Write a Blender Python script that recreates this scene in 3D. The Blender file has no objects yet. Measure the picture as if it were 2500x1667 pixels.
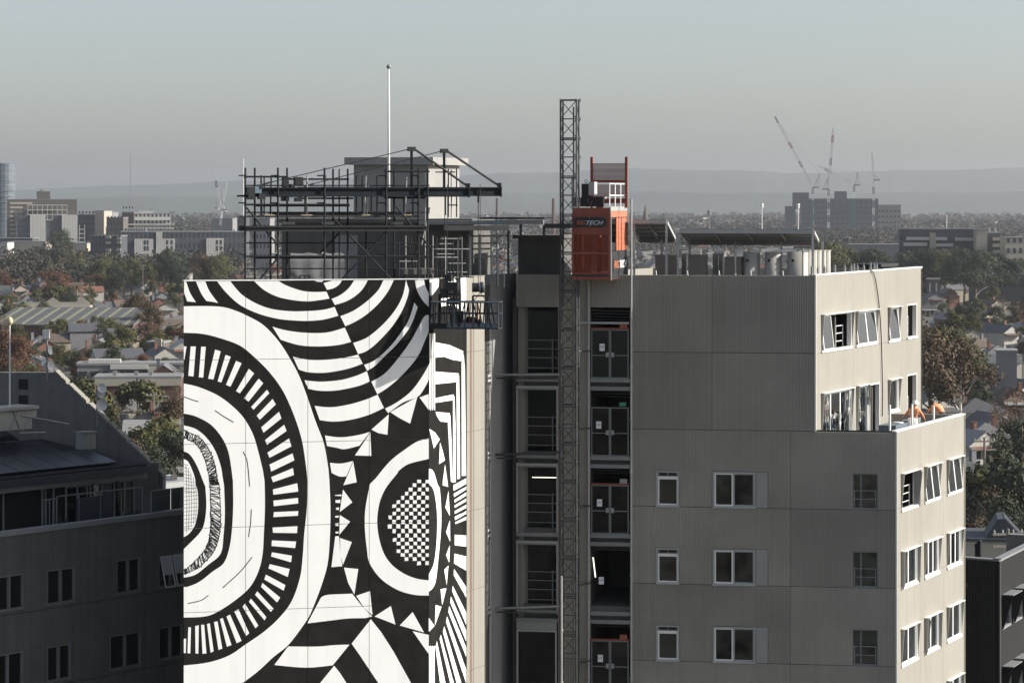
import bpy, bmesh, math, random
from mathutils import Vector, Matrix
SC = bpy.context.scene
COL = SC.collection
R = math.radians
# ------------------------------------------------------------------ camera
EYE = 47.0                      # eye height above the street
F, CX, HY = 6585.6, 1176.0, 463.8   # focal length, centre and horizon in picture units
cam_d = bpy.data.cameras.new('camera'); cam = bpy.data.objects.new('camera', cam_d); COL.objects.link(cam)
cam.location = (0, 0, EYE); cam.rotation_euler = (R(90), 0, 0)
cam_d.sensor_width = 36; cam_d.lens = 36*7000/2500; cam_d.shift_y = -0.1362
cam_d.clip_start = 1; cam_d.clip_end = 90000
SC.camera = cam
# ------------------------------------------------------------------ sky, sun, exposure
SUN_EL = R(26); SLOPE = -0.07
sdir = Vector((1, SLOPE, 0)).normalized()*math.cos(SUN_EL); sdir.z = math.sin(SUN_EL)
w = bpy.data.worlds.new('World'); SC.world = w; w.use_nodes = True
nt = w.node_tree; nt.nodes.clear()
sky = nt.nodes.new('ShaderNodeTexSky'); sky.sky_type = 'NISHITA'; sky.sun_disc = False
sky.sun_elevation = SUN_EL; sky.sun_rotation = math.atan2(sdir.x, sdir.y)
sky.altitude = 50; sky.air_density = 0.8; sky.dust_density = 1.5; sky.ozone_density = 1.0
bg = nt.nodes.new('ShaderNodeBackground'); bg.inputs['Strength'].default_value = 0.094
wo = nt.nodes.new('ShaderNodeOutputWorld')
hs = nt.nodes.new('ShaderNodeHueSaturation'); hs.inputs['Saturation'].default_value = 0.68   # winter smog: a washed-out sky
nt.links.new(sky.outputs[0], hs.inputs['Color']); nt.links.new(hs.outputs[0], bg.inputs[0]); nt.links.new(bg.outputs[0], wo.inputs[0])
sun_d = bpy.data.lights.new('sun', 'SUN'); sun_d.energy = 5.0; sun_d.angle = R(0.5); sun_d.color = (1, .945, .86)
sun = bpy.data.objects.new('sun', sun_d); COL.objects.link(sun)
sun.rotation_euler = sdir.to_track_quat('Z', 'Y').to_euler(); sun.location = (60, 40, 120)
SC.view_settings.view_transform = 'Standard'; SC.view_settings.look = 'None'
SC.view_settings.exposure = 0.75; SC.view_settings.gamma = 1; SC.view_settings.use_curve_mapping = False
SC.render.engine = 'CYCLES'
SC.cycles.volume_bounces = 1; SC.cycles.max_bounces = 6; SC.cycles.transparent_max_bounces = 12
SC.render.film_transparent = False
# ------------------------------------------------------------------ materials
MATS = {}
def M(name, col, rough=.8, var=.12, scale=2.0, stretch=(1, 1, 1), metal=0, bump=0, rnd=0, spec=.5, col2=None, streak=0):
    if name in MATS: return MATS[name]
    m = bpy.data.materials.new(name); m.use_nodes = True; n = m.node_tree; L = n.links
    b = n.nodes['Principled BSDF']; b.inputs['Roughness'].default_value = rough
    b.inputs['Metallic'].default_value = metal; b.inputs['Specular IOR Level'].default_value = spec
    g = n.nodes.new('ShaderNodeNewGeometry')
    mp = n.nodes.new('ShaderNodeMapping'); mp.inputs['Scale'].default_value = stretch
    L.new(g.outputs['Position'], mp.inputs['Vector'])
    t = n.nodes.new('ShaderNodeTexNoise'); t.inputs['Scale'].default_value = scale
    t.inputs['Detail'].default_value = 5; t.inputs['Roughness'].default_value = .6
    L.new(mp.outputs[0], t.inputs['Vector'])
    mx = n.nodes.new('ShaderNodeMix'); mx.data_type = 'RGBA'
    c2 = col2 if col2 else tuple(min(1, c*(1+var)) for c in col)
    c1 = col if col2 else tuple(c*(1-var) for c in col)
    rp = n.nodes.new('ShaderNodeMapRange'); rp.inputs[1].default_value = .3; rp.inputs[2].default_value = .7
    L.new(t.outputs['Fac'], rp.inputs[0]); L.new(rp.outputs[0], mx.inputs['Factor'])
    mx.inputs['A'].default_value = (*c1, 1); mx.inputs['B'].default_value = (*c2, 1)
    out = mx.outputs['Result']
    if streak:
        m2 = n.nodes.new('ShaderNodeMapping'); m2.inputs['Scale'].default_value = (3.2, 3.2, .14)
        L.new(g.outputs['Position'], m2.inputs['Vector'])
        t2 = n.nodes.new('ShaderNodeTexNoise'); t2.inputs['Scale'].default_value = 1.3; t2.inputs['Detail'].default_value = 6
        L.new(m2.outputs[0], t2.inputs['Vector'])
        r2 = n.nodes.new('ShaderNodeMapRange'); r2.inputs[1].default_value = .45; r2.inputs[2].default_value = .75
        r2.inputs[3].default_value = 1; r2.inputs[4].default_value = 1-streak
        L.new(t2.outputs['Fac'], r2.inputs[0])
        mm = n.nodes.new('ShaderNodeMix'); mm.data_type = 'RGBA'; mm.blend_type = 'MULTIPLY'; mm.inputs['Factor'].default_value = 1
        L.new(out, mm.inputs['A']); L.new(r2.outputs[0], mm.inputs['B']); out = mm.outputs['Result']
    if rnd:
        oi = n.nodes.new('ShaderNodeObjectInfo'); r3 = n.nodes.new('ShaderNodeMapRange')
        r3.inputs[3].default_value = 1-rnd; r3.inputs[4].default_value = 1+rnd
        L.new(oi.outputs['Random'], r3.inputs[0])
        mm = n.nodes.new('ShaderNodeMix'); mm.data_type = 'RGBA'; mm.blend_type = 'MULTIPLY'; mm.inputs['Factor'].default_value = 1
        L.new(out, mm.inputs['A']); L.new(r3.outputs[0], mm.inputs['B']); out = mm.outputs['Result']
    L.new(out, b.inputs['Base Color'])
    if bump:
        bp = n.nodes.new('ShaderNodeBump'); bp.inputs['Strength'].default_value = bump; bp.inputs['Distance'].default_value = .02
        L.new(t.outputs['Fac'], bp.inputs['Height']); L.new(bp.outputs[0], b.inputs['Normal'])
    MATS[name] = m; return m
def glass(name, tint, refl=.08):
    if name in MATS: return MATS[name]
    m = bpy.data.materials.new(name); m.use_nodes = True; n = m.node_tree; L = n.links; n.nodes.clear()
    tr = n.nodes.new('ShaderNodeBsdfTransparent'); tr.inputs[0].default_value = (*tint, 1)
    gl = n.nodes.new('ShaderNodeBsdfGlossy'); gl.inputs['Roughness'].default_value = .03; gl.inputs[0].default_value = (.9, .95, 1, 1)
    fr = n.nodes.new('ShaderNodeFresnel'); fr.inputs[0].default_value = 1.5
    ad = n.nodes.new('ShaderNodeMath'); ad.operation = 'ADD'; ad.inputs[1].default_value = refl; ad.use_clamp = True
    mx = n.nodes.new('ShaderNodeMixShader'); o = n.nodes.new('ShaderNodeOutputMaterial')
    L.new(fr.outputs[0], ad.inputs[0]); L.new(ad.outputs[0], mx.inputs[0]); L.new(tr.outputs[0], mx.inputs[1]); L.new(gl.outputs[0], mx.inputs[2]); L.new(mx.outputs[0], o.inputs[0])
    MATS[name] = m; return m
# ------------------------------------------------------------------ geometry helpers
def W(u, v, d):
    return Vector(((u-CX)/F*d, d, EYE-(v-HY)/F*d))
def gd(v, z=0):                       # distance at which height z is seen at picture height v
    return (EYE-z)*F/(v-HY)
class Face:
    """a vertical plane, s along it, z up, out towards its visible side"""
    def __init__(s, a, b):
        s.o = Vector((a[0], a[1])); e = Vector((b[0], b[1]))-s.o
        s.len = e.length; s.d = e.normalized(); s.n = Vector((s.d.y, -s.d.x))
    @classmethod
    def px(cls, u0, d0, u1, d1):
        return cls(W(u0, HY, d0), W(u1, HY, d1))
    def hit(s, u, v, out=0):
        rx = (u-CX)/F
        o = s.o+s.n*out
        t = o.dot(s.n)/(rx*s.n.x+s.n.y)
        p = Vector((rx*t, t))
        return (p-s.o).dot(s.d), EYE-(v-HY)/F*t
    def s_at(s, u): return s.hit(u, HY)[0]
    def pt(s, a, z, out=0):
        p = s.o+s.d*a+s.n*out
        return Vector((p.x, p.y, z))
class MB:
    def __init__(s): s.v = []; s.f = []; s.m = []
    def add(s, pts, faces, mi=0):
        k = len(s.v); s.v += [tuple(p) for p in pts]
        s.f += [tuple(i+k for i in f) for f in faces]; s.m += [mi]*len(faces); return s
    def hexa(s, p, mi=0):
        return s.add(p, [(0, 3, 2, 1), (4, 5, 6, 7), (0, 1, 5, 4), (1, 2, 6, 5), (2, 3, 7, 6), (3, 0, 4, 7)], mi)
    def fbox(s, fc, s0, s1, z0, z1, o0, o1, mi=0):
        return s.hexa([fc.pt(s0, z0, o1), fc.pt(s1, z0, o1), fc.pt(s1, z0, o0), fc.pt(s0, z0, o0),
                       fc.pt(s0, z1, o1), fc.pt(s1, z1, o1), fc.pt(s1, z1, o0), fc.pt(s0, z1, o0)], mi)
    def box(s, x0, x1, y0, y1, z0, z1, mi=0, rz=0):
        cx, cy = (x0+x1)/2, (y0+y1)/2; c, n = math.cos(rz), math.sin(rz)
        q = lambda x, y, z: (cx+(x-cx)*c-(y-cy)*n, cy+(x-cx)*n+(y-cy)*c, z)
        return s.hexa([q(x0, y0, z0), q(x1, y0, z0), q(x1, y1, z0), q(x0, y1, z0), q(x0, y0, z1), q(x1, y0, z1), q(x1, y1, z1), q(x0, y1, z1)], mi)
    def bar(s, p, q, w, h=None, mi=0):
        p = Vector(p); q = Vector(q); h = h or w; d = (q-p).normalized()
        up = Vector((0, 0, 1)) if abs(d.z) < .95 else Vector((0, 1, 0))
        a = d.cross(up).normalized()*w/2; b = a.cross(d).normalized()*h/2
        return s.hexa([p-a-b, p+a-b, q+a-b, q-a-b, p-a+b, p+a+b, q+a+b, q-a+b], mi)
    def tube(s, p, q, r, r2=None, n=8, mi=0, caps=True):
        p = Vector(p); q = Vector(q); r2 = r if r2 is None else r2; d = (q-p).normalized()
        up = Vector((0, 0, 1)) if abs(d.z) < .95 else Vector((0, 1, 0))
        a = d.cross(up).normalized(); b = a.cross(d)
        pts = []
        for c, rr in ((p, r), (q, r2)):
            for i in range(n):
                t = 2*math.pi*i/n; pts.append(c+(a*math.cos(t)+b*math.sin(t))*rr)
        f = [(i, (i+1) % n, n+(i+1) % n, n+i) for i in range(n)]
        if caps: f += [tuple(range(n-1, -1, -1)), tuple(range(n, 2*n))]
        return s.add(pts, f, mi)
    def ball(s, c, r, n=8, m=6, sz=1, mi=0):
        c = Vector(c); pts = []; f = []
        for j in range(m+1):
            th = math.pi*j/m
            for i in range(n):
                ph = 2*math.pi*i/n
                pts.append(c+Vector((math.sin(th)*math.cos(ph)*r, math.sin(th)*math.sin(ph)*r, math.cos(th)*r*sz)))
        for j in range(m):
            for i in range(n):
                f.append((j*n+i, (j+1)*n+i, (j+1)*n+(i+1) % n, j*n+(i+1) % n))
        return s.add(pts, f, mi)
    def prism(s, pts, off, mi=0):        # planar polygon extruded by a vector
        k = len(pts); off = Vector(off); p = [Vector(a) for a in pts]
        return s.add(p+[a+off for a in p], [tuple(range(k)), tuple(range(2*k-1, k-1, -1))]+[(i, i+k, (i+1) % k+k, (i+1) % k) for i in range(k)], mi)
OFF = {}
def mesh_of(name, mb, mats, off=(0, 0, 0), smooth=False):
    me = bpy.data.meshes.new(name); o = Vector(off)
    me.from_pydata([tuple(Vector(v)-o) for v in mb.v], [], mb.f)
    for m in (mats if isinstance(mats, (list, tuple)) else [mats]): me.materials.append(m)
    if any(mb.m): me.polygons.foreach_set('material_index', mb.m)
    if smooth: me.polygons.foreach_set('use_smooth', [True]*len(me.polygons))
    bm = bmesh.new(); bm.from_mesh(me); bmesh.ops.recalc_face_normals(bm, faces=bm.faces); bm.to_mesh(me); bm.free()
    me.update(); return me
def tag(o, label, cat, group=None, kind=None):
    if label: o['label'] = label
    if cat: o['category'] = cat
    if group: o['group'] = group
    if kind: o['kind'] = kind
    return o
def thing(name, label, cat, loc=(0, 0, 0), group=None):
    o = bpy.data.objects.new(name, None); COL.objects.link(o); o.location = loc; o.empty_display_size = .5
    OFF[o.name] = Vector(loc); return tag(o, label, cat, group)
def obj(name, mb, mats, parent=None, smooth=False, kind=None, label=None):
    off = OFF[parent.name] if parent else Vector((0, 0, 0))
    o = bpy.data.objects.new(name, mesh_of(name, mb, mats, off, smooth)); COL.objects.link(o)
    if parent: o.parent = parent
    OFF[o.name] = off
    if kind: o['kind'] = kind
    if label: o['label'] = label
    return o
def single(name, mb, mats, label, cat, base, group=None, smooth=False):   # a thing that is one mesh, origin at its base
    o = bpy.data.objects.new(name, mesh_of(name, mb, mats, base, smooth)); COL.objects.link(o); o.location = base
    OFF[o.name] = Vector(base); return tag(o, label, cat, group)
UNIT = {}
def unit(kind, mat):
    k = (kind, mat.name)
    if k not in UNIT:
        mb = MB()
        if kind == 'rod': mb.tube((0, 0, 0), (0, 0, 1), 1, n=8)
        else: mb.box(-.5, .5, -.5, .5, 0, 1)
        UNIT[k] = mesh_of('unit_'+kind, mb, mat)
    return UNIT[k]
def rod(name, p, q, r, mat, parent, kind='rod', h=None):     # shared-mesh tube or square bar between two points
    p = Vector(p); q = Vector(q); d = q-p
    o = bpy.data.objects.new(name, unit(kind, mat)); COL.objects.link(o)
    off = OFF[parent.name] if parent else Vector((0, 0, 0)); o.parent = parent
    z = d.normalized(); up = Vector((0, 0, 1)) if abs(z.z) < .95 else Vector((0, 1, 0))
    a = z.cross(up).normalized(); b = a.cross(z)
    s1 = r; s2 = (h if h else r)
    o.matrix_local = Matrix(((a.x*s1, b.x*s2, d.x, p.x-off.x), (a.y*s1, b.y*s2, d.y, p.y-off.y), (a.z*s1, b.z*s2, d.z, p.z-off.z), (0, 0, 0, 1)))
    OFF[o.name] = off
    return o
def text_mesh(body, mat, shear=0, offset=0):
    cu = bpy.data.curves.new('lettering', 'FONT'); cu.body = body; cu.size = 1; cu.align_x = 'CENTER'; cu.align_y = 'CENTER'
    cu.extrude = .012; cu.shear = shear; cu.offset = offset
    o = bpy.data.objects.new('lettering', cu); COL.objects.link(o)
    dg = bpy.context.evaluated_depsgraph_get(); me = bpy.data.meshes.new_from_object(o.evaluated_get(dg))
    bpy.data.objects.remove(o); bpy.data.curves.remove(cu)
    me.materials.clear(); me.materials.append(mat); me.name = 'lettering'
    return me
def lettering(body, fc, s, z, out, width, height, mat, parent, shear=0, offset=0):
    me = text_mesh(body, mat, shear, offset)
    xs = [v.co.x for v in me.vertices]; ys = [v.co.y for v in me.vertices]
    kx = width/(max(xs)-min(xs)); ky = height/(max(ys)-min(ys)); mx = (max(xs)+min(xs))/2; my = (max(ys)+min(ys))/2
    off = OFF[parent.name]
    for v in me.vertices:
        c = fc.pt(s+(v.co.x-mx)*kx, z+(v.co.y-my)*ky, out+v.co.z*.3)-off; v.co = c
    o = bpy.data.objects.new('lettering', me); COL.objects.link(o); o.parent = parent; OFF[o.name] = off
    return o
# ------------------------------------------------------------------ ground, hills, haze
rng = random.Random(7)
def ground_mat():
    m = bpy.data.materials.new('suburb_ground'); m.use_nodes = True; n = m.node_tree; L = n.links; b = n.nodes['Principled BSDF']
    b.inputs['Roughness'].default_value = .95
    g = n.nodes.new('ShaderNodeNewGeometry')
    def noise(sc, det=4):
        t = n.nodes.new('ShaderNodeTexNoise'); t.inputs['Scale'].default_value = sc; t.inputs['Detail'].default_value = det
        L.new(g.outputs['Position'], t.inputs['Vector']); return t
    a = noise(.012); c = noise(.12)
    r = n.nodes.new('ShaderNodeValToRGB'); r.color_ramp.elements[0].position = .35; r.color_ramp.elements[1].position = .68
    r.color_ramp.elements[0].color = (.035, .045, .025, 1); r.color_ramp.elements[1].color = (.13, .12, .105, 1)
    e = r.color_ramp.elements.new(.5); e.color = (.07, .065, .05, 1)
    ad = n.nodes.new('ShaderNodeMix'); ad.data_type = 'FLOAT'; ad.inputs['Factor'].default_value = .5
    L.new(a.outputs['Fac'], ad.inputs['A']); L.new(c.outputs['Fac'], ad.inputs['B'])
    L.new(ad.outputs['Result'], r.inputs['Fac']); L.new(r.outputs['Color'], b.inputs['Base Color'])
    return m
GX, GY0, GY1 = 10000, -400, 23000
mb = MB(); mb.add([(-GX, GY0, 0), (GX, GY0, 0), (GX, GY1, 0), (-GX, GY1, 0)], [(0, 1, 2, 3)])
tag(obj('ground', mb, ground_mat()), None, None, kind='structure')
prof = [(-900, 450), (-200, 442), (0, 436), (250, 428), (520, 417), (700, 415), (900, 408), (1060, 404), (1150, 398), (1260, 396), (1400, 389), (1520, 388),
        (1620, 391), (1720, 393), (1810, 398), (1900, 396), (2000, 394), (2100, 391), (2240, 389), (2352, 386), (2600, 396), (3200, 430)]
def ridge(name, d, k, sd, depth):
    r = random.Random(sd); mb = MB(); pts = []
    us = [u for u in range(-900, 3201, 12)]
    def pv(u):
        for (a, b), (c, e) in zip(prof, prof[1:]):
            if a <= u <= c: return b+(e-b)*(u-a)/(c-a)
    n1 = [r.uniform(-1, 1) for _ in us]
    for i, u in enumerate(us):
        h = (HY-pv(u))/F*d*k+EYE+d/7000*math.sin(u*.021+sd)+d/11000*math.sin(u*.083+2*sd)+n1[i]*d/30000
        x = (u-CX)/F*d
        for j, (fy, fh) in enumerate(((-.5, 0), (-.3, .35), (-.12, .8), (0, 1), (.3, .6), (.8, 0))):
            pts.append((x*(1+fy*depth/d), d+fy*depth, max(-.5, h*fh+(r.uniform(-.03, .03)*h if 0 < j < 3 else 0))))
    nf = 6; f = []
    for i in range(len(us)-1):
        for j in range(nf-1): f.append((i*nf+j, (i+1)*nf+j, (i+1)*nf+j+1, i*nf+j+1))
    mb.add(pts, f)
    return tag(obj(name, mb, M('hill_forest', (.05, .065, .045), .95, .3, .002), smooth=True), None, None, kind='structure')
ridge('hills', 18000, 1.0, 3, 3000)
ridge('hills', 12500, .30, 8, 1800)
mb = MB(); mb.box(-10600, 10600, -600, 23600, -1.2, 276)
hz = obj('haze', mb, M('unused_haze', (.5, .5, .5))); hz['kind'] = 'stuff'
hm = bpy.data.materials.new('haze_air'); hm.use_nodes = True; hn = hm.node_tree; hn.nodes.clear()
pvn = hn.nodes.new('ShaderNodeVolumePrincipled'); ho = hn.nodes.new('ShaderNodeOutputMaterial')
pvn.inputs['Color'].default_value = (.755, .77, .81, 1); pvn.inputs['Density'].default_value = 0.66e-4; pvn.inputs['Anisotropy'].default_value = .6
hn.links.new(pvn.outputs[0], ho.inputs['Volume'])
hz.data.materials.clear(); hz.data.materials.append(hm)
# ------------------------------------------------------------------ the tower
M_CONC = M('pale_concrete', (.235, .224, .196), .9, .05, .5, streak=.10, rnd=.03)
M_CORR = M('corrugated_concrete', (.315, .297, .262), .85, .14, .30, streak=.08, rnd=.10)
M_SMOOTH = M('smooth_panel', (.27, .27, .26), .85, .05, .8, streak=.08)
M_WHITE = M('white_frame', (.74, .74, .72), .5, .03, 3)
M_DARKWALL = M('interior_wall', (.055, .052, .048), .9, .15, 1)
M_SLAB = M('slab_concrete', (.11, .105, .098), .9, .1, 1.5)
M_GLASS = glass('window_glass', (.35, .38, .38), .12)
M_GLASSD = glass('dark_glass', (.10, .105, .105), .09)
M_STEEL = M('galvanised_steel', (.33, .34, .34), .45, .1, 4, metal=.6)
M_GREYM = M('grey_metal_trim', (.20, .205, .205), .6, .08, 2)
M_FRAMEG = M('grey_frame', (.34, .345, .345), .55, .06, 2)
M_BACK = M('joint_dark', (.02, .02, .02), .95, 0)
ZT = 44.16; ST = 2.99
ZJ = [ZT-ST*k for k in range(0, 8)]
FF = Face.px(1185, 112.2, 2058, 109.8)                 # shaded corrugated front
dR = Vector(((4100-CX)/F, 1)).normalized(); dN = Vector(((3950-CX)/F, 1)).normalized()
def side(face_from, s, u1, d):                          # a side face starting on another face
    a = face_from.pt(s, 0); a2 = Vector((a.x, a.y)); rx = (u1-CX)/F
    t = (rx*a2.y-a2.x)/(d.x-rx*d.y); b = a2+d*t
    return Face(a2, b)
SU = FF.s_at(1872); SL = FF.s_at(2058)
FU = side(FF, SU, 2118, dR); FL = side(FF, SL, 2217, dR)
FM = Face.px(422, 102.0, 985, 104.3)                   # mural
FN = side(FM, FM.len, 1113, dN)
FG = Face(W(1116, HY, 111.0), W(1186, HY, 113.8))
ZG = 0.0
tower = thing('apartment_tower', 'tall concrete apartment tower under refurbishment with black and white mural and corrugated walls', 'building', (2, 112, 0))
def corr(mb, fc, s0, s1, z0, z1, per=.068, dep=.03, base=0.0):
    n = max(1, int(round((s1-s0)/per))); p = (s1-s0)/n; top = []
    xs = []
    for i in range(n):
        a = s0+i*p
        xs += [(a, -dep), (a+.36*p, -dep), (a+.46*p, 0), (a+.9*p, 0)]
    xs.append((s1, -dep))
    k = len(xs)
    pts = [fc.pt(x, z0, o+base) for x, o in xs]+[fc.pt(x, z1, o+base) for x, o in xs]
    mb.add(pts, [(i, i+1, k+i+1, k+i) for i in range(k-1)])
    mb.fbox(fc, s0, s1, z0, z1, -.14+base, -dep-.003+base)
def holes_split(s0, s1, z0, z1, holes):
    """rectangles that cover s0..s1, z0..z1 less the holes"""
    zs = sorted({z0, z1} | {min(max(h[2], z0), z1) for h in holes} | {min(max(h[3], z0), z1) for h in holes}); out = []
    for a, b in zip(zs, zs[1:]):
        if b-a < 1e-4: continue
        cut = sorted([(max(h[0], s0), min(h[1], s1)) for h in holes if h[2] < b-1e-4 and h[3] > a+1e-4 and h[1] > s0 and h[0] < s1])
        c = s0
        for x0, x1 in cut:
            if x0-c > 1e-3: out.append((c, x0, a, b))
            c = max(c, x1)
        if s1-c > 1e-3: out.append((c, s1, a, b))
    return out
sF = FF.s_at
ROWB = [ZJ[3], ZJ[4], ZJ[5], ZJ[6]]
WH = 1.40
WA = (sF(1507), sF(1561)); WB = (sF(1637), sF(1736)); WBP = (sF(1736), sF(1764)); WC = (sF(1957), sF(2017))
B1 = (sF(1185), sF(1282)); B2 = (sF(1355), sF(1447))
ZB = FF.hit(1400, 706)[1]
holes = [(B1[0]-.5, B1[1], -5, ZB), (B2[0], B2[1], -5, ZB)]
for zb in ROWB:
    holes += [(WA[0], WA[1], zb, zb+WH), (WB[0], WBP[1], zb, zb+WH), (WC[0], WC[1], zb, zb+WH)]
colsU = [sF(1185), sF(1284), sF(1354), sF(1447), sF(1635), SU]
colsL = [sF(1185), sF(1284), sF(1354), sF(1447), sF(1815), SL]
G = .012
for k in range(0, 7):
    zt, zb = ZJ[k]-G*(k > 0), ZJ[k+1]+G if k < 6 else 0.0
    cols = colsU if k < 2 else colsL
    for a, b in zip(cols, cols[1:]):
        mb = MB(); rects = holes_split(a+G*.6, b-G*.6, zb, zt, holes)
        for r in rects: corr(mb, FF, *r)
        if rects: obj('corrugated_panel', mb, M_CORR, tower)
# backing strip behind joints
mb = MB()
for k in range(1, 7):
    for r in holes_split(0, SU if k < 2 else SL-.02, ZJ[k]-.05, ZJ[k]+.05, holes): mb.fbox(FF, r[0], r[1], r[2], r[3], -.15, -.06)
for u in (1635,): mb.fbox(FF, sF(u)-.05, sF(u)+.05, ZJ[2], ZT, -.15, -.06)
mb.fbox(FF, sF(1815)-.05, sF(1815)+.05, 0, ZJ[2], -.15, -.06)
obj('joint_backing', mb, M_BACK, tower)
# white strip along the corner, painting in the last rib's sunlit edge, and the rib caps at the parapet
mb = MB(); mb.fbox(FF, SU-.01, SU+.045, ZJ[2], ZT+.03, -.12, .028); obj('sunlit_edge_strip', mb, M_WHITE, tower)
mb = MB(); mb.fbox(FF, SL-.01, SL+.045, 0, ZJ[2]+.03, -.12, .028); obj('sunlit_edge_strip', mb, M_WHITE, tower)
# parapet returns (crenellated rib tops are the panel's own profile)
# ---- windows in the corrugated front
M_BLINDF = M('fabric_blind', (.38, .37, .34), .9, .08, 3)
def front_window(s0, s1, zb, h, parts, tint=M_GLASS, vent=False):
    mb = MB(); t = .055; o0, o1 = -.16, .02
    mb.fbox(FF, s0+.01, s0+.01+t, zb+.03, zb+h-.02, o0, o1); mb.fbox(FF, s1-.01-t, s1-.01, zb+.03, zb+h-.02, o0, o1)
    mb.fbox(FF, s0+.01+t, s1-.01-t, zb+h-.02-t, zb+h-.02, o0, o1)
    mb.fbox(FF, s0, s1, zb-.02, zb+.03+t*.6, o0, o1+.03)
    w_ = obj('window', mb, M_FRAMEG, tower)
    a, b = s0+.01+t, s1-.01-t; z0, z1 = zb+.03+t*.6, zb+h-.02-t
    if vent:
        m2 = MB(); zv = z1-.19; m2.fbox(FF, a, b, zv-.03, zv+.03, o0, o1-.02); obj('transom', m2, M_WHITE, w_)
        for q in range(2):
            m2 = MB(); x0 = a+.06+q*(b-a-.1)/2; m2.fbox(FF, x0, x0+(b-a)/2-.1, zv+.07, z1-.03, -.1, -.09); obj('vent_louvre', m2, M_BACK, w_)
        m2 = MB(); m2.fbox(FF, a, b, zv+.03, z1, -.13, -.105); obj('vent_panel', m2, M_GREYM, w_); z1 = zv-.03
    edges = [a+(b-a)*i/parts for i in range(parts+1)]
    if parts == 2: edges[1] = a+(b-a)*.47
    for i in range(parts):
        x0, x1 = edges[i]+.004, edges[i+1]-.004
        m2 = MB(); q = .05
        for r in ((x0, x0+q, z0, z1), (x1-q, x1, z0, z1), (x0+q, x1-q, z0, z0+q), (x0+q, x1-q, z1-q, z1)): m2.fbox(FF, r[0], r[1], r[2], r[3], -.12, -.03+.02*(i == 0 and parts == 2))
        obj('sash', m2, M_FRAMEG if i else M_WHITE, w_)
        m2 = MB(); m2.fbox(FF, x0+q, x1-q, z0+q, z1-q, -.09, -.08); obj('pane', m2, M_GLASSD if i else tint, w_)
    if vent or parts == 2:
        r_ = random.Random(int(zb*10)+parts); m2 = MB(); hh = (z1-z0)*r_.choice((.25, .5, .0, .8)); 
        if hh > .05: m2.fbox(FF, a+.02, b-.02 if parts == 1 else edges[1]-.02, z1-hh, z1, -.24, -.23); obj('blind', m2, M_BLINDF, w_)
    return w_
for i, zb in enumerate(ROWB):
    front_window(*WA, zb, WH, 1, M_GLASSD, vent=True)
    wn = front_window(*WB, zb, WH, 2, M_GLASS if i == 0 else M_GLASSD)
    mb = MB(); mb.fbox(FF, WBP[0]+.01, WBP[1]-.01, zb+.01, zb+WH-.01, -.12, .004); obj('infill_panel', mb, M_SMOOTH, tower)
mb = MB(); a, z = FF.hit(1719, 1143); mb.fbox(FF, a-.09, a+.13, z-.14, z+.16, -.14, -.11); obj('paper_notice', mb, M_WHITE, tower)
# ---- side faces: wall panels with openings
def zf(fc, x, y, sc, ox, oy):                     # zoomed picture coordinates to the face
    return fc.hit((ox+x/sc)*.9408, (oy+y/sc)*.9408)
def zu(fc, x, y): return zf(fc, x, y, 2.8, 1560, 620)
def zl(fc, x, y): return zf(fc, x, y, 2.671, 1560, 1080)
winU = []
for x0, yt, yb, x1, kind in ((1247, 418, 668, 1452, 'open_big'), (1482, 395, 630, 1620, 'awning2'), (1703, 368, 600, 1775, 'awning1'), (1832, 345, 576, 1898, 'void'),
                             (1247, 955, 1290, 1450, 'plastic'), (1487, 905, 1290, 1562, 'plastic1'), (1576, 890, 1290, 1645, 'void1'), (1703, 862, 1085, 1775, 'fixed1'), (1832, 826, 1130, 1898, 'void')):
    a, zt = zu(FU, x0, yt); _, zb = zu(FU, x0, yb); b, _ = zu(FU, x1, yb)
    winU.append((a, b, max(zb, ZJ[2]-1.0), zt, kind))
winL = []
LY = {'a': (1710, 1815), 'b': (1862, 1955), 'c': (2008, 2100)}
LK = [{'a': 'void_shutter', 'b': 'awning2', 'c': 'awning2b'}, {'a': 'shutter', 'b': 'fixed3', 'c': 'fixed3'}, {'a': 'fixed2', 'b': 'shutter', 'c': 'fixed2'}, {'a': 'fixed2', 'b': 'fixed3', 'c': 'shutter'}]
for k in range(4):
    for c in 'abc':
        x0, x1 = LY[c]; a, _ = zl(FL, x0, 300); b, _ = zl(FL, x1, 300)
        zt = ZJ[2+k]-1.66; winL.append((a, b, zt-1.42, zt, LK[k][c]))
def side_wall(fc, wins, ztop, rows, cols):
    hl = [(q[0], q[1], q[2], q[3]) for q in wins]
    for zt, zb in zip(rows, rows[1:]):
        for a, b in zip(cols, cols[1:]):
            mb = MB()
            rs = holes_split(a+.004, b-.004, zb+.005, zt-.005, hl)
            for r in rs: mb.fbox(fc, r[0], r[1], r[2], r[3], -.2, 0)
            if rs: obj('wall_panel', mb, M_CONC, tower)
cU = [.045]+[zu(FU, x, 300)[0] for x in (1466, 1680)]+[FU.len]
side_wall(FU, winU, ZT, [ZT, zu(FU, 1700, 605)[1], ZJ[2]-1.05], cU)
cL = [.045]+[zl(FL, x, 300)[0] for x in (1838, 1985)]+[FL.len]
side_wall(FL, winL, ZJ[2], [ZJ[2], ZJ[3]+.06, ZJ[4]+.06, ZJ[5]+.06, ZJ[6], 0], cL)
M_SHADE = M('hood_sheet', (.30, .29, .26), .7, .03, 2)
M_FILM = glass('plastic_film', (.75, .78, .8), .12)
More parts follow.
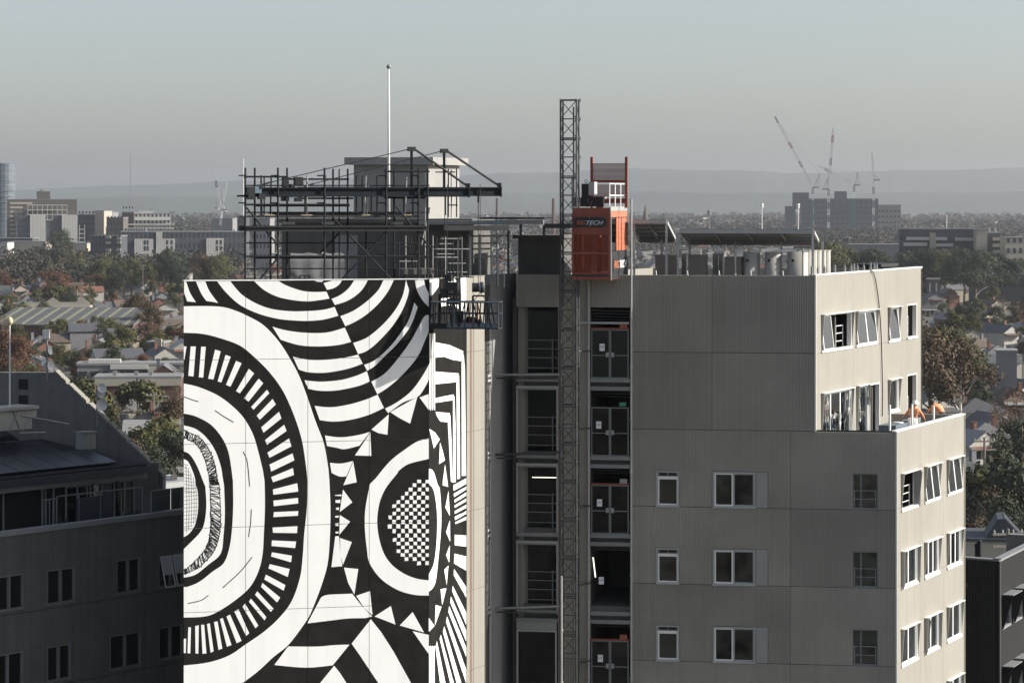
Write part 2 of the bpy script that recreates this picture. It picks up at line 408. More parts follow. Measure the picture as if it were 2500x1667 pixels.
def side_window(fc, a, b, z0, z1, kind):
    mb = MB(); t = .05; o0, o1 = -.17, .012
    mb.fbox(fc, a, a+t, z0, z1, o0, o1); mb.fbox(fc, b-t, b, z0, z1, o0, o1); mb.fbox(fc, a+t, b-t, z1-t, z1, o0, o1); mb.fbox(fc, a-.03, b+.02, z0-.04, z0+t, o0, o1+.05)
    w_ = obj('window', mb, M_WHITE, tower)
    h = z1-z0
    if not kind.startswith('void') or kind == 'void_shutter':
        # hood: top plate and two tapering cheeks
        p1 = .17; m2 = MB(); m2.fbox(fc, a-.04, b+.10, z1+.01, z1+.03, .002, p1); obj('hood', m2, M_WHITE, w_)
        full = kind in ('shutter', 'void_shutter')
        for x, full_ in ((a-.02, full and kind == 'shutter'), (b+.01, full)):
            m2 = MB(); pb = .12 if full_ else .02
            q = [fc.pt(x, z1, .003), fc.pt(x, z1, p1-.01 if full_ else .14), fc.pt(x, z0-.02, pb), fc.pt(x, z0-.02, .003)]
            m2.prism(q, fc.pt(.02, 0, 0)-fc.pt(0, 0, 0)); obj('cheek', m2, M_SHADE, w_)
        if full:      # casement swung out
            m2 = MB(); x = b-.12 if kind == 'void_shutter' else a+.10
            q = [fc.pt(x, z1-.08, -.1), fc.pt(x+.08, z1-.08, .22), fc.pt(x+.05, z0+.06, .1), fc.pt(x, z0+.06, -.1)]
            m2.prism(q, fc.pt(.03, 0, 0)-fc.pt(0, 0, 0)); obj('sash', m2, M_GREYM, w_)
    if kind in ('void', 'void1'): return w_
    n = {'open_big': 3, 'awning2': 2, 'awning2b': 2, 'awning1': 1, 'fixed1': 1, 'fixed2': 2, 'fixed3': 3, 'plastic': 3, 'plastic1': 1, 'shutter': 2, 'void_shutter': 0}[kind]
    xs = [a+t+(b-a-2*t)*i/max(1, n) for i in range(n+1)]
    for i in range(n):
        x0, x1 = xs[i]+.005, xs[i+1]-.005
        if kind == 'open_big' and i > 0: continue
        tilt = kind.startswith('awning') or kind == 'open_big'
        o = .15 if tilt else 0
        m2 = MB(); q = .045; zz0, zz1 = z0+t, z1-t
        def pp(s_, z_, oo): return fc.pt(s_, z_, oo-.08+o*(zz1-z_)/(zz1-zz0))
        for r in ((x0, x0+q, zz0, zz1), (x1-q, x1, zz0, zz1), (x0+q, x1-q, zz0, zz0+q), (x0+q, x1-q, zz1-q, zz1)):
            m2.hexa([pp(r[0], r[2], .04), pp(r[1], r[2], .04), pp(r[1], r[2], 0), pp(r[0], r[2], 0), pp(r[0], r[3], .04), pp(r[1], r[3], .04), pp(r[1], r[3], 0), pp(r[0], r[3], 0)])
        obj('sash', m2, M_WHITE, w_)
        m2 = MB(); m2.hexa([pp(x0+q, zz0+q, .024), pp(x1-q, zz0+q, .024), pp(x1-q, zz0+q, .016), pp(x0+q, zz0+q, .016), pp(x0+q, zz1-q, .024), pp(x1-q, zz1-q, .024), pp(x1-q, zz1-q, .016), pp(x0+q, zz1-q, .016)])
        obj('pane', m2, M_GLASS, w_)
    if kind.startswith('plastic'):
        r_ = random.Random(3); m2 = MB()
        for (fa, fb, lo, hi) in ((.02, .2, 0, 1), (.3, .62, 0, .55), (.75, .98, .05, 1)):
            k = 9; pts = []
            for j in range(6):
                for i in range(k):
                    s_ = a+(b-a)*(fa+(fb-fa)*i/(k-1)); z_ = z0+.1+(h-.2)*(lo+(hi-lo)*j/5)
                    pts.append(fc.pt(s_+r_.uniform(-.03, .03), z_, .05+.03*math.sin(i*2.1+j)+r_.uniform(0, .03)))
            m2.add(pts, [(j*k+i, j*k+i+1, (j+1)*k+i+1, (j+1)*k+i) for j in range(5) for i in range(k-1)])
        obj('plastic_sheet', m2, M_FILM, w_)
    return w_
for q in winU: side_window(FU, *q)
for q in winL: side_window(FL, *q)
def guard(fc, a, b, z0, out, n=2, hgt=1.05, parent=tower, mat=M_STEEL):
    mb = MB()
    for i in range(n): x = a+(b-a)*i/(n-1); mb.tube(fc.pt(x, z0, out), fc.pt(x, z0+hgt, out), .024, n=6)
    for zz in (hgt-.03, hgt*.66, hgt*.33): mb.tube(fc.pt(a, z0+zz, out), fc.pt(b, z0+zz, out), .018, n=6)
    return obj('guard_rail', mb, mat, parent)
for q in winU:
    if q[4] in ('open_big', 'void', 'void1'): guard(FU, q[0]+(.5*(q[1]-q[0]) if q[4] == 'open_big' else .05), q[1]-.05, q[2]-.05, -.35, 3, .95, mat=M_WHITE)
for q in winL:
    if q[4] == 'void_shutter': guard(FL, q[0]+.05, q[1]-.1, q[2]-.1, -.3, 3, .95, mat=M_WHITE)
for zb in ROWB:
    mb = MB(); mb.fbox(FF, WC[0]-.2, WC[1]+.2, zb-.2, zb+WH+.3, -1.5, -1.4); obj('inner_wall', mb, M_SMOOTH, tower)
    mb = MB(); t_ = .045
    for r in ((WC[0], WC[0]+t_, zb, zb+WH), (WC[1]-t_, WC[1], zb, zb+WH), (WC[0]+t_, WC[1]-t_, zb+WH-t_, zb+WH), (WC[0]+t_, WC[1]-t_, zb, zb+t_)): mb.fbox(FF, r[0], r[1], r[2], r[3], -.32, -.06)
    obj('opening_frame', mb, M_GREYM, tower)
    mb = MB(); k_ = int(zb*3) % 3; mb.tube(FF.pt(WC[0]+.1, zb+.2+.2*k_, -1.1), FF.pt(WC[1]-.05, zb+.7+.15*k_, -.9), .03, n=6); obj('handrail', mb, M_FRAMEG, tower)
    mb = MB(); mb.fbox(FF, WC[0]+.3, WC[0]+.36, zb, zb+WH, -.3, -.25); obj('mullion', mb, M_GREYM, tower)
    mb = MB(); mb.fbox(FF, WC[0], WC[1], zb, zb+WH, -.28, -.275); obj('pane', mb, M_GLASS, tower)
for zb in ROWB: guard(FF, WC[0]+.08, WC[1]-.1, zb-.3, -.2, 2, 1.05)
# ---- slabs, partitions, roof
back = dR*0.0
pA = FF.pt(0, 0); pB = FF.pt(SU, 0); pC = FU.pt(FU.len, 0); pD = FF.pt(SL, 0); pE = FL.pt(FL.len, 0); pF = FF.pt(0, 0)+Vector((dR.x, dR.y, 0))*14.5
def slab(name, poly, z0, z1, inset, mat, parent=tower):
    c = sum((Vector((p.x, p.y, 0)) for p in poly), Vector())/len(poly)
    q = [Vector((p.x, p.y, z0))+(Vector((c.x, c.y, z0))-Vector((p.x, p.y, z0))).normalized()*inset for p in poly]
    mb = MB(); mb.prism(q, (0, 0, z1-z0)); return obj(name, mb, mat, parent)
topz = ZT-.62
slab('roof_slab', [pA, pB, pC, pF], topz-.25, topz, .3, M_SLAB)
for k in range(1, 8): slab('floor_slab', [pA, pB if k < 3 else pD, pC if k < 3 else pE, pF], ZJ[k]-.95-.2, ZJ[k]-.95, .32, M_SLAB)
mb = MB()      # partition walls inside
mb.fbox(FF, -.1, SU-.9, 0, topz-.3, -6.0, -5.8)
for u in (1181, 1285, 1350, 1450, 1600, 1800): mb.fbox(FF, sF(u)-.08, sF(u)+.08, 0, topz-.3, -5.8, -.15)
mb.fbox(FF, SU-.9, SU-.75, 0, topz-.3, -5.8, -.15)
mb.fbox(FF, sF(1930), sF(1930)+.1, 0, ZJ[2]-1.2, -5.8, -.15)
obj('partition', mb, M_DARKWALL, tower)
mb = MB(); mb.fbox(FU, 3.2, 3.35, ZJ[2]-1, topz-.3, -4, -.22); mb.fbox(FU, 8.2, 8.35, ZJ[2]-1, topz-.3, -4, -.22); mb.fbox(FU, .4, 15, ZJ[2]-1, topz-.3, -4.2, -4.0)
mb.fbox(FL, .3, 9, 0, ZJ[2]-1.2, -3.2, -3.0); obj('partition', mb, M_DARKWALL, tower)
fb = Face((pC.x, pC.y), (pF.x, pF.y)); mb = MB(); mb.fbox(fb, 0, fb.len, 0, ZT-.05, -.2, 0)
fl_ = Face((pF.x, pF.y), (pA.x, pA.y)); mb.fbox(fl_, .1, fl_.len-.2, 0, ZT-.05, -.2, 0); obj('rear_wall', mb, M_CONC, tower)
fe = Face((pE.x, pE.y), (pE.x-6, pE.y+1)); mb = MB(); mb.fbox(fe, 0.02, 6, 0, ZJ[2], -.2, -.004); obj('rear_wall', mb, M_CONC, tower)
mb = MB(); mb.fbox(FU, .02, FU.len, ZT+.003, ZT+.05, -.24, .015); obj('coping', mb, M_WHITE, tower)
mb = MB(); mb.fbox(FL, .02, FL.len, ZJ[2]+.003, ZJ[2]+.045, -.24, .015); obj('coping', mb, M_WHITE, tower)
# terrace floor behind the lower parapet
slab('terrace_floor', [pB, pD, pE, pC], ZJ[2]-1.1, ZJ[2]-1.03, .25, M_CONC)
# ---- hoist landing bays in the front
M_RED = M('red_oxide_steel', (.23, .055, .03), .55, .15, 4)
M_ORANGE = M('orange_plastic', (.30, .085, .045), .6, .1, 4)
M_GREEN = M('green_plastic', (.05, .22, .14), .6, .1, 4)
M_PAPER = M('paper_white', (.75, .76, .78), .8, .03, 4)
M_INK = M('ink', (.03, .03, .035), .8, 0)
def screen(name, col, alpha):
    m = bpy.data.materials.new(name); m.use_nodes = True; n = m.node_tree; L = n.links; n.nodes.clear()
    tr = n.nodes.new('ShaderNodeBsdfTransparent'); df = n.nodes.new('ShaderNodeBsdfDiffuse'); df.inputs[0].default_value = (*col, 1)
    mx = n.nodes.new('ShaderNodeMixShader'); mx.inputs[0].default_value = alpha; o = n.nodes.new('ShaderNodeOutputMaterial')
    L.new(tr.outputs[0], mx.inputs[1]); L.new(df.outputs[0], mx.inputs[2]); L.new(mx.outputs[0], o.inputs[0]); return m
M_MESHD = glass('landing_gate_mesh', (.30, .32, .33), .015)
lit = {0: 'L13', 1: 'L12', 2: 'L11', 3: 'L10', 4: 'L9'}
for k in range(0, 6):
    zt = ZB if k == 0 else FF.hit(1400, 706+178.5*k)[1]
    zf_ = FF.hit(1400, 706+178.5*k+166)[1]                     # landing level
    # edge beams of the two bays
    for (a, b) in (B1, B2):
        mb = MB(); mb.fbox(FF, a+.01, b-.01, zf_-.10, zf_+.05, -.30, .01); mb.fbox(FF, a+.01, b-.01, zf_-.42, zf_-.27, -.30, -.02); obj('edge_beam', mb, M_GREYM, tower)
        mb = MB(); mb.fbox(FF, a, b, zf_-.27, zf_-.10, -5.8, -.31); obj('floor_slab', mb, M_SLAB, tower)
    # bay 2: double mesh gates with level sign
    a, b = B2
    if k != 3 and k < 6:
        gt = zf_+1.95
        for side_, (x0, x1) in enumerate(((a+.05, (a+b)/2-.01), ((a+b)/2+.01, b-.06))):
            mb = MB(); t = .035
            for r in ((x0, x0+t, zf_+.06, gt), (x1-t, x1, zf_+.06, gt), (x0+t, x1-t, gt-t, gt), (x0+t, x1-t, zf_+.06, zf_+.06+t), (x0+t, x1-t, zf_+.93, zf_+.96)): mb.fbox(FF, r[0], r[1], r[2], r[3], -.06, -.02)
            g_ = obj('landing_gate', mb, M_GREYM, tower)
            mb = MB(); mb.fbox(FF, x0+t, x1-t, zf_+.07, gt-t, -.045, -.04); obj('gate_mesh', mb, M_MESHD, g_)
            mb = MB(); xx = x1-.15 if side_ == 0 else x0+.03
            mb.fbox(FF, xx, xx+.12, zf_+.88, zf_+1.06, -.02, .02); obj('latch', mb, M_STEEL, g_)
        if k in (0, 2, 4):
            mb = MB(); mb.fbox(FF, a-.02, b-.04, gt+.01, gt+.07, -.07, 0); obj('gate_header', mb, M_RED, tower)
            mb = MB(); mb.fbox(FF, b-.40, b-.12, gt+.075, gt+.25, -.07, .02); obj('control_box', mb, M_ORANGE if k != 2 else M_SMOOTH, tower)
        else:
            mb = MB(); mb.fbox(FF, b-.42, b-.16, gt+.05, gt+.20, -.07, .02); obj('control_box', mb, M_GREEN, tower)
    if k in lit:
        sx = FF.hit({0: 1383, 1: 1375, 2: 1377, 3: 1381, 4: 1379}[k], 0)[0]; zz = zf_+1.26
        mb = MB(); mb.fbox(FF, sx-.10, sx+.10, zz-.14, zz+.14, -.012, 0.0); sg = obj('level_sign', mb, M_PAPER, tower)
        lettering(lit[k], FF, sx, zz+.02, .003, .13, .085, M_INK, sg, offset=.01)
    # bay 1: guard rails or glazing
    a, b = B1
    if k < 5:
        mb = MB()
        if k in (1, 2, 3): 
            mb.fbox(FF, a+.01, a+.05, zf_+.05, zt-.05, -.25, -.01); mb.fbox(FF, b-.07, b-.01, zf_+.05, zt-.05, -.25, -.01); mb.fbox(FF, a+.05, b-.07, zt-.14, zt-.06, -.25, -.01)
            obj('bay_frame', mb, M_FRAMEG, tower)
        mb = MB(); z0 = zf_+.06; hx = (a+.28, b-.28)
        for x in hx: mb.tube(FF.pt(x, z0, -.45), FF.pt(x, z0+1.5, -.45), .03, n=6)
        for zz in (.35, .75, 1.1, 1.44): mb.tube(FF.pt(a, z0+zz, -.45), FF.pt(b, z0+zz, -.45), .022, n=6)
        obj('guard_rail', mb, M_GREYM, tower)
        mb = MB(); mb.fbox(FF, a+.01, b-.01, zf_+.06, zt-.03, -.66, -.65); obj('bay_glazing', mb, glass('bay_glass', (.28, .31, .31), 0.0), tower)
        mb = MB(); z0 = zt-.75; mb.fbox(FF, a+.2+.2*(k % 2), a+1.15, z0, z0+.16, -2.5, -2.3); obj('duct', mb, M_STEEL, tower)
        r_ = random.Random(k); mb = MB()
        for i in range(4): x = a+r_.uniform(.1, 1.4); mb.fbox(FF, x, x+r_.uniform(.08, .5), zf_+.05, zf_+r_.uniform(.6, 2.3), -4.2, -3.9)
        obj('stud_wall', mb, M_SLAB, tower)
    mb = MB(); a, b = B2
    r_ = random.Random(40+k)
    for i in range(4): zz = zt-.15-.13*i; mb.tube(FF.pt(a, zz, -.8-.3*i), FF.pt(b, zz-.03, -.8-.3*i), .025, n=6)
    obj('service_pipe', mb, M_STEEL, tower)
# glazed panel in the lowest visible bay
a, b = B1; zt = FF.hit(1240, 1423)[1]; zm = FF.hit(1240, 1447)[1]
mb = MB(); mb.fbox(FF, a+.02, b-.06, zm, zt-.03, -.2, -.03); obj('spandrel', mb, M_SMOOTH, tower)
mb = MB(); mb.fbox(FF, a+.02, a+.08, 0, zm, -.2, -.01); mb.fbox(FF, b-.12, b-.06, 0, zm, -.2, -.01); mb.fbox(FF, a+.08, b-.12, zm-.06, zm-.003, -.2, -.01); bw = obj('window', mb, M_FRAMEG, tower)
mb = MB(); mb.fbox(FF, a+.08, b-.12, zm-2.6, zm-.06, -.1, -.09); obj('pane', mb, glass('bay_glass', (.28, .31, .31), 0.0), bw)
# lit tubes in the bays
M_TUBE = bpy.data.materials.new('fluorescent_tube'); M_TUBE.use_nodes = True
M_TUBE.node_tree.nodes['Principled BSDF'].inputs['Emission Color'].default_value = (1, .93, .8, 1); M_TUBE.node_tree.nodes['Principled BSDF'].inputs['Emission Strength'].default_value = 1.0
a, z = FF.hit(1217, 1099); b, _ = FF.hit(1279, 1099); mb = MB(); mb.tube(FF.pt(a, z, -.6), FF.pt(b, z, -.6), .02, n=6)
single('tube_light', mb, M_TUBE, 'glowing fluorescent tube across the top of an open bay', 'light', FF.pt((a+b)/2, z, -.6))
p, q = FF.hit(1359, 1282), FF.hit(1361, 1322); mb = MB(); mb.tube(FF.pt(p[0], p[1], -.4), FF.pt(q[0]+.06, q[1]-.1, -.4), .025, n=6)
single('tube_light', mb, M_TUBE, 'glowing upright work light tube in landing bay without gates', 'light', FF.pt(q[0], q[1], -.4))
# ---- mural block: core, return, grey recess wall
zm0 = 44.18
pM0 = FM.pt(0, 0); pN = FN.pt(FN.len, 0)
# core set 3 cm behind the panels so the joints read dark
mb = MB(); poly = [FM.pt(.02, 0, -.05), FM.pt(FM.len-.03, 0, -.05), FN.pt(FN.len-.02, 0, -.06), FN.pt(FN.len-.02, 0, -.06)+Vector((-4.2, 2.3, 0)), Vector((-5.5, 118.5, 0)), Vector((-12.9, 115.3, 0))]
mb.prism(poly, (0, 0, zm0-.5)); obj('tower_core', mb, M_CONC, tower)
mb = MB(); fs = Face((-12.9, 115.3), (pM0.x, pM0.y)); mb.fbox(fs, 0, fs.len-.12, 0, zm0, -.1, -.004); obj('wall_panel', mb, M_CONC, tower)
# bare concrete part of the return (right of the mural) and slot beside it
S_MUR = FN.s_at(1072)
for z0, z1 in zip([0]+[zm0-2.99*k for k in (4.94, 3.94, 2.94, 1.94, .94)], [zm0-2.99*k for k in (4.94, 3.94, 2.94, 1.94, .94)]+[zm0]):
    for a, b in ((S_MUR, S_MUR+.58), (S_MUR+.595, S_MUR+.66), (S_MUR+.675, FN.len)):
        mb = MB(); mb.fbox(FN, a+.006, b-.006, z0+.006, z1-.006, -.05, 0); obj('wall_panel', mb, M_CONC, tower)
M_GPAN = M('grey_shade_panel', (.235, .235, .235), .85, .06, .7, streak=.1)
for k in range(0, 6):
    zt = ZT+.02-ST*k-(1.0 if k else 0)+.0; zb = ZT-ST*(k+1)-1.0 if k < 5 else 0
    mb = MB(); mb.fbox(FG, .42, FG.len-.03, zb+.01, zt-.01, -.25, 0); obj('wall_panel', mb, M_GPAN, tower)
# slot glazing between return and grey wall
for k in range(0, 5):
    zb = ZT-ST*(k+1)-1.0
    mb = MB(); mb.fbox(FG, 0, .42, zb-.16, zb-.05, -.2, .05); mb.fbox(FG, 0, .42, zb+.05, zb+.14, -.2, .05); mb.fbox(FG, .30, .42, zb+.15, zb+2.7, -.2, .03); obj('slot_frame', mb, M_FRAMEG, tower)
mb = MB(); mb.fbox(FG, -.1, .42, 0, ZT-.9, -.55, -.45); obj('slot_glazing', mb, M_GLASSD, tower)
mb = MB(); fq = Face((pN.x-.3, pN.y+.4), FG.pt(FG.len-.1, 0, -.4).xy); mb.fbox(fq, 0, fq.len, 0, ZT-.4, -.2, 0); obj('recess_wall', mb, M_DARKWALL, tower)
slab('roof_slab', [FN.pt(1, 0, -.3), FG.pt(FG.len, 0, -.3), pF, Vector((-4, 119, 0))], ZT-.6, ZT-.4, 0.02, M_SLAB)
# ------------------------------------------------------------------ mural: painted shapes on the panel faces
M_MBLACK = M('mural_black', (.014, .0135, .0125), .9, .35, 1.6, rnd=.02, spec=.12)
M_MWHITE = M('mural_white', (.80, .80, .79), .8, .025, .8, streak=.06, bump=.1)
def A_(fc, x, y): return fc.hit((440+x/2.936)*.9408, (660+y/2.936)*.9408)
def B_(fc, x, y): return fc.hit((440+x/2.94)*.9408, (1150+y/2.94)*.9408)
def crv(pts, n=5):
    if len(pts) < 3: return list(pts)
    q = [pts[0]]+list(pts)+[pts[-1]]; out = []
    for i in range(1, len(q)-2):
        p0, p1, p2, p3 = q[i-1], q[i], q[i+1], q[i+2]
        for k in range(n):
            t = k/n
            out.append(tuple(.5*((2*p1[j])+(-p0[j]+p2[j])*t+(2*p0[j]-5*p1[j]+4*p2[j]-p3[j])*t*t+(-p0[j]+3*p1[j]-3*p2[j]+p3[j])*t**3) for j in (0, 1)))
    out.append(pts[-1]); return out
class Paint:
    def __init__(s, fc, smin, smax): s.fc = fc; s.mb = MB(); s.smin = smin; s.smax = smax
    def sz(s, pts, out):
        q = []
        for (a, z) in pts:
            a = min(max(a, s.smin), s.smax); z = min(z, zm0-.004); q.append(s.fc.pt(a, z, out))
        s.mb.add(q, [tuple(range(len(q)))])
MUR = {}
def paint(fc, layer):
    k = (id(fc), layer)
    if k not in MUR: MUR[k] = Paint(fc, .002 if fc is FM else .003, FM.len-.003 if fc is FM else S_MUR)
    return MUR[k]
def shape(fc, layer, *edges):
    """each edge: ('A' or 'B', points); edges are smoothed one by one and joined with sharp corners"""
    pts = []
    for e in edges:
        pts += crv([(A_ if e[0] == 'A' else B_)(fc, x, y) for x, y in e[1]])
    paint(fc, layer).sz(pts, .003*(layer+1))
def straight(fc, layer, zo, pts):
    paint(fc, layer).sz([(A_ if zo == 'A' else B_)(fc, x, y) for x, y in pts], .003*(layer+1))
def stroke(fc, layer, pts, wd, ends=True):       # painted line of width wd metres, pts are (s, z)
    P = paint(fc, layer); pts = [p for i, p in enumerate(pts) if i == 0 or abs(p[0]-pts[i-1][0])+abs(p[1]-pts[i-1][1]) > 1e-5]
    for a, b in zip(pts, pts[1:]):
        dx, dz = b[0]-a[0], b[1]-a[1]; l = math.hypot(dx, dz); nx, nz = -dz/l*wd/2, dx/l*wd/2
        P.sz([(a[0]-nx, a[1]-nz), (b[0]-nx, b[1]-nz), (b[0]+nx, b[1]+nz), (a[0]+nx, a[1]+nz)], .003*(layer+1))
# --- main panel, white on black
a = 'A'; b = 'B'
shape(FM, 0, (a, [(28, 78), (42, 78)]), (a, [(42, 78), (70, 160), (112, 228)]), (a, [(112, 228), (50, 222)]), (a, [(50, 222), (30, 165), (28, 150)]))
shape(FM, 0, (a, [(112, 75), (180, 75)]), (a, [(180, 80), (210, 150), (272, 234)]), (a, [(272, 234), (235, 226), (188, 220)]), (a, [(188, 220), (150, 165), (112, 78)]))
shape(FM, 0, (a, [(262, 75), (330, 160), (432, 250), (560, 310), (690, 345), (800, 358), (920, 362), (1030, 352), (1133, 325)]), (a, [(1107, 262), (1020, 283), (900, 292), (780, 292), (650, 275), (540, 235), (450, 180), (400, 130), (357, 75)]))
shape(FM, 0, (a, [(525, 72), (600, 140), (700, 190), (820, 215), (920, 222), (1000, 213), (1070, 202)]), (a, [(1048, 152), (970, 155), (880, 148), (790, 120), (740, 98), (695, 70)]))
straight(FM, 0, a, [(955, 66), (1025, 66), (1020, 83), (985, 82)])
shape(FM, 0, (a, [(1028, 92), (1080, 76), (1120, 64)]), (a, [(1165, 62), (1140, 100), (1100, 128), (1052, 140)]))
shape(FM, 0, (a, [(1085, 205), (1150, 175), (1210, 125), (1252, 62)]), (a, [(1350, 60), (1310, 130), (1260, 180), (1190, 222), (1108, 248)]))
shape(FM, 0, (a, [(1148, 328), (1240, 290), (1340, 220), (1420, 140), (1460, 62)]), (a, [(1535, 60), (1490, 150), (1420, 240), (1330, 320), (1250, 370), (1183, 400)]))
shape(FM, 0, (a, [(1240, 520), (1340, 480), (1450, 390), (1540, 285), (1595, 180), (1618, 70)]), (a, [(1618, 70), (1640, 140)]), (a, [(1640, 140), (1630, 190), (1590, 290), (1520, 400), (1420, 510), (1340, 575), (1275, 600)]))
shape(FM, 0, (a, [(1318, 677), (1400, 640), (1500, 550), (1580, 450), (1640, 350), (1678, 230)]), (a, [(1678, 230), (1702, 265)]), (a, [(1702, 265), (1650, 400), (1560, 520), (1470, 610), (1400, 680), (1340, 720)]))
shape(FM, 0, (a, [(1370, 797), (1470, 735), (1570, 620), (1650, 510), (1700, 420), (1750, 330), (1790, 320)]), (a, [(1790, 420), (1755, 500), (1700, 620), (1600, 740), (1500, 830), (1413, 888)]))
shape(FM, 0, (a, [(1468, 990), (1560, 940), (1660, 860), (1740, 750), (1790, 660)]), (a, [(1790, 770), (1740, 860), (1700, 905), (1600, 945), (1520, 1000), (1490, 1022)]))
shape(FM, 0, (a, [(1678, 60), (1745, 60)]), (a, [(1745, 60), (1762, 125), (1790, 180)]), (a, [(1790, 268), (1745, 225), (1700, 150), (1678, 62)]))
shape(FM, 0, (a, [(660, 403), (760, 430), (900, 447), (1050, 445), (1180, 410)]), (a, [(1225, 512), (1130, 535), (990, 545), (850, 535), (720, 497)]))
shape(FM, 0, (a, [(807, 618), (920, 640), (1050, 640), (1180, 625), (1275, 603)]), (a, [(1308, 668), (1200, 705), (1050, 732), (920, 730), (850, 710)]))
shape(FM, 0, (a, [(890, 787), (1010, 797), (1150, 785), (1260, 755), (1338, 722)]), (a, [(1360, 795), (1270, 830), (1120, 860), (1000, 862), (918, 848)]))
shape(FM, 0, (a, [(963, 970), (1080, 980), (1210, 960), (1330, 925), (1415, 890)]), (a, [(1460, 985), (1350, 1035), (1220, 1070), (1100, 1083), (1000, 1072)]))
shape(FM, 0, (a, [(1037, 1182), (1150, 1195), (1280, 1178), (1362, 1155)]), (a, [(1285, 1255), (1180, 1280), (1120, 1270), (1052, 1257)]))
shape(FM, 0, (a, [(1073, 1377), (1150, 1383), (1238, 1365)]), (a, [(1190, 1475), (1140, 1475), (1085, 1450)]))
for q in ([(1715, 910), (1790, 885), (1790, 1000)], [(1700, 905), (1505, 1015), (1575, 1060), (1648, 1097)], [(1495, 1030), (1370, 1140), (1420, 1165), (1485, 1177)], [(1362, 1160), (1310, 1240), (1252, 1325), (1370, 1328)], [(1240, 1368), (1170, 1538), (1265, 1517)]): straight(FM, 0, a, q)
for q in ([(1168, 130), (1235, 222), (1145, 292)], [(1145, 313), (1220, 360), (1142, 455)], [(1147, 478), (1232, 507), (1168, 670), (1150, 600)], [(1175, 690), (1278, 700), (1250, 882), (1205, 800)],
          [(1263, 892), (1362, 858), (1380, 1030), (1320, 980)], [(1512, 965), (1545, 1098), (1395, 1040)], [(1668, 1008), (1750, 1155), (1575, 1105)], [(1668, 1145), (1795, 1172), (1795, 1310)],
          [(1113, 465), (1140, 465), (1150, 590), (1163, 680), (1085, 687)]): straight(FM, 0, b, q)
for x0, y0, x1, y1 in ((1110, 166, 1158, 178), (1113, 203, 1150, 228), (1117, 258, 1140, 278), (1110, 317, 1137, 333), (1112, 370, 1137, 393), (1113, 430, 1137, 446)): straight(FM, 0, b, [(x0, y0+4), (x1, y0), (x1-2, y1), (x0+2, y1-3)])
# right-hand eye
shape(FM, 0, (a, [(1795, 1200), (1700, 1225), (1600, 1290), (1500, 1370), (1400, 1490)]), (b, [(1362, 90), (1330, 260), (1325, 400), (1340, 560), (1360, 660), (1440, 770), (1560, 850), (1680, 885), (1795, 891)]),
      (b, [(1795, 782), (1700, 770), (1600, 730), (1510, 660), (1450, 560), (1415, 400), (1425, 250), (1470, 130), (1560, 12)]), (a, [(1565, 1435), (1640, 1385), (1795, 1347)]))
r_ = random.Random(11)
rows = 23; y = 58
for j in range(rows):
    hgt = 27+3*math.sin(j*.7)+(3 if 3 < j < 18 else 0)
    for i in range(10):
        if (i+j) % 2: continue
        x1 = 1787-29.5*i+r_.uniform(-3, 3); x0 = x1-27+r_.uniform(-3, 3); yc = y+hgt/2; xm = (x0+x1)/2
        if ((xm-1790)/288)**2+((yc-372)/322)**2 > 1 or yc > 682: continue
        tl = r_.uniform(-3, 3)
        straight(FM, 0, b, [(x0, y+2+tl), (x1, y+2), (x1+r_.uniform(-3, 3), y+hgt-1), (x0+r_.uniform(-3, 3), y+hgt-1+tl)])
    y += hgt
# big left eye
OUT1 = ((a, [(24, 258), (170, 256), (300, 262), (400, 290), (500, 335), (600, 395), (700, 500), (780, 620), (850, 750), (905, 890), (970, 1080), (1030, 1240), (1062, 1420)]), (b, [(1070, 60), (1078, 250), (1075, 450), (1060, 650), (1020, 800), (960, 960), (910, 1065), (780, 1240), (670, 1330), (550, 1440), (390, 1560)]))
shape(FM, 0, *OUT1, (b, [(24, 1560), (24, 1392)]), (b, [(24, 1392), (200, 1370), (350, 1320), (470, 1240), (600, 1150), (710, 1050), (800, 930), (860, 760), (880, 600), (890, 450), (910, 250), (913, 60)]), (a, [(905, 1430), (875, 1230), (820, 1050), (740, 870), (640, 730), (530, 620), (430, 540), (300, 490), (160, 455), (24, 447)]))
for q in ([(20, 545), (45, 545), (30, 640), (20, 640)], [(75, 545), (112, 545), (95, 760), (58, 755)], [(150, 547), (183, 547), (165, 768), (133, 765)], [(250, 567), (290, 580), (238, 782), (200, 775)], [(325, 605), (362, 618), (295, 802), (268, 795)],
          [(400, 648), (440, 665), (360, 833), (328, 820)], [(492, 705), (530, 738), (428, 880), (400, 865)], [(562, 775), (595, 808), (490, 940), (458, 915)], [(622, 855), (638, 880), (525, 998), (508, 978)], [(662, 920), (685, 960), (570, 1070), (548, 1040)],
          [(708, 1012), (725, 1060), (597, 1162), (580, 1125)], [(745, 1105), (762, 1150), (622, 1248), (608, 1215)], [(780, 1203), (797, 1260), (640, 1342), (625, 1305)], [(805, 1310), (818, 1360), (652, 1440), (640, 1390)], [(808, 1415), (815, 1465), (665, 1517), (652, 1480)]): straight(FM, 0, a, q)
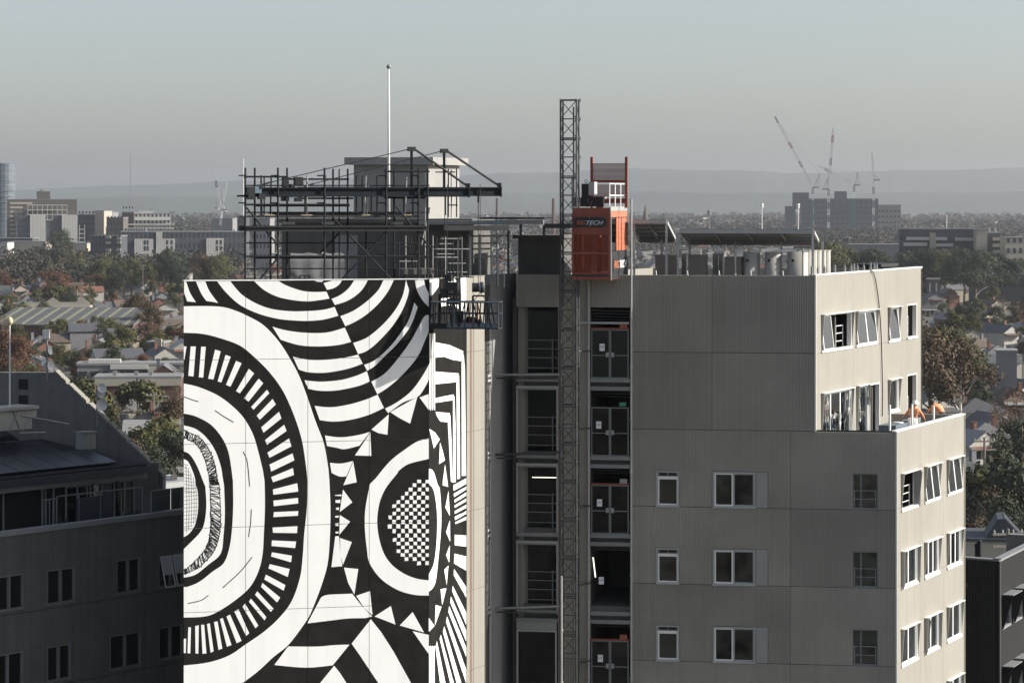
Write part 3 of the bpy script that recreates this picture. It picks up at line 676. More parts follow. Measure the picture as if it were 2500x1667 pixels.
for q in ([(840, 85), (847, 145), (668, 168), (665, 130)], [(845, 190), (847, 230), (672, 250), (668, 210)], [(847, 285), (845, 318), (668, 328), (672, 292)], [(842, 393), (838, 443), (665, 440), (663, 403)], [(832, 503), (825, 550), (655, 535), (658, 495)], [(802, 605), (795, 652), (652, 610), (658, 580)],
          [(785, 700), (772, 757), (633, 695), (642, 665)], [(755, 815), (742, 855), (603, 775), (615, 740)], [(717, 905), (695, 940), (580, 828), (590, 800)], [(670, 985), (650, 1007), (537, 885), (553, 860)], [(618, 1045), (605, 1068), (493, 935), (508, 912)], [(560, 1105), (540, 1125), (447, 970), (465, 948)],
          [(495, 1160), (473, 1180), (388, 1005), (418, 988)], [(440, 1215), (405, 1232), (332, 1040), (358, 1027)], [(368, 1245), (335, 1257), (285, 1060), (305, 1050)], [(302, 1270), (275, 1280), (242, 1080), (268, 1075)], [(240, 1290), (218, 1300), (192, 1095), (212, 1088)], [(188, 1305), (160, 1308), (150, 1100), (172, 1100)],
          [(130, 1307), (110, 1305), (107, 1110), (133, 1103)], [(72, 1305), (52, 1303), (58, 1118), (77, 1118)], [(40, 1303), (26, 1303), (26, 1200), (42, 1200)]): straight(FM, 0, b, q)
shape(FM, 0, (a, [(24, 810), (130, 835), (260, 890), (360, 960), (450, 1050), (520, 1170), (560, 1300), (592, 1430)]), (b, [(605, 70), (608, 250), (600, 450), (590, 600), (560, 720), (500, 830), (400, 920), (280, 1000), (180, 1040), (24, 1048)]))
shape(FM, 1, (a, [(24, 1025), (110, 1045), (220, 1105), (300, 1200), (345, 1300), (368, 1430)]), (b, [(378, 70), (380, 250), (370, 430), (350, 560), (310, 660), (230, 720), (140, 790), (60, 825), (24, 828)]))
shape(FM, 2, (a, [(24, 1110), (110, 1135), (190, 1200), (250, 1290), (290, 1400), (302, 1470)]), (b, [(314, 100), (320, 300), (310, 460), (290, 590), (200, 670), (110, 740), (24, 762)]))
shape(FM, 3, (a, [(24, 1295), (70, 1320), (120, 1400), (160, 1500)]), (b, [(180, 110), (187, 240), (175, 360), (140, 440), (24, 558)]))
shape(FM, 4, (a, [(24, 1350), (60, 1375), (100, 1470), (113, 1540)]), (b, [(125, 140), (128, 260), (110, 370), (70, 440), (24, 472)]))
for pts in ([(a, 28, 905), (a, 80, 925), (a, 130, 940)], [(a, 248, 1003), (a, 310, 1045), (a, 382, 1087)], [(a, 450, 1298), (a, 480, 1370), (a, 497, 1548)], [(b, 510, 272), (b, 505, 370), (b, 490, 470)], [(b, 515, 615), (b, 430, 720), (b, 305, 835)], [(b, 203, 888), (b, 150, 925), (b, 55, 947)]):
    stroke(FM, 1, crv([(A_ if z == a else B_)(FM, x, y) for z, x, y in pts]), .032)
# scribbled band
so = crv([A_(FM, x, y) for x, y in ((26, 1145), (140, 1200), (210, 1290), (250, 1400), (265, 1500))]+[B_(FM, x, y) for x, y in ((280, 110), (290, 350), (275, 480), (230, 590), (130, 690), (30, 737))], 12)
si = crv([A_(FM, x, y) for x, y in ((26, 1195), (110, 1240), (165, 1320), (200, 1440), (210, 1500))]+[B_(FM, x, y) for x, y in ((214, 110), (220, 300), (215, 430), (190, 540), (120, 630), (30, 712))], 12)
zz = []
for i in range(min(len(so), len(si))):
    j = r_.uniform(-.03, .03); p = so[i] if i % 2 else si[i]; k = min(i+1, len(so)-1)
    zz.append((p[0]+j, p[1]+r_.uniform(-.05, .05)))
    q = si[k] if i % 2 else so[k]; zz.append(((p[0]+q[0])/2+r_.uniform(-.1, .1), (p[1]+q[1])/2+r_.uniform(-.05, .05)))
stroke(FM, 3, zz, .022); stroke(FM, 3, so, .026); stroke(FM, 3, si, .026)
z2 = [(s_[0]+r_.uniform(-.05, .05), s_[1]+r_.uniform(-.05, .05)) for i in range(len(so)) for s_ in ((so[i], si[i]) if i % 2 else (si[i], so[i]))]
stroke(FM, 3, z2, .018)
for x in (45, 62, 80, 98, 113): 
    y0 = 1350+ (x-24)*1.6
    stroke(FM, 5, [A_(FM, x-4, y0+12), A_(FM, x, 1560), B_(FM, x+2, 250), B_(FM, x-2, 440-(x-45)*1.2)], .012)
for k in range(9): y = 1395+24*k; stroke(FM, 5, [A_(FM, 28, y-8), A_(FM, 58+6*k if k < 9 else 110, y+2)], .012)
for k in range(12): y = 118+27*k; stroke(FM, 5, [B_(FM, 28, y+10), B_(FM, (124, 125, 126, 126, 127, 127, 125, 120, 116, 108, 96, 80)[k], y)], .012)
shape(FM, 0, (b, [(1010, 905), (1060, 885), (1235, 877)]), (b, [(1235, 877), (1300, 960), (1378, 1040)]), (b, [(1330, 1052), (1200, 1055), (1060, 1072), (912, 1090)]))
shape(FM, 0, (b, [(775, 1255), (980, 1256), (1100, 1246), (1215, 1242)]), (b, [(1215, 1242), (1095, 1390)]), (b, [(1095, 1390), (960, 1405), (850, 1405), (675, 1388)]))
straight(FM, 0, b, [(1368, 1060), (1230, 1235), (1290, 1320), (1450, 1560), (1680, 1560), (1530, 1290), (1440, 1150)])
straight(FM, 0, b, [(1105, 1393), (970, 1560), (1220, 1560), (1150, 1450)])
# --- return face
for x0, x1 in ((1786, 1797), (1803, 1811), (1817, 1826)):
    straight(FN, 0, a, [(x0, 452), (x1, 452), (x1, 1005), (x0, 990)]); straight(FN, 0, b, [(x0, 1255), (x1, 1250), (x1, 1580), (x0, 1580)])
for q in ([(1828, 515), (1930, 535), (2030, 580), (2013, 650), (1950, 640), (1890, 618), (1828, 625)], [(1828, 725), (1995, 738), (1978, 800), (1828, 815)], [(1828, 915), (1960, 888), (1953, 930), (1828, 948)], [(1830, 1013), (1932, 1022), (1915, 1087), (1865, 1082), (1840, 1045)],
          [(2030, 590), (2040, 700), (2048, 1470), (2018, 1472), (2017, 660)], [(1998, 745), (2003, 1000), (2005, 1490), (1985, 1495), (1980, 810)], [(1965, 895), (1972, 1100), (1975, 1515), (1955, 1520), (1955, 935)], [(1935, 1030), (1945, 1250), (1952, 1520), (1940, 1510), (1918, 1090)],
          [(1785, 1135), (1825, 1160), (1860, 1210), (1818, 1275)], [(1862, 1230), (1880, 1290), (1897, 1360), (1855, 1387)], [(1898, 1390), (1920, 1550), (1880, 1520)],
          [(1788, 50), (1855, 50), (1850, 120), (1798, 188), (1788, 175)], [(1895, 50), (1960, 50), (1995, 95), (1925, 85)], [(1850, 215), (1900, 190), (1990, 215), (1994, 275), (1930, 250), (1850, 262)], [(2010, 50), (2050, 50), (2050, 420), (2018, 400)]): straight(FN, 0, a, q)
shape(FN, 0, (a, [(1783, 1420), (1815, 1440), (1843, 1530)]), (b, [(1862, 120), (1872, 260), (1872, 400), (1855, 600), (1830, 800), (1783, 864)]), (b, [(1783, 740), (1820, 660), (1840, 500), (1843, 300), (1820, 140), (1783, 90)]))
for q in ([(1895, 0), (1920, 110), (1883, 100)], [(1925, 140), (1935, 320), (1903, 260)], [(1935, 350), (1937, 505), (1908, 435)], [(1935, 530), (1930, 655), (1908, 600)], [(1925, 675), (1912, 815), (1895, 705)], [(1910, 838), (1880, 960), (1868, 845)], [(1833, 958), (1875, 970), (1828, 1105)], [(1783, 1052), (1825, 1108), (1783, 1150)],
          [(1960, 100), (2052, 50), (2052, 90), (1962, 140)], [(1963, 160), (2052, 110), (2052, 130), (1965, 185)], [(1968, 205), (2052, 150), (2052, 175), (1968, 225)], [(1968, 245), (2052, 195), (2052, 215), (1970, 262)], [(1970, 285), (2052, 240), (2052, 262), (1970, 305)], [(1970, 325), (2052, 285), (2052, 305), (1972, 350)], [(1973, 365), (2052, 325), (2052, 348), (1975, 378)],
          [(1970, 455), (2052, 460), (2052, 540), (1970, 530)], [(1968, 590), (2052, 610), (2052, 712), (1965, 660)], [(1965, 700), (2052, 830), (2052, 905), (1963, 745)], [(1955, 820), (2052, 1012), (2052, 1100), (1952, 860)], [(1942, 895), (2052, 1142), (2052, 1220), (1938, 940)], [(1930, 965), (2052, 1262), (2052, 1330), (1925, 1010)],
          [(1915, 1040), (2052, 1420), (2052, 1520), (1908, 1080)], [(1895, 1110), (2030, 1560), (1995, 1560), (1885, 1150)], [(1870, 1170), (1975, 1560), (1948, 1560), (1862, 1200)], [(1842, 1215), (1912, 1560), (1870, 1560), (1832, 1260)]): straight(FN, 0, b, q)
# --- base panels in black and the paint layers, cut along the panel joints
JU = [0]+[FM.s_at(u) for u in (564, 707, 848)]+[FM.len-.003]
JZ = [zm0-2.99*k for k in (.94, 1.94, 2.94, 3.94, 4.94)]
zl_ = [0]+JZ[::-1]+[zm0]
for z0, z1 in zip(zl_, zl_[1:]):
    for s0, s1 in zip(JU, JU[1:]):
        mb = MB(); mb.fbox(FM, s0+.008, s1-.008, z0+.008, z1-.008, -.046, 0); obj('mural_panel', mb, M_MBLACK, tower)
    mb = MB(); mb.fbox(FN, .01, S_MUR-.008, z0+.008, z1-.008, -.046, 0); obj('mural_panel', mb, M_MBLACK, tower)
def cut(mb, fc, ss, zs, name, mat, parent):
    me = mesh_of(name, mb, mat, OFF[parent.name]); bm = bmesh.new(); bm.from_mesh(me); off = OFF[parent.name]
    bmesh.ops.triangulate(bm, faces=bm.faces)
    for sg in ss:
        for dlt in (-.008, .008): bmesh.ops.bisect_plane(bm, geom=bm.verts[:]+bm.edges[:]+bm.faces[:], plane_co=fc.pt(sg+dlt, 0)-off, plane_no=(fc.d.x, fc.d.y, 0))
    for zg in zs:
        for dlt in (-.008, .008): bmesh.ops.bisect_plane(bm, geom=bm.verts[:]+bm.edges[:]+bm.faces[:], plane_co=(0, 0, zg+dlt), plane_no=(0, 0, 1))
    kill = []
    for f in bm.faces:
        c = f.calc_center_median()+off; s_ = (Vector((c.x, c.y))-fc.o).dot(fc.d)
        if any(abs(s_-q) < .0078 for q in ss) or any(abs(c.z-q) < .0078 for q in zs): kill.append(f)
    bmesh.ops.delete(bm, geom=kill, context='FACES')
    n3 = Vector((fc.n.x, fc.n.y, 0))
    for f in bm.faces:
        f.normal_update()
        if f.normal.dot(n3) < 0: f.normal_flip()
    bm.to_mesh(me); bm.free()
    o = bpy.data.objects.new(name, me); COL.objects.link(o); o.parent = parent; OFF[o.name] = off; return o
for (fid, layer), P in sorted(MUR.items(), key=lambda t: t[0][1]):
    fc = P.fc; white = layer in (0, 2, 4)
    cut(P.mb, fc, JU[1:-1] if fc is FM else [], JZ, 'mural_white_paint' if white else 'mural_black_paint', M_MWHITE if white else M_MBLACK, tower)
mb = MB(); mb.fbox(FM, 0.0, FM.len-.01, zm0+.003, zm0+.03, -.3, .02); obj('coping', mb, M_MWHITE, tower)
mb = MB(); mb.fbox(FN, .015, FN.len, zm0+.003, zm0+.03, -.3, .02); obj('coping', mb, M_CONC, tower)
# ------------------------------------------------------------------ roof of the mural block
M_SCAF = M('scaffold_tube', (.016, .017, .02), .7, .2, 5, spec=.2)
M_SCAFL = M('scaffold_tube_pale', (.30, .30, .29), .5, .15, 5, metal=.4)
M_BLUEST = M('blue_painted_steel', (.013, .017, .023), .7, .15, 3, spec=.2)
M_BLACKST = M('dark_steel', (.016, .017, .02), .65, .2, 3)
M_TIMBER = M('timber_sole_board', (.36, .29, .18), .8, .2, 4)
M_PLANT = M('plant_room_concrete', (.10, .097, .09), .9, .16, .9, streak=.18)
M_TANK = M('tank_room_render', (.26, .255, .245), .9, .08, .7, streak=.12)
M_TARP = M('grey_tarpaulin', (.13, .135, .145), .7, .1, 1.2, bump=.4)
def offset_face(fc, o): 
    f = Face(fc.o+fc.n*o, fc.o+fc.n*o+fc.d*fc.len); return f
def Z2(x, y): return (560+x/3.357)*.9408, (340+y/3.357)*.9408
def Z3(x, y): return (1160+x/3.136)*.9408, (200+y/3.136)*.9408
def Z4(x, y): return (1540+x/2.45)*.9408, (260+y/2.45)*.9408
def Z5(x, y): return (1560+x/2.8)*.9408, (620+y/2.8)*.9408
def Z7(x, y): return (1040+x/7.84)*.9408, (640+y/7.84)*.9408
def on(fc, uv): s, z = fc.hit(*uv); return fc.pt(s, z)
# plant room and tank room (parts of the tower)
FP = Face(W(647, HY, 113.2), W(1077, HY, 112.0)); zpt = FP.hit(800, 512)[1]
mb = MB(); mb.fbox(FP, 0, FP.len, 43.6, zpt, -5.0, 0); pr = obj('plant_room', mb, M_PLANT, tower)
mb = MB(); mb.fbox(FP, -.15, FP.len+.15, zpt+.003, zpt+.16, -5.2, .18); obj('roof_edge', mb, M_PLANT, pr)
mb = MB(); s1 = FP.hit(770, 600)[0]; mb.fbox(FP, s1, s1+.9, 43.65, 45.7, .003, .03); obj('door', mb, M_GREYM, pr)
FT = Face(W(812.5, HY, 114.6), W(983.5, HY, 114.1)); zt0 = FT.hit(850, 500)[1]; zt1 = FT.hit(850, 379)[1]; zt2 = FT.hit(850, 362)[1]
FTR = side(FT, FT.len, 1055, dN)
mb = MB(); p = [FT.pt(0, zpt+.16), FT.pt(FT.len, zpt+.16), FTR.pt(FTR.len, zpt+.16), FTR.pt(FTR.len, zpt+.16)-Vector((FT.d.x*FT.len, FT.d.y*FT.len, 0))]
mb.prism(p, (0, 0, zt1-zpt-.16)); tk = obj('tank_room', mb, M_TANK, tower)
c = sum(p, Vector())/4; q = [Vector((a.x, a.y, zt1+.003))+(a-c).normalized()*.42 for a in p]; mb = MB(); mb.prism(q, (0, 0, zt2-zt1)); obj('roof_slab', mb, M_TANK, tk)
for (x0, x1) in ((1040, 1250), (1270, 1610)):
    mb = MB(); s0 = FT.hit(*Z2(x0, 300))[0]; s1 = FT.hit(*Z2(x1, 300))[0]; mb.fbox(FT, s0, s1, zt0+.1, zt1-.25, .003, .02); obj('cladding_panel', mb, M_TANK, tk)
# covered equipment
mb = MB(); f1 = offset_face(FM, -4.5); s0, z1 = f1.hit(*Z2(500, 935)); s1, _ = f1.hit(*Z2(945, 935))
pts = []; r_ = random.Random(5)
for j in range(5):
    for i in range(13):
        t = i/12; zz = 43.7+(z1-43.7)*(j/4)+(r_.uniform(-.06, .08) if j == 4 else 0); pts.append(f1.pt(s0+(s1-s0)*t+r_.uniform(-.02, .02), zz, .03*math.sin(i*1.7)*(1-j/4)+r_.uniform(-.03, .03)))
for i in range(13): pts.append(f1.pt(s0+(s1-s0)*i/12, z1-.05+r_.uniform(-.05, .05), -1.2))
mb.add(pts, [(j*13+i, j*13+i+1, (j+1)*13+i+1, (j+1)*13+i) for j in range(5) for i in range(12)])
single('tarpaulin', mb, M_TARP, 'grey tarpaulin draped over equipment behind the scaffold tubes', 'tarpaulin', f1.pt((s0+s1)/2, 43.68), smooth=True)
# ---- main scaffold
fr = offset_face(FM, -1.0); bk = offset_face(FM, -2.3); base_z = 43.7
scaf = thing('roof_scaffold', 'dark tube scaffold with decks on the roof above the mural', 'scaffold', fr.pt(3, base_z))
def standard(fc, x, y0, parent, r=.036, yb=None, mat=M_SCAF):
    t = on(fc, Z2(x, y0)); b_ = Vector((t.x, t.y, base_z)) if yb is None else Vector((t.x, t.y, on(fc, Z2(x, yb)).z)); return rod('standard', b_, t, r, mat, parent)
for x in (130, 398, 780, 1285, 1550, 1625): standard(fr, x, 235+(x > 1000)*6, scaf)
for x in (208, 473, 850, 970, 1350): standard(bk, x, 235+(x > 600)*8, scaf)
for x, y in ((900, 245), (338, 750), (1120, 715)): standard(bk, x, y, scaf, .04 if x != 900 else .026)
def ledger(fc, x0, x1, y, parent=scaf, r=.034, mat=M_SCAF): return rod('ledger', on(fc, Z2(x0, y)), on(fc, Z2(x1, y)), r, mat, parent)
for fc, x0, x1, y in ((fr, 120, 480, 308), (bk, 470, 980, 328), (fr, 62, 800, 465), (bk, 560, 1015, 485), (fr, 125, 985, 536), (bk, 200, 985, 545), (fr, 120, 1640, 960), (bk, 200, 1640, 972), (fr, 1270, 1640, 265), (bk, 1270, 1600, 480)): ledger(fc, x0, x1, y)
for p, q in (((130, 550), (400, 870)), ((870, 665), (1330, 1150)), ((1365, 550), (1640, 880)), ((390, 980), (240, 1160)), ((1280, 770), (920, 1150))): rod('brace', on(fr, Z2(*p)), on(fr, Z2(*q)), .034, M_SCAF, scaf)
for p, q in (((900, 770), (740, 935)), ((1550, 880), (1430, 1140))): rod('brace', on(bk, Z2(*p)), on(bk, Z2(*q)), .034, M_SCAF, scaf)
for x in (130, 398, 780, 1285, 1550):                       # transoms front to back
    for y in (310, 536, 960): s_, z_ = fr.hit(*Z2(x, y)); rod('transom', fr.pt(s_, z_+.06), fr.pt(s_, z_+.06, -1.35), .024, M_SCAF, scaf)
    for y in (308, 465, 536, 720, 960):                     # couplers
        c_ = on(fr, Z2(x, y)); rod('coupler', c_-Vector((.0, 0, .055)), c_+Vector((0, 0, .055)), .055, M_SCAF, scaf)
for i, (fc, x0, x1, y0, y1) in enumerate(((fr, 130, 1630, 712, 752),)):
    a0, b0 = fc.hit(*Z2(x0, y0)), fc.hit(*Z2(x1, y1)); mb = MB()
    zc, zd = b0[1], a0[1]; mb.fbox(fc, a0[0], b0[0], zc, zc+.05, -.1, .1); mb.fbox(fc, a0[0], b0[0], zd-.05, zd, -.1, .1); mb.fbox(fc, a0[0], b0[0], zc+.05, zd-.05, -.03, .03); obj('needle_beam', mb, M_BLACKST, scaf)
    mb = MB(); mb.fbox(fc, a0[0], b0[0], zc, zd, -1.5, -1.3); obj('needle_beam', mb, M_BLACKST, scaf)
sA = fr.hit(*Z2(410, 628))[0]; sB = fr.hit(*Z2(1560, 628))[0]; zdk = fr.hit(*Z2(900, 640))[1]; sA0 = fr.hit(*Z2(140, 628))[0]
n = 6
for i in range(n):
    mb = MB(); o = -.12-.23*i; mb.fbox(fr, sA0, sB, zdk, zdk+.055, o-.21, o); obj('deck_plank', mb, M_BLACKST, scaf)
mb = MB(); mb.fbox(fr, sA, sB, zdk+.06, zdk+.20, -1.52, -1.48); obj('toe_board', mb, M_PLANT, scaf)
for x in (345, 650, 1145, 1475):
    s_, _ = fr.hit(*Z2(x, 620)); mb = MB(); mb.fbox(fr, s_-.2, s_+.2, zdk+.06, zdk+.1, -1.0, -.35); obj('sole_board', mb, M_TIMBER, scaf)
for xb, xt, yt in ((290, 283, 295), (360, 367, 295), (660, 663, 295), (1133, 1148, 300), (1155, 1166, 375), (1468, 1482, 310)):
    a0 = fr.hit(*Z2(xb, 610))[0]; b0, bz = fr.hit(*Z2(xt, yt)); rod('prop', fr.pt(a0, zdk+.1, -.6), fr.pt(b0, bz, -.6), .03, M_SCAFL if xt > 600 else M_SCAF, scaf)
for i, x in enumerate((525, 850, 1420)):
    s_, z_ = fr.hit(*Z2(x, 690)); mb = MB(); mb.fbox(fr, s_-.18, s_+.2, z_-.05, z_+.05, -1.2, -.8); obj('timber_packer', mb, M_SMOOTH if i == 2 else M_SCAFL, scaf)
# right-hand bay of the scaffold towards the return face
for x, y0, yb in ((1555, 250, 1135), (1605, 260, 1135), (1625, 245, 1135), (1690, 840, 1130), (1770, 800, 1130), (1820, 250, 640), (1795, 245, 640), (1862, 240, 640), (1880, 790, 1130), (1905, 800, 1130), (1960, 780, 1130), (1390, 840, 1140), (1445, 790, 1140)):
    fc = fr if x in (1555, 1625, 1690, 1880, 1390) else bk; standard(fc, x, y0, scaf, .024, yb, M_SCAFL if x in (1605, 1770, 1820, 1905, 1445) else M_SCAF)
for x0, x1, y in ((1690, 1850, 270), (1450, 1640, 262), (1380, 1700, 882), (1680, 1970, 900), (1730, 1910, 815), (1680, 1880, 968), (1390, 1560, 1000), (1790, 1870, 540), (1690, 1965, 995), (1880, 2000, 1130)):
    ledger(bk if (x0 % 4) else fr, x0, x1, y, scaf, .022, M_SCAFL if x0 in (1680, 1730, 1390) else M_SCAF)
rq = random.Random(15)
for k in range(9): x = 1660+35*k; standard(fr if k % 2 else bk, x+rq.uniform(-8, 8), 790+rq.uniform(0, 80), scaf, .022, 1130, M_SCAFL if k % 3 == 0 else M_SCAF)
for k in range(8): x = 1640+rq.uniform(0, 160); ledger(fr if k % 2 else bk, x, x+rq.uniform(90, 190), 820+38*k+rq.uniform(-8, 8), scaf, .02, M_SCAFL if k % 2 else M_SCAF)
for x in (285, 1040, 1090, 1210): standard(bk, x, 300, scaf, .026, 640)
for y in (380, 600, 850, 1060): ledger(bk, 130, 1640, y, scaf, .024)
rod('brace', on(bk, Z2(1640, 560)), on(bk, Z2(1575, 865)), .03, M_SCAFL, scaf)
for k in (0, 1): rod('ladder_stile', on(bk, Z2(1458+22*k, 790)), on(bk, Z2(1515+22*k, 1060)), .022, M_SCAF, scaf)
for k in range(7): rod('ladder_rung', on(bk, Z2(1464+8*k, 820+37*k)), on(bk, Z2(1486+8*k, 820+37*k)), .014, M_SCAF, scaf)
mb = MB(); s0, z0 = fr.hit(*Z2(1425, 1110)); s1, z1 = fr.hit(*Z2(1720, 1062)); mb.fbox(fr, s0, s1, z0, z1, -1.3, -.2); obj('deck_plank', mb, M_PLANT, scaf)
mb = MB(); s0, z0 = fr.hit(*Z2(575, 1145)); fh = offset_face(fr, .3)
for (xa, ya), (xb, yb) in (((580, 1115), (660, 1115)), ((660, 1115), (662, 1145)), ((580, 1145), (578, 1115)), ((580, 1142), (662, 1142)), ((620, 1115), (620, 1142))): mb.tube(on(fh, Z2(xa, ya)), on(fh, Z2(xb, yb)), .03, n=6)
obj('hoop_rail', mb, M_BLACKST, scaf)
# ---- two cantilever rigs
def rig(label, o, x0, x1, yc, px, py, tipx, backx, backy, wx):
    fc = offset_face(FM, o); b0 = on(fc, Z2(px, yc)); t = thing('cantilever_rig', label, 'hoist beam', (b0.x, b0.y, zdk+.055), 'roof beams for the hanging platform')
    s0, z1 = fc.hit(*Z2(x0, yc-17)); s1, z0 = fc.hit(*Z2(x1, yc+17)); z0 = z1-.34
    mb = MB(); mb.fbox(fc, s0, s1, z0, z0+.045, -.09, .09); mb.fbox(fc, s0, s1, z1-.045, z1, -.09, .09); mb.fbox(fc, s0, s1, z0+.045, z1-.045, -.02, .02); bm_ = obj('beam', mb, M_BLUEST, t)
    mb = MB(); mb.fbox(fc, s1-.03, s1+.02, z0-.02, z1+.02, -.1, .1); obj('end_plate', mb, M_BLUEST, bm_)
    sp, zp = fc.hit(*Z2(px, py)); rod('mast_post', fc.pt(sp, z1), fc.pt(sp, zp), .10, M_BLACKST, t, 'box')
    mb = MB(); mb.fbox(fc, sp-.14, sp+.14, zp-.12, zp+.04, -.1, .1); obj('head', mb, M_BLACKST, t)
    rod('tie_rod', fc.pt(sp+.1, zp-.03), fc.pt(fc.hit(*Z2(tipx, yc))[0], z1+.05), .045, M_BLACKST, t)
    rod('tie_wire', fc.pt(sp-.1, zp-.05), on(fc, Z2(backx, backy)), .016, M_BLACKST, t)
    rod('tie_wire', on(fc, Z2(backx, backy)), on(fc, Z2(backx-80, backy+25)), .03, M_BLACKST, t)
    rod('lug', fc.pt(fc.hit(*Z2(tipx, yc))[0], z1), fc.pt(fc.hit(*Z2(tipx, yc))[0], z1+.16), .16, M_BLACKST, t, 'box')
    for xx, yy, w_, h_, m_ in wx:
        s_, z_ = fc.hit(*Z2(xx, yy)); mb = MB(); k = 1/3.357/63*1.04; mb.fbox(fc, s_-w_*k/2, s_+w_*k/2, z_-h_*k/2, z_+h_*k/2, -.2, .22); obj('counterweight', mb, m_, t)
    for xx in (x0+60, px-330, px+10):                         # legs down to the deck
        s_, _ = fc.hit(*Z2(xx, yc)); rod('leg', fc.pt(s_, zdk+.06), fc.pt(s_, z0), .06, M_BLACKST, t, 'box')
    return t, fc
M_WINCH = M('winch_casing', (.18, .24, .28), .4, .2, 5, metal=.3)
rig1, fr1 = rig('dark steel cantilever beam with shorter arm and low counterweights on the roof scaffold', -1.1, 200, 1965, 412, 1493, 72, 1955, 330, 355, ((170, 415, 60, 45, M_BLACKST), (175, 465, 50, 55, M_BLACKST), (228, 415, 50, 50, M_WINCH), (262, 470, 50, 40, M_BLACKST), (250, 392, 30, 35, M_BLACKST)))
rig2, fr2 = rig('dark steel cantilever beam with longer arm, a hanging hook and tall winch on the scaffold', -2.1, 560, 2225, 408, 1760, 88, 2212, 690, 365, ((458, 355, 40, 80, M_BLACKST), (565, 345, 60, 60, M_BLACKST), (572, 320, 40, 20, M_TIMBER), (512, 385, 30, 30, M_BLACKST), (455, 475, 50, 60, M_BLACKST), (520, 462, 70, 36, M_WINCH), (562, 490, 46, 40, M_BLACKST)))
s_, z_ = fr2.hit(*Z2(2040, 428)); rod('trolley', fr2.pt(s_, z_-.12), fr2.pt(s_, z_+.06), .16, M_BLACKST, rig2, 'box'); rod('hook_block', fr2.pt(s_, z_-.42), fr2.pt(s_, z_-.12), .07, M_BLACKST, rig2, 'box')
rod('hoist_rope', fr2.pt(s_, fr2.hit(*Z2(2040, 1240))[1]), fr2.pt(s_, z_-.42), .014, M_SCAF, rig2)
s_, z_ = fr2.hit(*Z2(1765, 430)); rod('hoist_rope', fr2.pt(s_, fr2.hit(*Z2(1765, 1180))[1]), fr2.pt(s_, z_), .014, M_SCAF, rig2)
# ---- flagpole
fpl = offset_face(FM, -6); b_ = on(fpl, (893, 500)); t_ = on(fpl, (893, 158)); fp = thing('flagpole', 'tall white flagpole with dark ball finial on the tower roof', 'flagpole', (b_.x, b_.y, zpt+.16))
mb = MB(); mb.tube((b_.x, b_.y, zpt+.16), (t_.x, t_.y, t_.z), .055, .035, n=10); obj('pole', mb, M_WHITE, fp, True)
mb = MB(); mb.ball((t_.x, t_.y, t_.z+.07), .09, 10, 8); obj('finial', mb, M_GREYM, fp, True)
mb = MB(); mb.tube((t_.x+.05, t_.y, b_.z), (t_.x+.04, t_.y, t_.z), .008, n=5); obj('halyard', mb, M_GREYM, fp)
# ---- low wall pieces and vents seen through the scaffold
for i, (x0, x1, y0) in enumerate(((135, 225, 1135), (310, 390, 1122))):
    fc = offset_face(FM, -8); s0, z1 = fc.hit(*Z2(x0, y0)); s1, _ = fc.hit(*Z2(x1, y0)); mb = MB(); mb.fbox(fc, s0, s1, 43.6, z1, -.5, 0); mb.fbox(fc, s0-.05, s1+.05, z1+.003, z1+.06, -.55, .05)
    single('roof_vent', mb, M_CONC, ('small pale concrete roof vent at the open end of the scaffold', 'pale concrete roof vent beside the dark scaffold post')[i], 'vent', fc.pt((s0+s1)/2, 43.6))
# ---- flat roof deck on posts to the right of the plant room
FD = Face(W(1020, HY, 110.6), W(1312, HY, 109.9)); dk = thing('roof_walkway_canopy', 'flat steel deck canopy on dark posts linking plant room and hoist', 'canopy', FD.pt(2, 43.6))
def dbox(name, x0, x1, y0, y1, o0, o1, mat, zz=Z2):
    s0, z1 = FD.hit(*zz(x0, y0)); s1, z0 = FD.hit(*zz(x1, y1)); mb = MB(); mb.fbox(FD, s0, s1, FD.hit(*zz(x0, y1))[1], z1, o0, o1); return obj(name, mb, mat, dk)
dbox('deck', 1560, 2290, 668, 700, -2.6, .05, M_GREYM); dbox('fascia', 1760, 2290, 706, 748, -.05, .08, M_CONC); dbox('fascia', 1985, 2260, 672, 696, .06, .09, M_WINCH)
mb = MB(); s0, z0 = FD.hit(*Z2(2050, 655)); s1, _ = FD.hit(*Z3(530, 1050)); corr(mb, FD, s0, s1, z0, z0+.07, .09, .04, .1); mb.fbox(FD, s0, s1, z0+.02, z0+.05, -2.4, .05); obj('roof_sheet', mb, M_SCAF, dk)
dbox('deck_beam', 235, 520, 1058, 1090, -.3, .0, M_GREYM, Z3); dbox('deck_beam', 530, 735, 1086, 1120, -.3, .0, M_BLACKST, Z3); dbox('deck_beam', 1560, 1760, 712, 752, -.3, .0, M_BLACKST)
for x, w_, m_ in ((2250, .05, M_STEEL), (2283, .09, M_BLACKST)):
    s_, z_ = FD.hit(*Z2(x, 748)); rod('post', FD.pt(s_, 43.7, -.1), FD.pt(s_, z_, -.1), w_, m_, dk, 'box')
for x, y in ((345, 1090), (523, 1100)):
    s_, z_ = FD.hit(*Z3(x, y)); rod('post', FD.pt(s_, z_-.45, -.15), FD.pt(s_, z_, -.15), .1, M_BLACKST, dk, 'box')
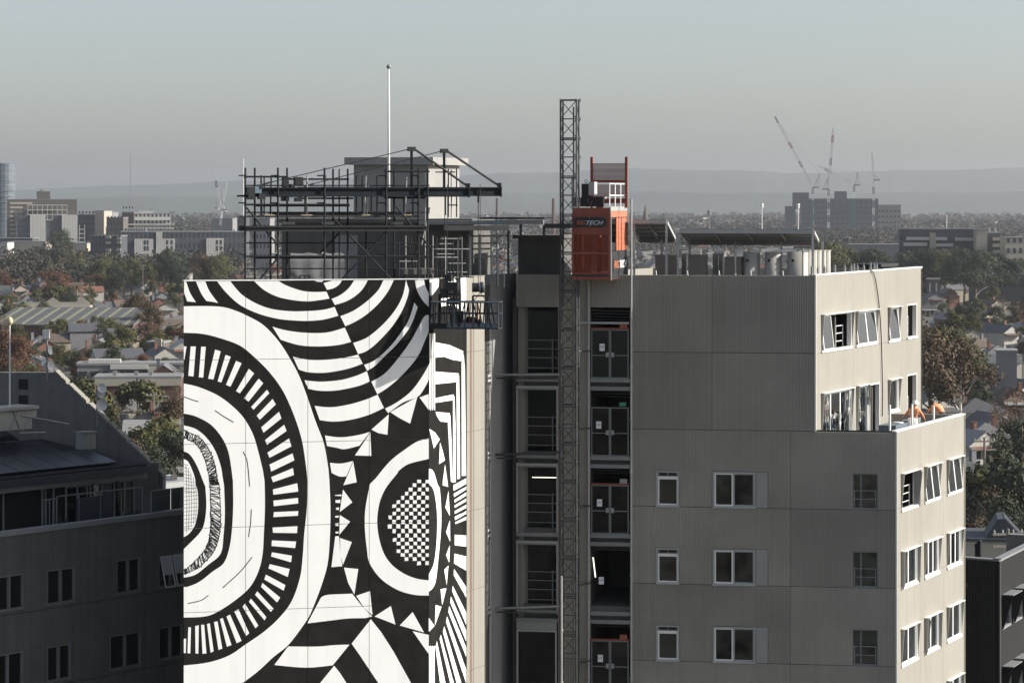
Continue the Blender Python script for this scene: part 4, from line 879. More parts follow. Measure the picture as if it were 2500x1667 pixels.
# pale guard frames under the canopy
FGd = Face(W(1080, HY, 111.6), W(1180, HY, 112.2)); gf = thing('guard_frame', 'pale galvanised pipe guard frames beneath the flat roof canopy', 'guard rail', FGd.pt(.8, 43.7))
for x, y in ((1975, 800), (2055, 780), (2150, 790), (2198, 775)): s_, z_ = FGd.hit(*Z2(x, y)); rod('upright', FGd.pt(s_, 43.7), FGd.pt(s_, z_), .05, M_STEEL, gf)
for x0, x1, y in ((1965, 2280, 795), (1965, 2280, 855), (2000, 2240, 900), (1965, 2250, 962)): rod('rail', on(FGd, Z2(x0, y)), on(FGd, Z2(x1, y-4)), .035, M_STEEL, gf)
rod('rail', on(FGd, Z2(2190, 960)), on(FGd, Z2(2285, 1000)), .03, M_ORANGE, gf)
# dark lift room behind the mast
FB2 = Face(W(1183, HY, 113.2), W(1287, HY, 112.9)); z0 = 43.6; z1 = FB2.hit(1190, 548)[1]
mb = MB(); mb.fbox(FB2, .12, FB2.len, z0, z1, -3, 0); lr = obj('lift_room', mb, M_PLANT, tower)
mb = MB(); mb.fbox(FB2, -.08, FB2.len+.1, z1+.003, z1+.14, -3.1, .12); obj('roof_edge', mb, M_PLANT, lr)
# ---- hanging work platform by the mural corner
FPl = Face(W(990, HY, 103.95), W(1145, HY, 103.5)); bz = FPl.hit(*Z7(900, 1290))[1]
st = thing('hanging_platform', 'blue steel suspended work platform with mesh rails by the mural corner', 'platform', FPl.pt(1.2, bz))
M_PLB = M('platform_blue', (.022, .030, .045), .6, .12, 4)
M_PLL = M('platform_toe_blue', (.10, .13, .155), .5, .1, 4)
z7 = lambda y: FPl.hit(*Z7(760, y))[1]
L_ = FPl.len; zt_, zm_, zb_ = z7(765), z7(985), z7(1265)
mb = MB(); mb.fbox(FPl, 0, L_, zb_-.03, zb_+.02, -.75, 0); obj('deck', mb, M_BLACKST, st)
s4 = FPl.hit(*Z7(400, 900))[0]
mb = MB(); mb.fbox(FPl, s4, L_, zb_+.02, z7(1165), -.01, .01); obj('toe_board', mb, M_PLL, st)
mb = MB(); mb.fbox(FPl, 0, s4-.02, zb_-.02, z7(1170), -.03, .03); obj('toe_board', mb, M_BLUEST, st)
for o in (0, -.74):
    rod('top_rail', FPl.pt(0, zt_, o), FPl.pt(L_, zt_, o), .032, M_PLL if o == 0 else M_PLB, st); rod('mid_rail', FPl.pt(0, zm_, o), FPl.pt(L_, zm_, o), .02, M_PLB, st)
    for x in (105, 400, 510, 745, 905, 1140, 1375): s_ = FPl.hit(*Z7(x, 900))[0]; rod('upright', FPl.pt(s_, zb_, o), FPl.pt(s_, zt_, o), .028, M_PLB, st)
    for x0, x1 in ((420, 500), (545, 625), (745, 640), (905, 1015), (1050, 1020), (1165, 1250)): rod('lattice', FPl.pt(FPl.hit(*Z7(x0, 900))[0], zt_, o+.02), FPl.pt(FPl.hit(*Z7(x1, 900))[0], zb_+.05, o+.02), .022, M_BLUEST, st)
for s_ in (0, L_): rod('end_rail', FPl.pt(s_, zt_, 0), FPl.pt(s_, zt_, -.74), .028, M_PLB, st); rod('end_rail', FPl.pt(s_, zm_, 0), FPl.pt(s_, zm_, -.74), .02, M_PLB, st)
for x, top in ((215, 625), (860, 650)):                       # stirrups
    s_ = FPl.hit(*Z7(x, 900))[0]; rod('stirrup', FPl.pt(s_, zb_, -.37), FPl.pt(s_, z7(top), -.37), .04, M_BLUEST, st)
    s2 = FPl.hit(*Z7(x+(290 if x > 500 else 280), 900))[0]; rod('stirrup', FPl.pt(s_, z7(top), -.37), FPl.pt(s2, z7(top), -.37), .03, M_BLACKST, st); rod('stirrup', FPl.pt(s2, zb_, -.37), FPl.pt(s2, z7(top), -.37), .03, M_BLUEST, st)
sH = FPl.hit(*Z7(1000, 600))[0]
for x in (860, 1140): rod('sling', FPl.pt(FPl.hit(*Z7(x, 900))[0], zt_+.0, -.37), FPl.pt(sH, z7(590), -.37), .012, M_BLACKST, st)
rod('suspension_rope', FPl.pt(sH, z7(590), -.37), FPl.pt(sH, zdk+1.2, -.37), .011, M_BLACKST, st)
s_ = FPl.hit(*Z7(370, 500))[0]; rod('suspension_rope', FPl.pt(s_, zb_, -.37), FPl.pt(s_, zdk+1.2, -.37), .011, M_BLACKST, st)
mb = MB(); a_ = FPl.pt(FPl.hit(*Z7(840, 490))[0], z7(490), -.4)
for k, (r1, dx, m_) in enumerate(((.17, 0, 0), (.19, .28, 1), (.21, .36, 0), (.19, .44, 1))): mb.tube(a_+Vector((dx*.9, 0, 0)), a_+Vector((dx*.9+(.27 if k == 0 else .07), 0, 0)), r1, n=14, mi=m_)
single('hose_reel', mb, [M_BLACKST, M_SMOOTH], 'round grey cable drum hanging above the suspended work platform', 'cable drum', a_-Vector((0, 0, .21)))
wz = z7(470); sW = FPl.hit(*Z7(420, 470))[0]; mb = MB()
for dx, dz, sx, sz in ((0, 0, .34, .3), (-.2, -.25, .2, .35), (.22, -.1, .18, .5), (-.05, .3, .25, .25), (.1, -.55, .4, .2)): mb.fbox(FPl, sW+dx-sx/2, sW+dx+sx/2, wz+dz-sz/2, wz+dz+sz/2, -.65, -.2)
for k in range(7): mb.tube(FPl.pt(sW-.4+.13*k, wz+.6, -.4), FPl.pt(sW-.3+.1*k, zb_+.2, -.3-.05*k), .02, n=6)
mb2 = mb; winch = obj('winch', mb2, M_BLACKST, st)
rr = random.Random(9)
for k in range(9):
    s_ = FPl.hit(*Z7(420+60*k, 900))[0]; mb = MB(); w_, h_ = rr.uniform(.08, .22), rr.uniform(.2, .6); mb.fbox(FPl, s_, s_+w_, zb_+.03, zb_+.03+h_, -.6, -.6+w_); obj('tool_box', mb, rr.choice([M_BLACKST, M_BLUEST, M_GREYM, M_ORANGE]), st)
for k in range(5):
    s_ = FPl.hit(*Z7(780+45*k, 900))[0]; rod('rope', FPl.pt(s_+.05, zt_, -.1), FPl.pt(s_-.05+.02*k, zb_+.05, -.15), .014, (M_BLUEST, M_ORANGE, M_SMOOTH)[k % 3], st)
for dx in (0, .05): rod('hanging_rope', FN.pt(FN.s_at(1066)+dx*2, 22, .25), FN.pt(FN.s_at(1066)+dx*2, zb_, .25), .012, M_RED, st)
# ---- hoist mast
fm0 = .65; sm0, sm1 = FF.hit(1287.5, 800, fm0+.65)[0], FF.hit(1324, 800, fm0+.65)[0]
M_MAST = M('mast_steel', (.055, .06, .062), .55, .25, 5, metal=.3)
ztop = FF.hit(1300, 228, 1.3)[1]
mast = thing('hoist_mast', 'tall lattice construction hoist mast fixed to the corrugated front', 'hoist mast', FF.pt((sm0+sm1)/2, 0, 1))
ncorn = [(sm0, fm0+.65), (sm1, fm0+.65), (sm1, fm0), (sm0, fm0)]
for s_, o in ncorn: rod('leg', FF.pt(s_, 0, o), FF.pt(s_, ztop, o), .036, M_MAST, mast)
bay = .735; nb = int(22/bay)
for k in range(nb+1):
    z = ztop-.03-bay*k
    for i in range(4):
        (s0, o0), (s1, o1) = ncorn[i], ncorn[(i+1) % 4]
        if i in (0, 1, 3) or k % 2 == 0: rod('horizontal', FF.pt(s0, z, o0), FF.pt(s1, z, o1), .022, M_MAST, mast)
        if k % 2 == 0 and k and i == 0: rod('horizontal', FF.pt(s0, z-.07, o0), FF.pt(s1, z-.07, o1), .022, M_MAST, mast)
        if k < nb and i != 2:
            if i == 0 or k % 2 == 0: rod('diagonal', FF.pt(s0, z-.02, o0), FF.pt(s1, z-bay+.02, o1), .016, M_MAST, mast)
            if i == 0 or k % 2 == 1: rod('diagonal', FF.pt(s1, z-.02, o1), FF.pt(s0, z-bay+.02, o0), .016, M_MAST, mast)
    if k < 4: rod('mast_bolt', FF.pt(sm1+.03, z-.06, fm0), FF.pt(sm1+.03, z+.06, fm0), .09, M_SCAFL, mast, 'box')
rod('rack', FF.pt((sm0+sm1)/2+.2, 0, fm0+.67), FF.pt((sm0+sm1)/2+.2, ztop-.3, fm0+.67), .06, M_MAST, mast, 'box')
for v, u0 in ((861, 1113), (1045, 1120), (1398, 1113)):        # wall ties
    s0, z = FF.hit(u0, v, .5); rod('wall_tie', FF.pt(s0, z, .45), FF.pt(sm0+.1, FF.hit(1290, v-(2 if v < 1000 else 8), .5)[1], .65), .05, M_STEEL if v != 1045 else M_MAST, mast)
    rod('wall_tie', FF.pt(s0, z-.13, .3), FF.pt(sm0-.3, z-.12, .5), .03, M_MAST, mast)
for v in (806, 984, 1162, 1340, 1518):
    s0, z = FF.hit(1330, v, .3); rod('wall_tie', FF.pt(sm1, z, fm0), FF.pt(sF(1356), z, .02), .035, M_MAST, mast)
def stack_pipe(label, u, v0, v1, out, r, mat):
    s_, zt_ = FF.hit(u, v0, out); zb_ = 0 if v1 is None else FF.hit(u, v1, out)[1]; mb = MB(); mb.tube(FF.pt(s_, zb_, out), FF.pt(s_, zt_, out), r, n=8)
    for k in range(int((zt_-zb_)/2.0)): mb.tube(FF.pt(s_, zb_+2*k+.5, out), FF.pt(s_, zb_+2*k+.6, out), r*1.5, n=8)
    single('scaffold_pole', mb, mat, label, 'pole', FF.pt(s_, zb_, out))
stack_pipe('grey vertical pole along the right edge of the gated landing bays', 1450, 457, None, .25, .045, M_STEEL)
stack_pipe('grey vertical pole along the left edge of the gated landing bays', 1352, 645, None, .06, .04, M_FRAMEG)
stack_pipe('pale vertical pole standing in front of the lower hoist mast', 1289.5, 1322, None, 1.6, .045, M_SMOOTH)
mb = MB(); s0, z = FF.hit(1325, 741); s1, _ = FF.hit(1445, 741); mb.fbox(FF, s0, s1, z-.04, z+.04, .03, .1); single('landing_beam', mb, M_FRAMEG, 'horizontal grey channel across the corrugated wall above the top gates', 'beam', FF.pt(s0, z-.04, .05))
# ---- hoist cage
M_CAGE = M('cage_orange_shaded', (.21, .047, .027), .5, .14, 3, rnd=.06)  # darker copy of the cage orange, the front's shade put into the colour
M_CAGEB = M('cage_orange_sunlit', (.42, .14, .075), .5, .08, 3)  # brighter copy of the same orange, sunlight on the right side put into the colour
M_CMESH = screen('cage_mesh_red', (.22, .055, .035), .55)
ang = R(-15); fo = FF.pt(FF.hit(1313.5, 560, 1.6)[0], 0, 1.6); cd = Vector((math.cos(ang), math.sin(ang)))
fo2 = Vector((fo.x, fo.y)); rx = (1400.5-CX)/F; t = (rx*fo2.y-fo2.x)/(cd.x-rx*cd.y); FC = Face(fo2, fo2+cd*t)
CL = 3.0; cdir = Vector((-cd.y, cd.x)); FCR = Face(fo2+cd*t, fo2+cd*t+cdir*CL)
zc = lambda y: FC.hit(*Z3(880, y))[1]
cage = thing('hoist_cage', 'red orange construction hoist cage with lettered sign on the mast', 'hoist', FC.pt(FC.len/2, zc(1515), -1.4))
cw = FC.len
mb = MB(); mb.fbox(FC, 0, cw, zc(1515), zc(1490), -CL, 0); obj('floor', mb, M_CAGE, cage)
mb = MB(); mb.fbox(FC, .02, cw-.02, zc(1000), zc(965), -CL, -.01); obj('roof', mb, M_CAGE, cage)
for s_, o in ((0, 0), (cw-.07, 0), (0, -CL+.07), (cw-.07, -CL+.07), (cw-.07, -1.2)): mb = MB(); mb.fbox(FC, s_, s_+.07, zc(1490), zc(1000), o-.07, o); obj('corner_post', mb, M_CAGE, cage)
mb = MB(); mb.fbox(FC, .07, cw-.07, zc(1155), zc(1000), -.05, -.01); obj('front_panel', mb, M_CAGE, cage)
for y0, y1 in ((1170, 1150), (1320, 1302), (1475, 1462)): mb = MB(); mb.fbox(FC, .07, cw-.07, zc(y0), zc(y1), -.06, 0); obj('crossbar', mb, M_CAGE, cage)
mb = MB(); mb.fbox(FC, .07, cw-.07, zc(1302), zc(1170), -.04, -.03); obj('mesh_screen', mb, M_CMESH, cage)
mb = MB(); mb.fbox(FC, .07, cw-.07, zc(1462), zc(1320), -.04, -.03); obj('mesh_screen', mb, M_CMESH, cage)
mb = MB(); mb.fbox(FC, .0, .04, zc(1490), zc(1000), -CL+.07, -.07); obj('side_panel', mb, M_CAGE, cage)
mb = MB(); mb.fbox(FC, .07, cw-.07, zc(1490), zc(1000), -CL+.05, -CL+.02); obj('rear_gate', mb, M_CMESH, cage)
mb = MB(); mb.fbox(FC, -.01, cw+.01, zc(1489), zc(1476), -.02, .03); obj('threshold', mb, M_BLACKST, cage)
# sign
s0, z0 = FC.hit(*Z3(757, 1112)); s1, z1 = FC.hit(*Z3(1003, 1037)); mb = MB(); mb.fbox(FC, s0, s1, z0, z1, .0, .03); sg = obj('sign_board', mb, M_BLACKST, cage)
M_LO = M('letter_orange', (.45, .10, .05), .5, 0); M_LW = M('letter_white', (.55, .56, .57), .5, 0); M_LW2 = M('letter_white_bright', (.8, .8, .8), .5, 0)
zc_ = (z0+z1)/2; wd = s1-s0
lettering('RIG', FC, s0+wd*.225, zc_-.02, .034, wd*.29, .16, M_LO, sg, .35, .012); lettering('TECH', FC, s0+wd*.655, zc_-.02, .034, wd*.53, .16, M_LW, sg, .35, .012)
for k in range(6): mb = MB(); mb.fbox(FC, s0+wd*(.02 if k < 2 else .49 if k < 4 else .965), s0+wd*(.035 if k < 2 else .505 if k < 4 else .98), z0+.02+(z1-z0-.06)*(k % 2), z0+.04+(z1-z0-.06)*(k % 2), .03, .04); obj('rivet', mb, M_LW, sg)
# right side, lit
zr = lambda x, y: FCR.hit(*Z3(x, y))
sl = [FCR.hit(*Z3(x, 1150))[0] for x in (1033, 1042, 1076, 1080, 1115, 1120, 1158, 1168)]
mb = MB(); mb.fbox(FCR, .0, CL-.02, zr(1090, 1035)[1], zr(1090, 992)[1], -.03, .02); obj('door_header', mb, M_CAGEB, cage)
for a_, b_ in ((sl[3], sl[4]), (sl[5], sl[6])):
    mb = MB(); zz0, zz1 = zr(1110, 1288)[1], zr(1110, 1040)[1]; k = 26
    for i in range(k): z_ = zz0+(zz1-zz0)*i/k; mb.hexa([FCR.pt(a_, z_, .02), FCR.pt(b_, z_, .02), FCR.pt(b_, z_, -.01), FCR.pt(a_, z_, -.01), FCR.pt(a_, z_+(zz1-zz0)/k*.9, .0), FCR.pt(b_, z_+(zz1-zz0)/k*.9, .0), FCR.pt(b_, z_+(zz1-zz0)/k*.9, -.03), FCR.pt(a_, z_+(zz1-zz0)/k*.9, -.03)])
    obj('louvre_door', mb, M_CAGEB, cage)
mb = MB(); mb.fbox(FCR, sl[1], sl[2], zr(1060, 1288)[1], zr(1060, 1040)[1], -.02, -.01); obj('window_pane', mb, M_GLASSD, cage)
mb = MB(); mb.fbox(FCR, .07, sl[6], zr(1100, 1505)[1], zr(1100, 1292)[1], -.03, .01); obj('ramp_door', mb, M_BLACKST, cage)
for a_ in (.02, sl[6]+.02): mb = MB(); mb.fbox(FCR, a_, a_+.06, zr(1100, 1512)[1], zr(1100, 990)[1], .012, .05); obj('door_track', mb, M_SMOOTH, cage)
a0, b0 = FCR.hit(*Z3(1055, 1400))[0], FCR.hit(*Z3(1158, 1400))[0]; zz0, zz1 = zr(1105, 1430)[1], zr(1105, 1358)[1]
mb = MB(); mb.fbox(FCR, a0, b0, zz0-.1, zz1+.05, .011, .025); sg2 = obj('sign_board', mb, M_BLACKST, cage)
lettering('RIG', FCR, a0+(b0-a0)*.22, (zz0+zz1)/2, .03, (b0-a0)*.36, (zz1-zz0)*.8, M_CAGEB, sg2, .2, .03); lettering('TECH', FCR, a0+(b0-a0)*.70, (zz0+zz1)/2, .03, (b0-a0)*.52, (zz1-zz0)*.8, M_LW2, sg2, .2, .03)
# top of the cage: raised gate, guard rail, drive unit
fg_ = offset_face(FC, -2.5); s0, s1 = fg_.hit(*Z3(893, 700))[0], fg_.hit(*Z3(1158, 700))[0]; zt_ = lambda y: fg_.hit(*Z3(1000, y))[1]
for s_ in (s0, s1): mb = MB(); mb.fbox(fg_, s_-.05, s_+.05, zt_(965), zt_(575), -.05, .05); obj('gate_post', mb, M_CAGE, cage)
for y0, y1 in ((748, 622), (880, 785)):
    mb = MB(); k = 14; za, zb = zt_(y0), zt_(y1)
    for i in range(k): z_ = za+(zb-za)*i/k; mb.fbox(fg_, s0+.05, s1-.05, z_, z_+(zb-za)/k*.7, -.02, .02)
    obj('raised_gate', mb, M('gate_slat', (.20, .075, .055), .5, .1, 3), cage)
for y0, y1 in ((772, 750), (930, 892)): mb = MB(); mb.fbox(fg_, s0+.05, s1-.05, zt_(y0), zt_(y1), -.03, .03); obj('crossbar', mb, M_CAGE, cage)
s0, s1 = FCR.hit(*Z3(1035, 870))[0], FCR.hit(*Z3(1165, 870))[0]
for i in range(4): s_ = .05+(CL-.15)*i/3; rod('guard_upright', FCR.pt(s_, zc(965), -.02), FCR.pt(s_, zr(1090, 782)[1], -.02), .022, M_WHITE, cage)
for y in (782, 870): rod('guard_bar', FCR.pt(.0, zr(1090, y)[1], -.02), FCR.pt(CL-.1, zr(1090, y)[1], -.02), .022, M_WHITE, cage)
mb = MB(); mb.fbox(FCR, .02, CL-.1, zc(990), zc(955), .0, .03); obj('kick_plate', mb, M_SMOOTH, cage)
fd = offset_face(FC, -1.0)
for i, (x0, x1, y0, y1, m_) in enumerate(((868, 912, 868, 765, M_FRAMEG), (812, 862, 955, 780, M_BLACKST), (752, 805, 955, 885, M_GREYM), (850, 975, 955, 880, M_BLACKST), (965, 990, 895, 880, M_WHITE), (915, 970, 965, 935, M_SMOOTH))):
    a0, z0 = fd.hit(*Z3(x0, y0)); b0, z1 = fd.hit(*Z3(x1, y1)); mb = MB(); mb.fbox(fd, a0, b0, z0, z1, -.5+.05*i, -.05*i); obj('drive_unit', mb, m_, cage)
for x0, y0, x1, y1 in ((855, 960, 905, 880), (905, 880, 880, 955), (742, 730, 742, 960), (735, 740, 760, 740), (920, 880, 860, 950)): rod('stay', on(fd, Z3(x0, y0)), on(fd, Z3(x1, y1)), .02, M_BLACKST, cage)
mb = MB(); s_, z_ = fd.hit(*Z3(840, 762)); 
for k in range(8): a0 = 2*math.pi*k/8; a1 = a0+2*math.pi/8; mb.tube(fd.pt(s_+.06*math.cos(a0), z_+.06*math.sin(a0), -.2), fd.pt(s_+.06*math.cos(a1), z_+.06*math.sin(a1), -.2), .012, n=5)
obj('lifting_ring', mb, M_BLACKST, cage)
mb = MB(); a0, z0 = FC.hit(*Z3(905, 1285)); mb.tube(FC.pt(a0, z0, -.5), FC.pt(a0, z0+.3, -.5), .015, n=6); mb.tube(FC.pt(a0+.02, z0+.28, -.5), FC.pt(a0+.3, z0+.28, -.5), .015, n=6); mb.tube(FC.pt(a0+.3, z0+.3, -.5), FC.pt(a0+.3, z0, -.5), .015, n=6); obj('control_frame', mb, M_SCAFL, cage)
# ---- steel canopies and plant on the right-hand roof
def canopy(label, xL, xR, yf, xr2, yr2, rear_y, posts, purl):
    f1 = offset_face(FF, -1.0); f2 = offset_face(FF, -4.0)
    zf_ = f1.hit(*Z4((xL+xR)/2, yf))[1]; zr_ = f2.hit(*Z4((xL+xR)/2, rear_y))[1]
    s0, s1 = f1.hit(*Z4(xL, yf))[0], f1.hit(*Z4(xR, yf))[0]
    t = thing('roof_canopy', label, 'canopy', f1.pt((s0+s1)/2, topz), 'steel canopies over the roof plant')
    k = max(2, int((s1-s0)/1.1))
    for i in range(k):
        a0, b0 = s0+(s1-s0)*i/k+.01, s0+(s1-s0)*(i+1)/k-.01
        mb = MB(); mb.hexa([f1.pt(a0, zf_, .15), f1.pt(b0, zf_, .15), f2.pt(b0, zr_, -.2), f2.pt(a0, zr_, -.2), f1.pt(a0, zf_+.035, .15), f1.pt(b0, zf_+.035, .15), f2.pt(b0, zr_+.035, -.2), f2.pt(a0, zr_+.035, -.2)]); obj('roof_panel', mb, M_SOLAR, t)
        rod('rafter', f1.pt(a0, zf_-.08, .0), f2.pt(a0, zr_-.08, 0), .05, M_FRAMEG, t, 'box', .1)
    rod('rafter', f1.pt(s1, zf_-.08, .0), f2.pt(s1, zr_-.08, 0), .07, M_FRAMEG, t, 'box', .12)
    for i in range(4):
        g_ = (i+.5)/4; rod('purlin', f1.pt(s0, zf_+(zr_-zf_)*g_-.05, -3*g_), f1.pt(s1, zf_+(zr_-zf_)*g_-.05, -3*g_), .05, M_STEEL, t, 'box')
    rod('edge_beam', f1.pt(s0, zf_-.07, .12), f1.pt(s1, zf_-.07, .12), .06, M_FRAMEG, t, 'box', .14)
    rod('edge_beam', f2.pt(s0, zr_-.12, .0), f2.pt(s1, zr_-.12, .0), .08, M_GREYM, t, 'box', .26)
    for fc, x in posts:
        fq = f1 if fc == 0 else f2; s_ = fq.hit(*Z4(x, yf))[0]; rod('post', fq.pt(s_, topz, 0), fq.pt(s_, (zf_ if fc == 0 else zr_)-.1, 0), .09, M_STEEL, t, 'box')
    return t
M_SOLAR = M('canopy_sheet', (.24, .25, .26), .45, .1, 2)
canopy('steel roof canopy with dark sheets right beside the hoist cage', -5, 215, 680, 285, 740, 778, ((0, 213), (0, 20), (1, 185), (1, 352)), 3)
canopy('long steel roof canopy with dark sheets standing over the tanks', 292, 1095, 738, 1150, 775, 792, ((0, 1088), (0, 282), (1, 1147), (1, 625), (1, 900)), 6)
f1 = offset_face(FF, -1.5)
def roofbox(name, label, cat, x0, x1, y0, mats, dep, out=-1.5, grille=None, group=None):
    fc = offset_face(FF, out); s0, z1 = fc.hit(*Z4(x0, y0)); s1, _ = fc.hit(*Z4(x1, y0)); t = thing(name, label, cat, fc.pt((s0+s1)/2, topz, -dep/2), group)
    mb = MB(); mb.fbox(fc, s0, s1, topz+.05, z1, -dep, 0); obj('casing', mb, mats, t); mb = MB(); mb.fbox(fc, s0+.05, s1-.05, topz, topz+.05, -dep+.05, -.05); obj('plinth', mb, M_BLACKST, t)
    if grille:
        for r in range(3):
            for c in range(2): mb = MB(); a0 = s0+.08+.13*c; b0 = topz+.2+.15*r; mb.fbox(fc, a0, a0+.1, b0, b0+.11, .002, .012); obj('grille', mb, M_BLACKST, t)
    mb = MB(); mb.fbox(fc, s0-.02, s1+.02, z1+.002, z1+.03, -dep-.02, .02); obj('lid', mb, mats, t)
    return t
M_AC = M('beige_casing', (.36, .35, .32), .6, .06, 2)
M_ACD = M('brown_casing', (.15, .14, .125), .6, .1, 2)
roofbox('air_conditioner', 'dark boxed air conditioner under the canopy beside the hoist cage', 'air conditioner', 146, 262, 893, M_ACD, .9, grille=1)
roofbox('air_conditioner', 'second dark boxed air conditioner from the hoist cage under the canopy', 'air conditioner', 342, 447, 893, M_ACD, .9, grille=1)
roofbox('air_conditioner', 'brown boxed air conditioner standing next to the row of tall tanks', 'air conditioner', 562, 660, 905, M_ACD, .9)
for i, x in enumerate((490, 525, 305)): roofbox('roof_duct', ('narrow pale roof duct between the dark air conditioners and the tanks', 'narrow pale duct standing right next to the brown air conditioner', 'narrow pale duct between the two dark air conditioners')[i], 'duct', x, x+24, 885, M_AC, .6, -2.8)
tl = ('tall grey water tank beside the brown air conditioner', 'tall grey water tank in the middle of the tank row', 'tall grey water tank at the end of the row by the pale ducts')
for i, x in enumerate((667, 797, 930)):
    fc = offset_face(FF, -1.6); s0, z1 = fc.hit(*Z4(x, 872)); s1, _ = fc.hit(*Z4(x+(96 if i < 2 else 125), 872)); r = (s1-s0)/2
    t = thing('water_tank', tl[i], 'tank', fc.pt((s0+s1)/2, topz, -.6), 'tall water tanks under the canopy'); mb = MB(); k = 20; pts = []
    for zz in (topz, z1):
        for j in range(k): a_ = 2*math.pi*j/k; c_, n_ = math.cos(a_), math.sin(a_); pts.append(fc.pt((s0+s1)/2+r*(abs(c_)**.55)*(1 if c_ > 0 else -1), zz, -.6+.55*(abs(n_)**.55)*(1 if n_ > 0 else -1)))
    mb.add(pts, [(j, (j+1) % k, k+(j+1) % k, k+j) for j in range(k)]+[tuple(range(k, 2*k))]); obj('shell', mb, M_AC, t, True)
    mb = MB(); c_ = fc.pt(s0+.62*r, z1-.32, -.04); mb.tube(c_, c_+Vector((FF.n.x, FF.n.y, 0))*.02, .055, n=10); obj('port', mb, M_BLACKST, t)
    mb = MB(); mb.tube(fc.pt(s1-.35, z1+.0, -.3), fc.pt(s1+.1, z1+.08, -.3), .05, n=8); obj('outlet_pipe', mb, M_WHITE, t)
for i in range(5):
    x = 1042+27*i; fc = offset_face(FF, -2.2-.55*i); s0, z1 = fc.hit(*Z4(x, 866)); s1, _ = fc.hit(*Z4(x+24, 866)); mb = MB(); mb.tube(fc.pt((s0+s1)/2, topz, -.4), fc.pt((s0+s1)/2, z1, -.4), .2, n=14); mb.tube(fc.pt((s0+s1)/2, z1, -.4), fc.pt((s0+s1)/2, z1+.04, -.4), .22, n=14)
    single('flue_pipe', mb, M_AC, 'round white flue pipe in the row beside the last tank', 'flue', fc.pt((s0+s1)/2, topz, -.4), 'white flue pipes beside the tanks')
for x in (1030, 625): 
    fc = offset_face(FF, -1.2); s_, z_ = fc.hit(*Z4(x, 850)); mb = MB(); mb.tube(fc.pt(s_, topz, 0), fc.pt(s_, z_, 0), .035, n=8); mb.tube(fc.pt(s_-.3, z_-.03, 0), fc.pt(s_+.4, z_-.03, 0), .02, n=6); single('roof_post', mb, M_FRAMEG, 'thin grey roof post beside the ' + ('white flue pipes' if x > 900 else 'brown air conditioner'), 'post', fc.pt(s_, topz, 0))
# little hooks along the corrugated parapet
for i, x in enumerate((150, 338, 528, 718, 910)):
    s_ = FF.hit(*Z4(x, 1000))[0]; mb = MB(); mb.tube(FF.pt(s_, ZT-.02, -.2), FF.pt(s_-.02, ZT+.18, -.2), .018, n=6); mb.tube(FF.pt(s_, ZT-.0, -.2), FF.pt(s_+.08, ZT-.04, -.05), .018, n=6)
    obj('parapet_hook', mb, M_WHITE, tower)
mb = MB(); mb.fbox(FF, 0, SU-.1, ZT-.6, ZT-.06, -.18, -.142); obj('parapet_lining', mb, M_CONC, tower)
# starter pins along the side parapet and the black hose
for i, x in enumerate((1100, 1137, 1177, 1238, 1297, 1335, 1352, 1372, 1410, 1450, 1472, 1487)):
    s_ = FU.hit(*Z4(x, 985))[0]; mb = MB(); mb.tube(FU.pt(s_, ZT+.05, -.12), FU.pt(s_, ZT+.05+(.22 if i % 3 else .3), -.12), .045, n=6); mb.tube(FU.pt(s_, ZT+.25, -.12), FU.pt(s_, ZT+.36, -.12), .02, n=6); obj('parapet_pin', mb, M_GREYM, tower)
fz = offset_face(FU, -6); 
mb = MB(); s0 = FU.hit(*Z4(1580, 960))[0]; mb.fbox(FU, s0, s0+2.6, ZT+.10, ZT+.22, -1.8, -.6); mb.fbox(FU, s0+.1, s0+.2, topz, ZT+.1, -1.3, -1.2); mb.fbox(FU, s0+2.3, s0+2.4, topz, ZT+.1, -1.3, -1.2); single('roof_tray', mb, M_BLACKST, 'flat dark tray on short legs at the far end of the parapet', 'tray', FU.pt(s0+1.3, topz, -1.2))
pth = [(1560, 112), (1580, 113), (1592, 125), (1606, 170), (1618, 240), (1630, 330), (1640, 450), (1648, 600), (1652, 760), (1656, 950), (1654, 1108)]
hp = [FU.pt(FU.hit(*Z5(x, y))[0], FU.hit(*Z5(x, y))[1], .06) for x, y in pth]; hp[0] = FU.pt(FU.hit(*Z5(1560, 112))[0], ZT+.09, -.3); mb = MB()
for p, q in zip(hp, hp[1:]): mb.tube(p, q, .022, n=6)
single('hose', mb, M_BLACKST, 'thin black hose hanging down the sunlit side wall from the parapet', 'hose', hp[-1])
# ---- terrace posts and materials
tz = ZJ[2]-1.03
for i, (x, y0) in enumerate(((1715, 1030), (1867, 1028), (2015, 1035), (1562, 1032))):
    fc = FL if i < 3 else FU; o = -.35 if i < 3 else 1.2
    fc2 = offset_face(fc, o); s_, z_ = fc2.hit(*Z5(x, y0)); p = fc2.pt(s_, 0); mb = MB(); mb.tube((p.x, p.y, tz), (p.x, p.y, z_), .04, n=8); mb.fbox(fc2, s_-.08, s_+.08, tz, tz+.02, -.08, .08)
    single('terrace_post', mb, M_WHITE, ('white post standing by the buckets on the terrace', 'white post standing in front of the helmeted worker', 'white post beside the bent worker on the terrace', 'white post standing before the plastic covered windows')[i], 'post', (p.x, p.y, tz))
mb = MB(); f_ = offset_face(FL, -.7); s0 = f_.hit(*Z5(1722, 1190))[0]; s1 = f_.hit(*Z5(1810, 1190))[0]; mb.fbox(f_, s0, s1, tz, ZJ[2]+.12, -.5, .2); single('material_box', mb, M_PLL, 'pale blue material box on the terrace behind the parapet', 'box', f_.pt((s0+s1)/2, tz))
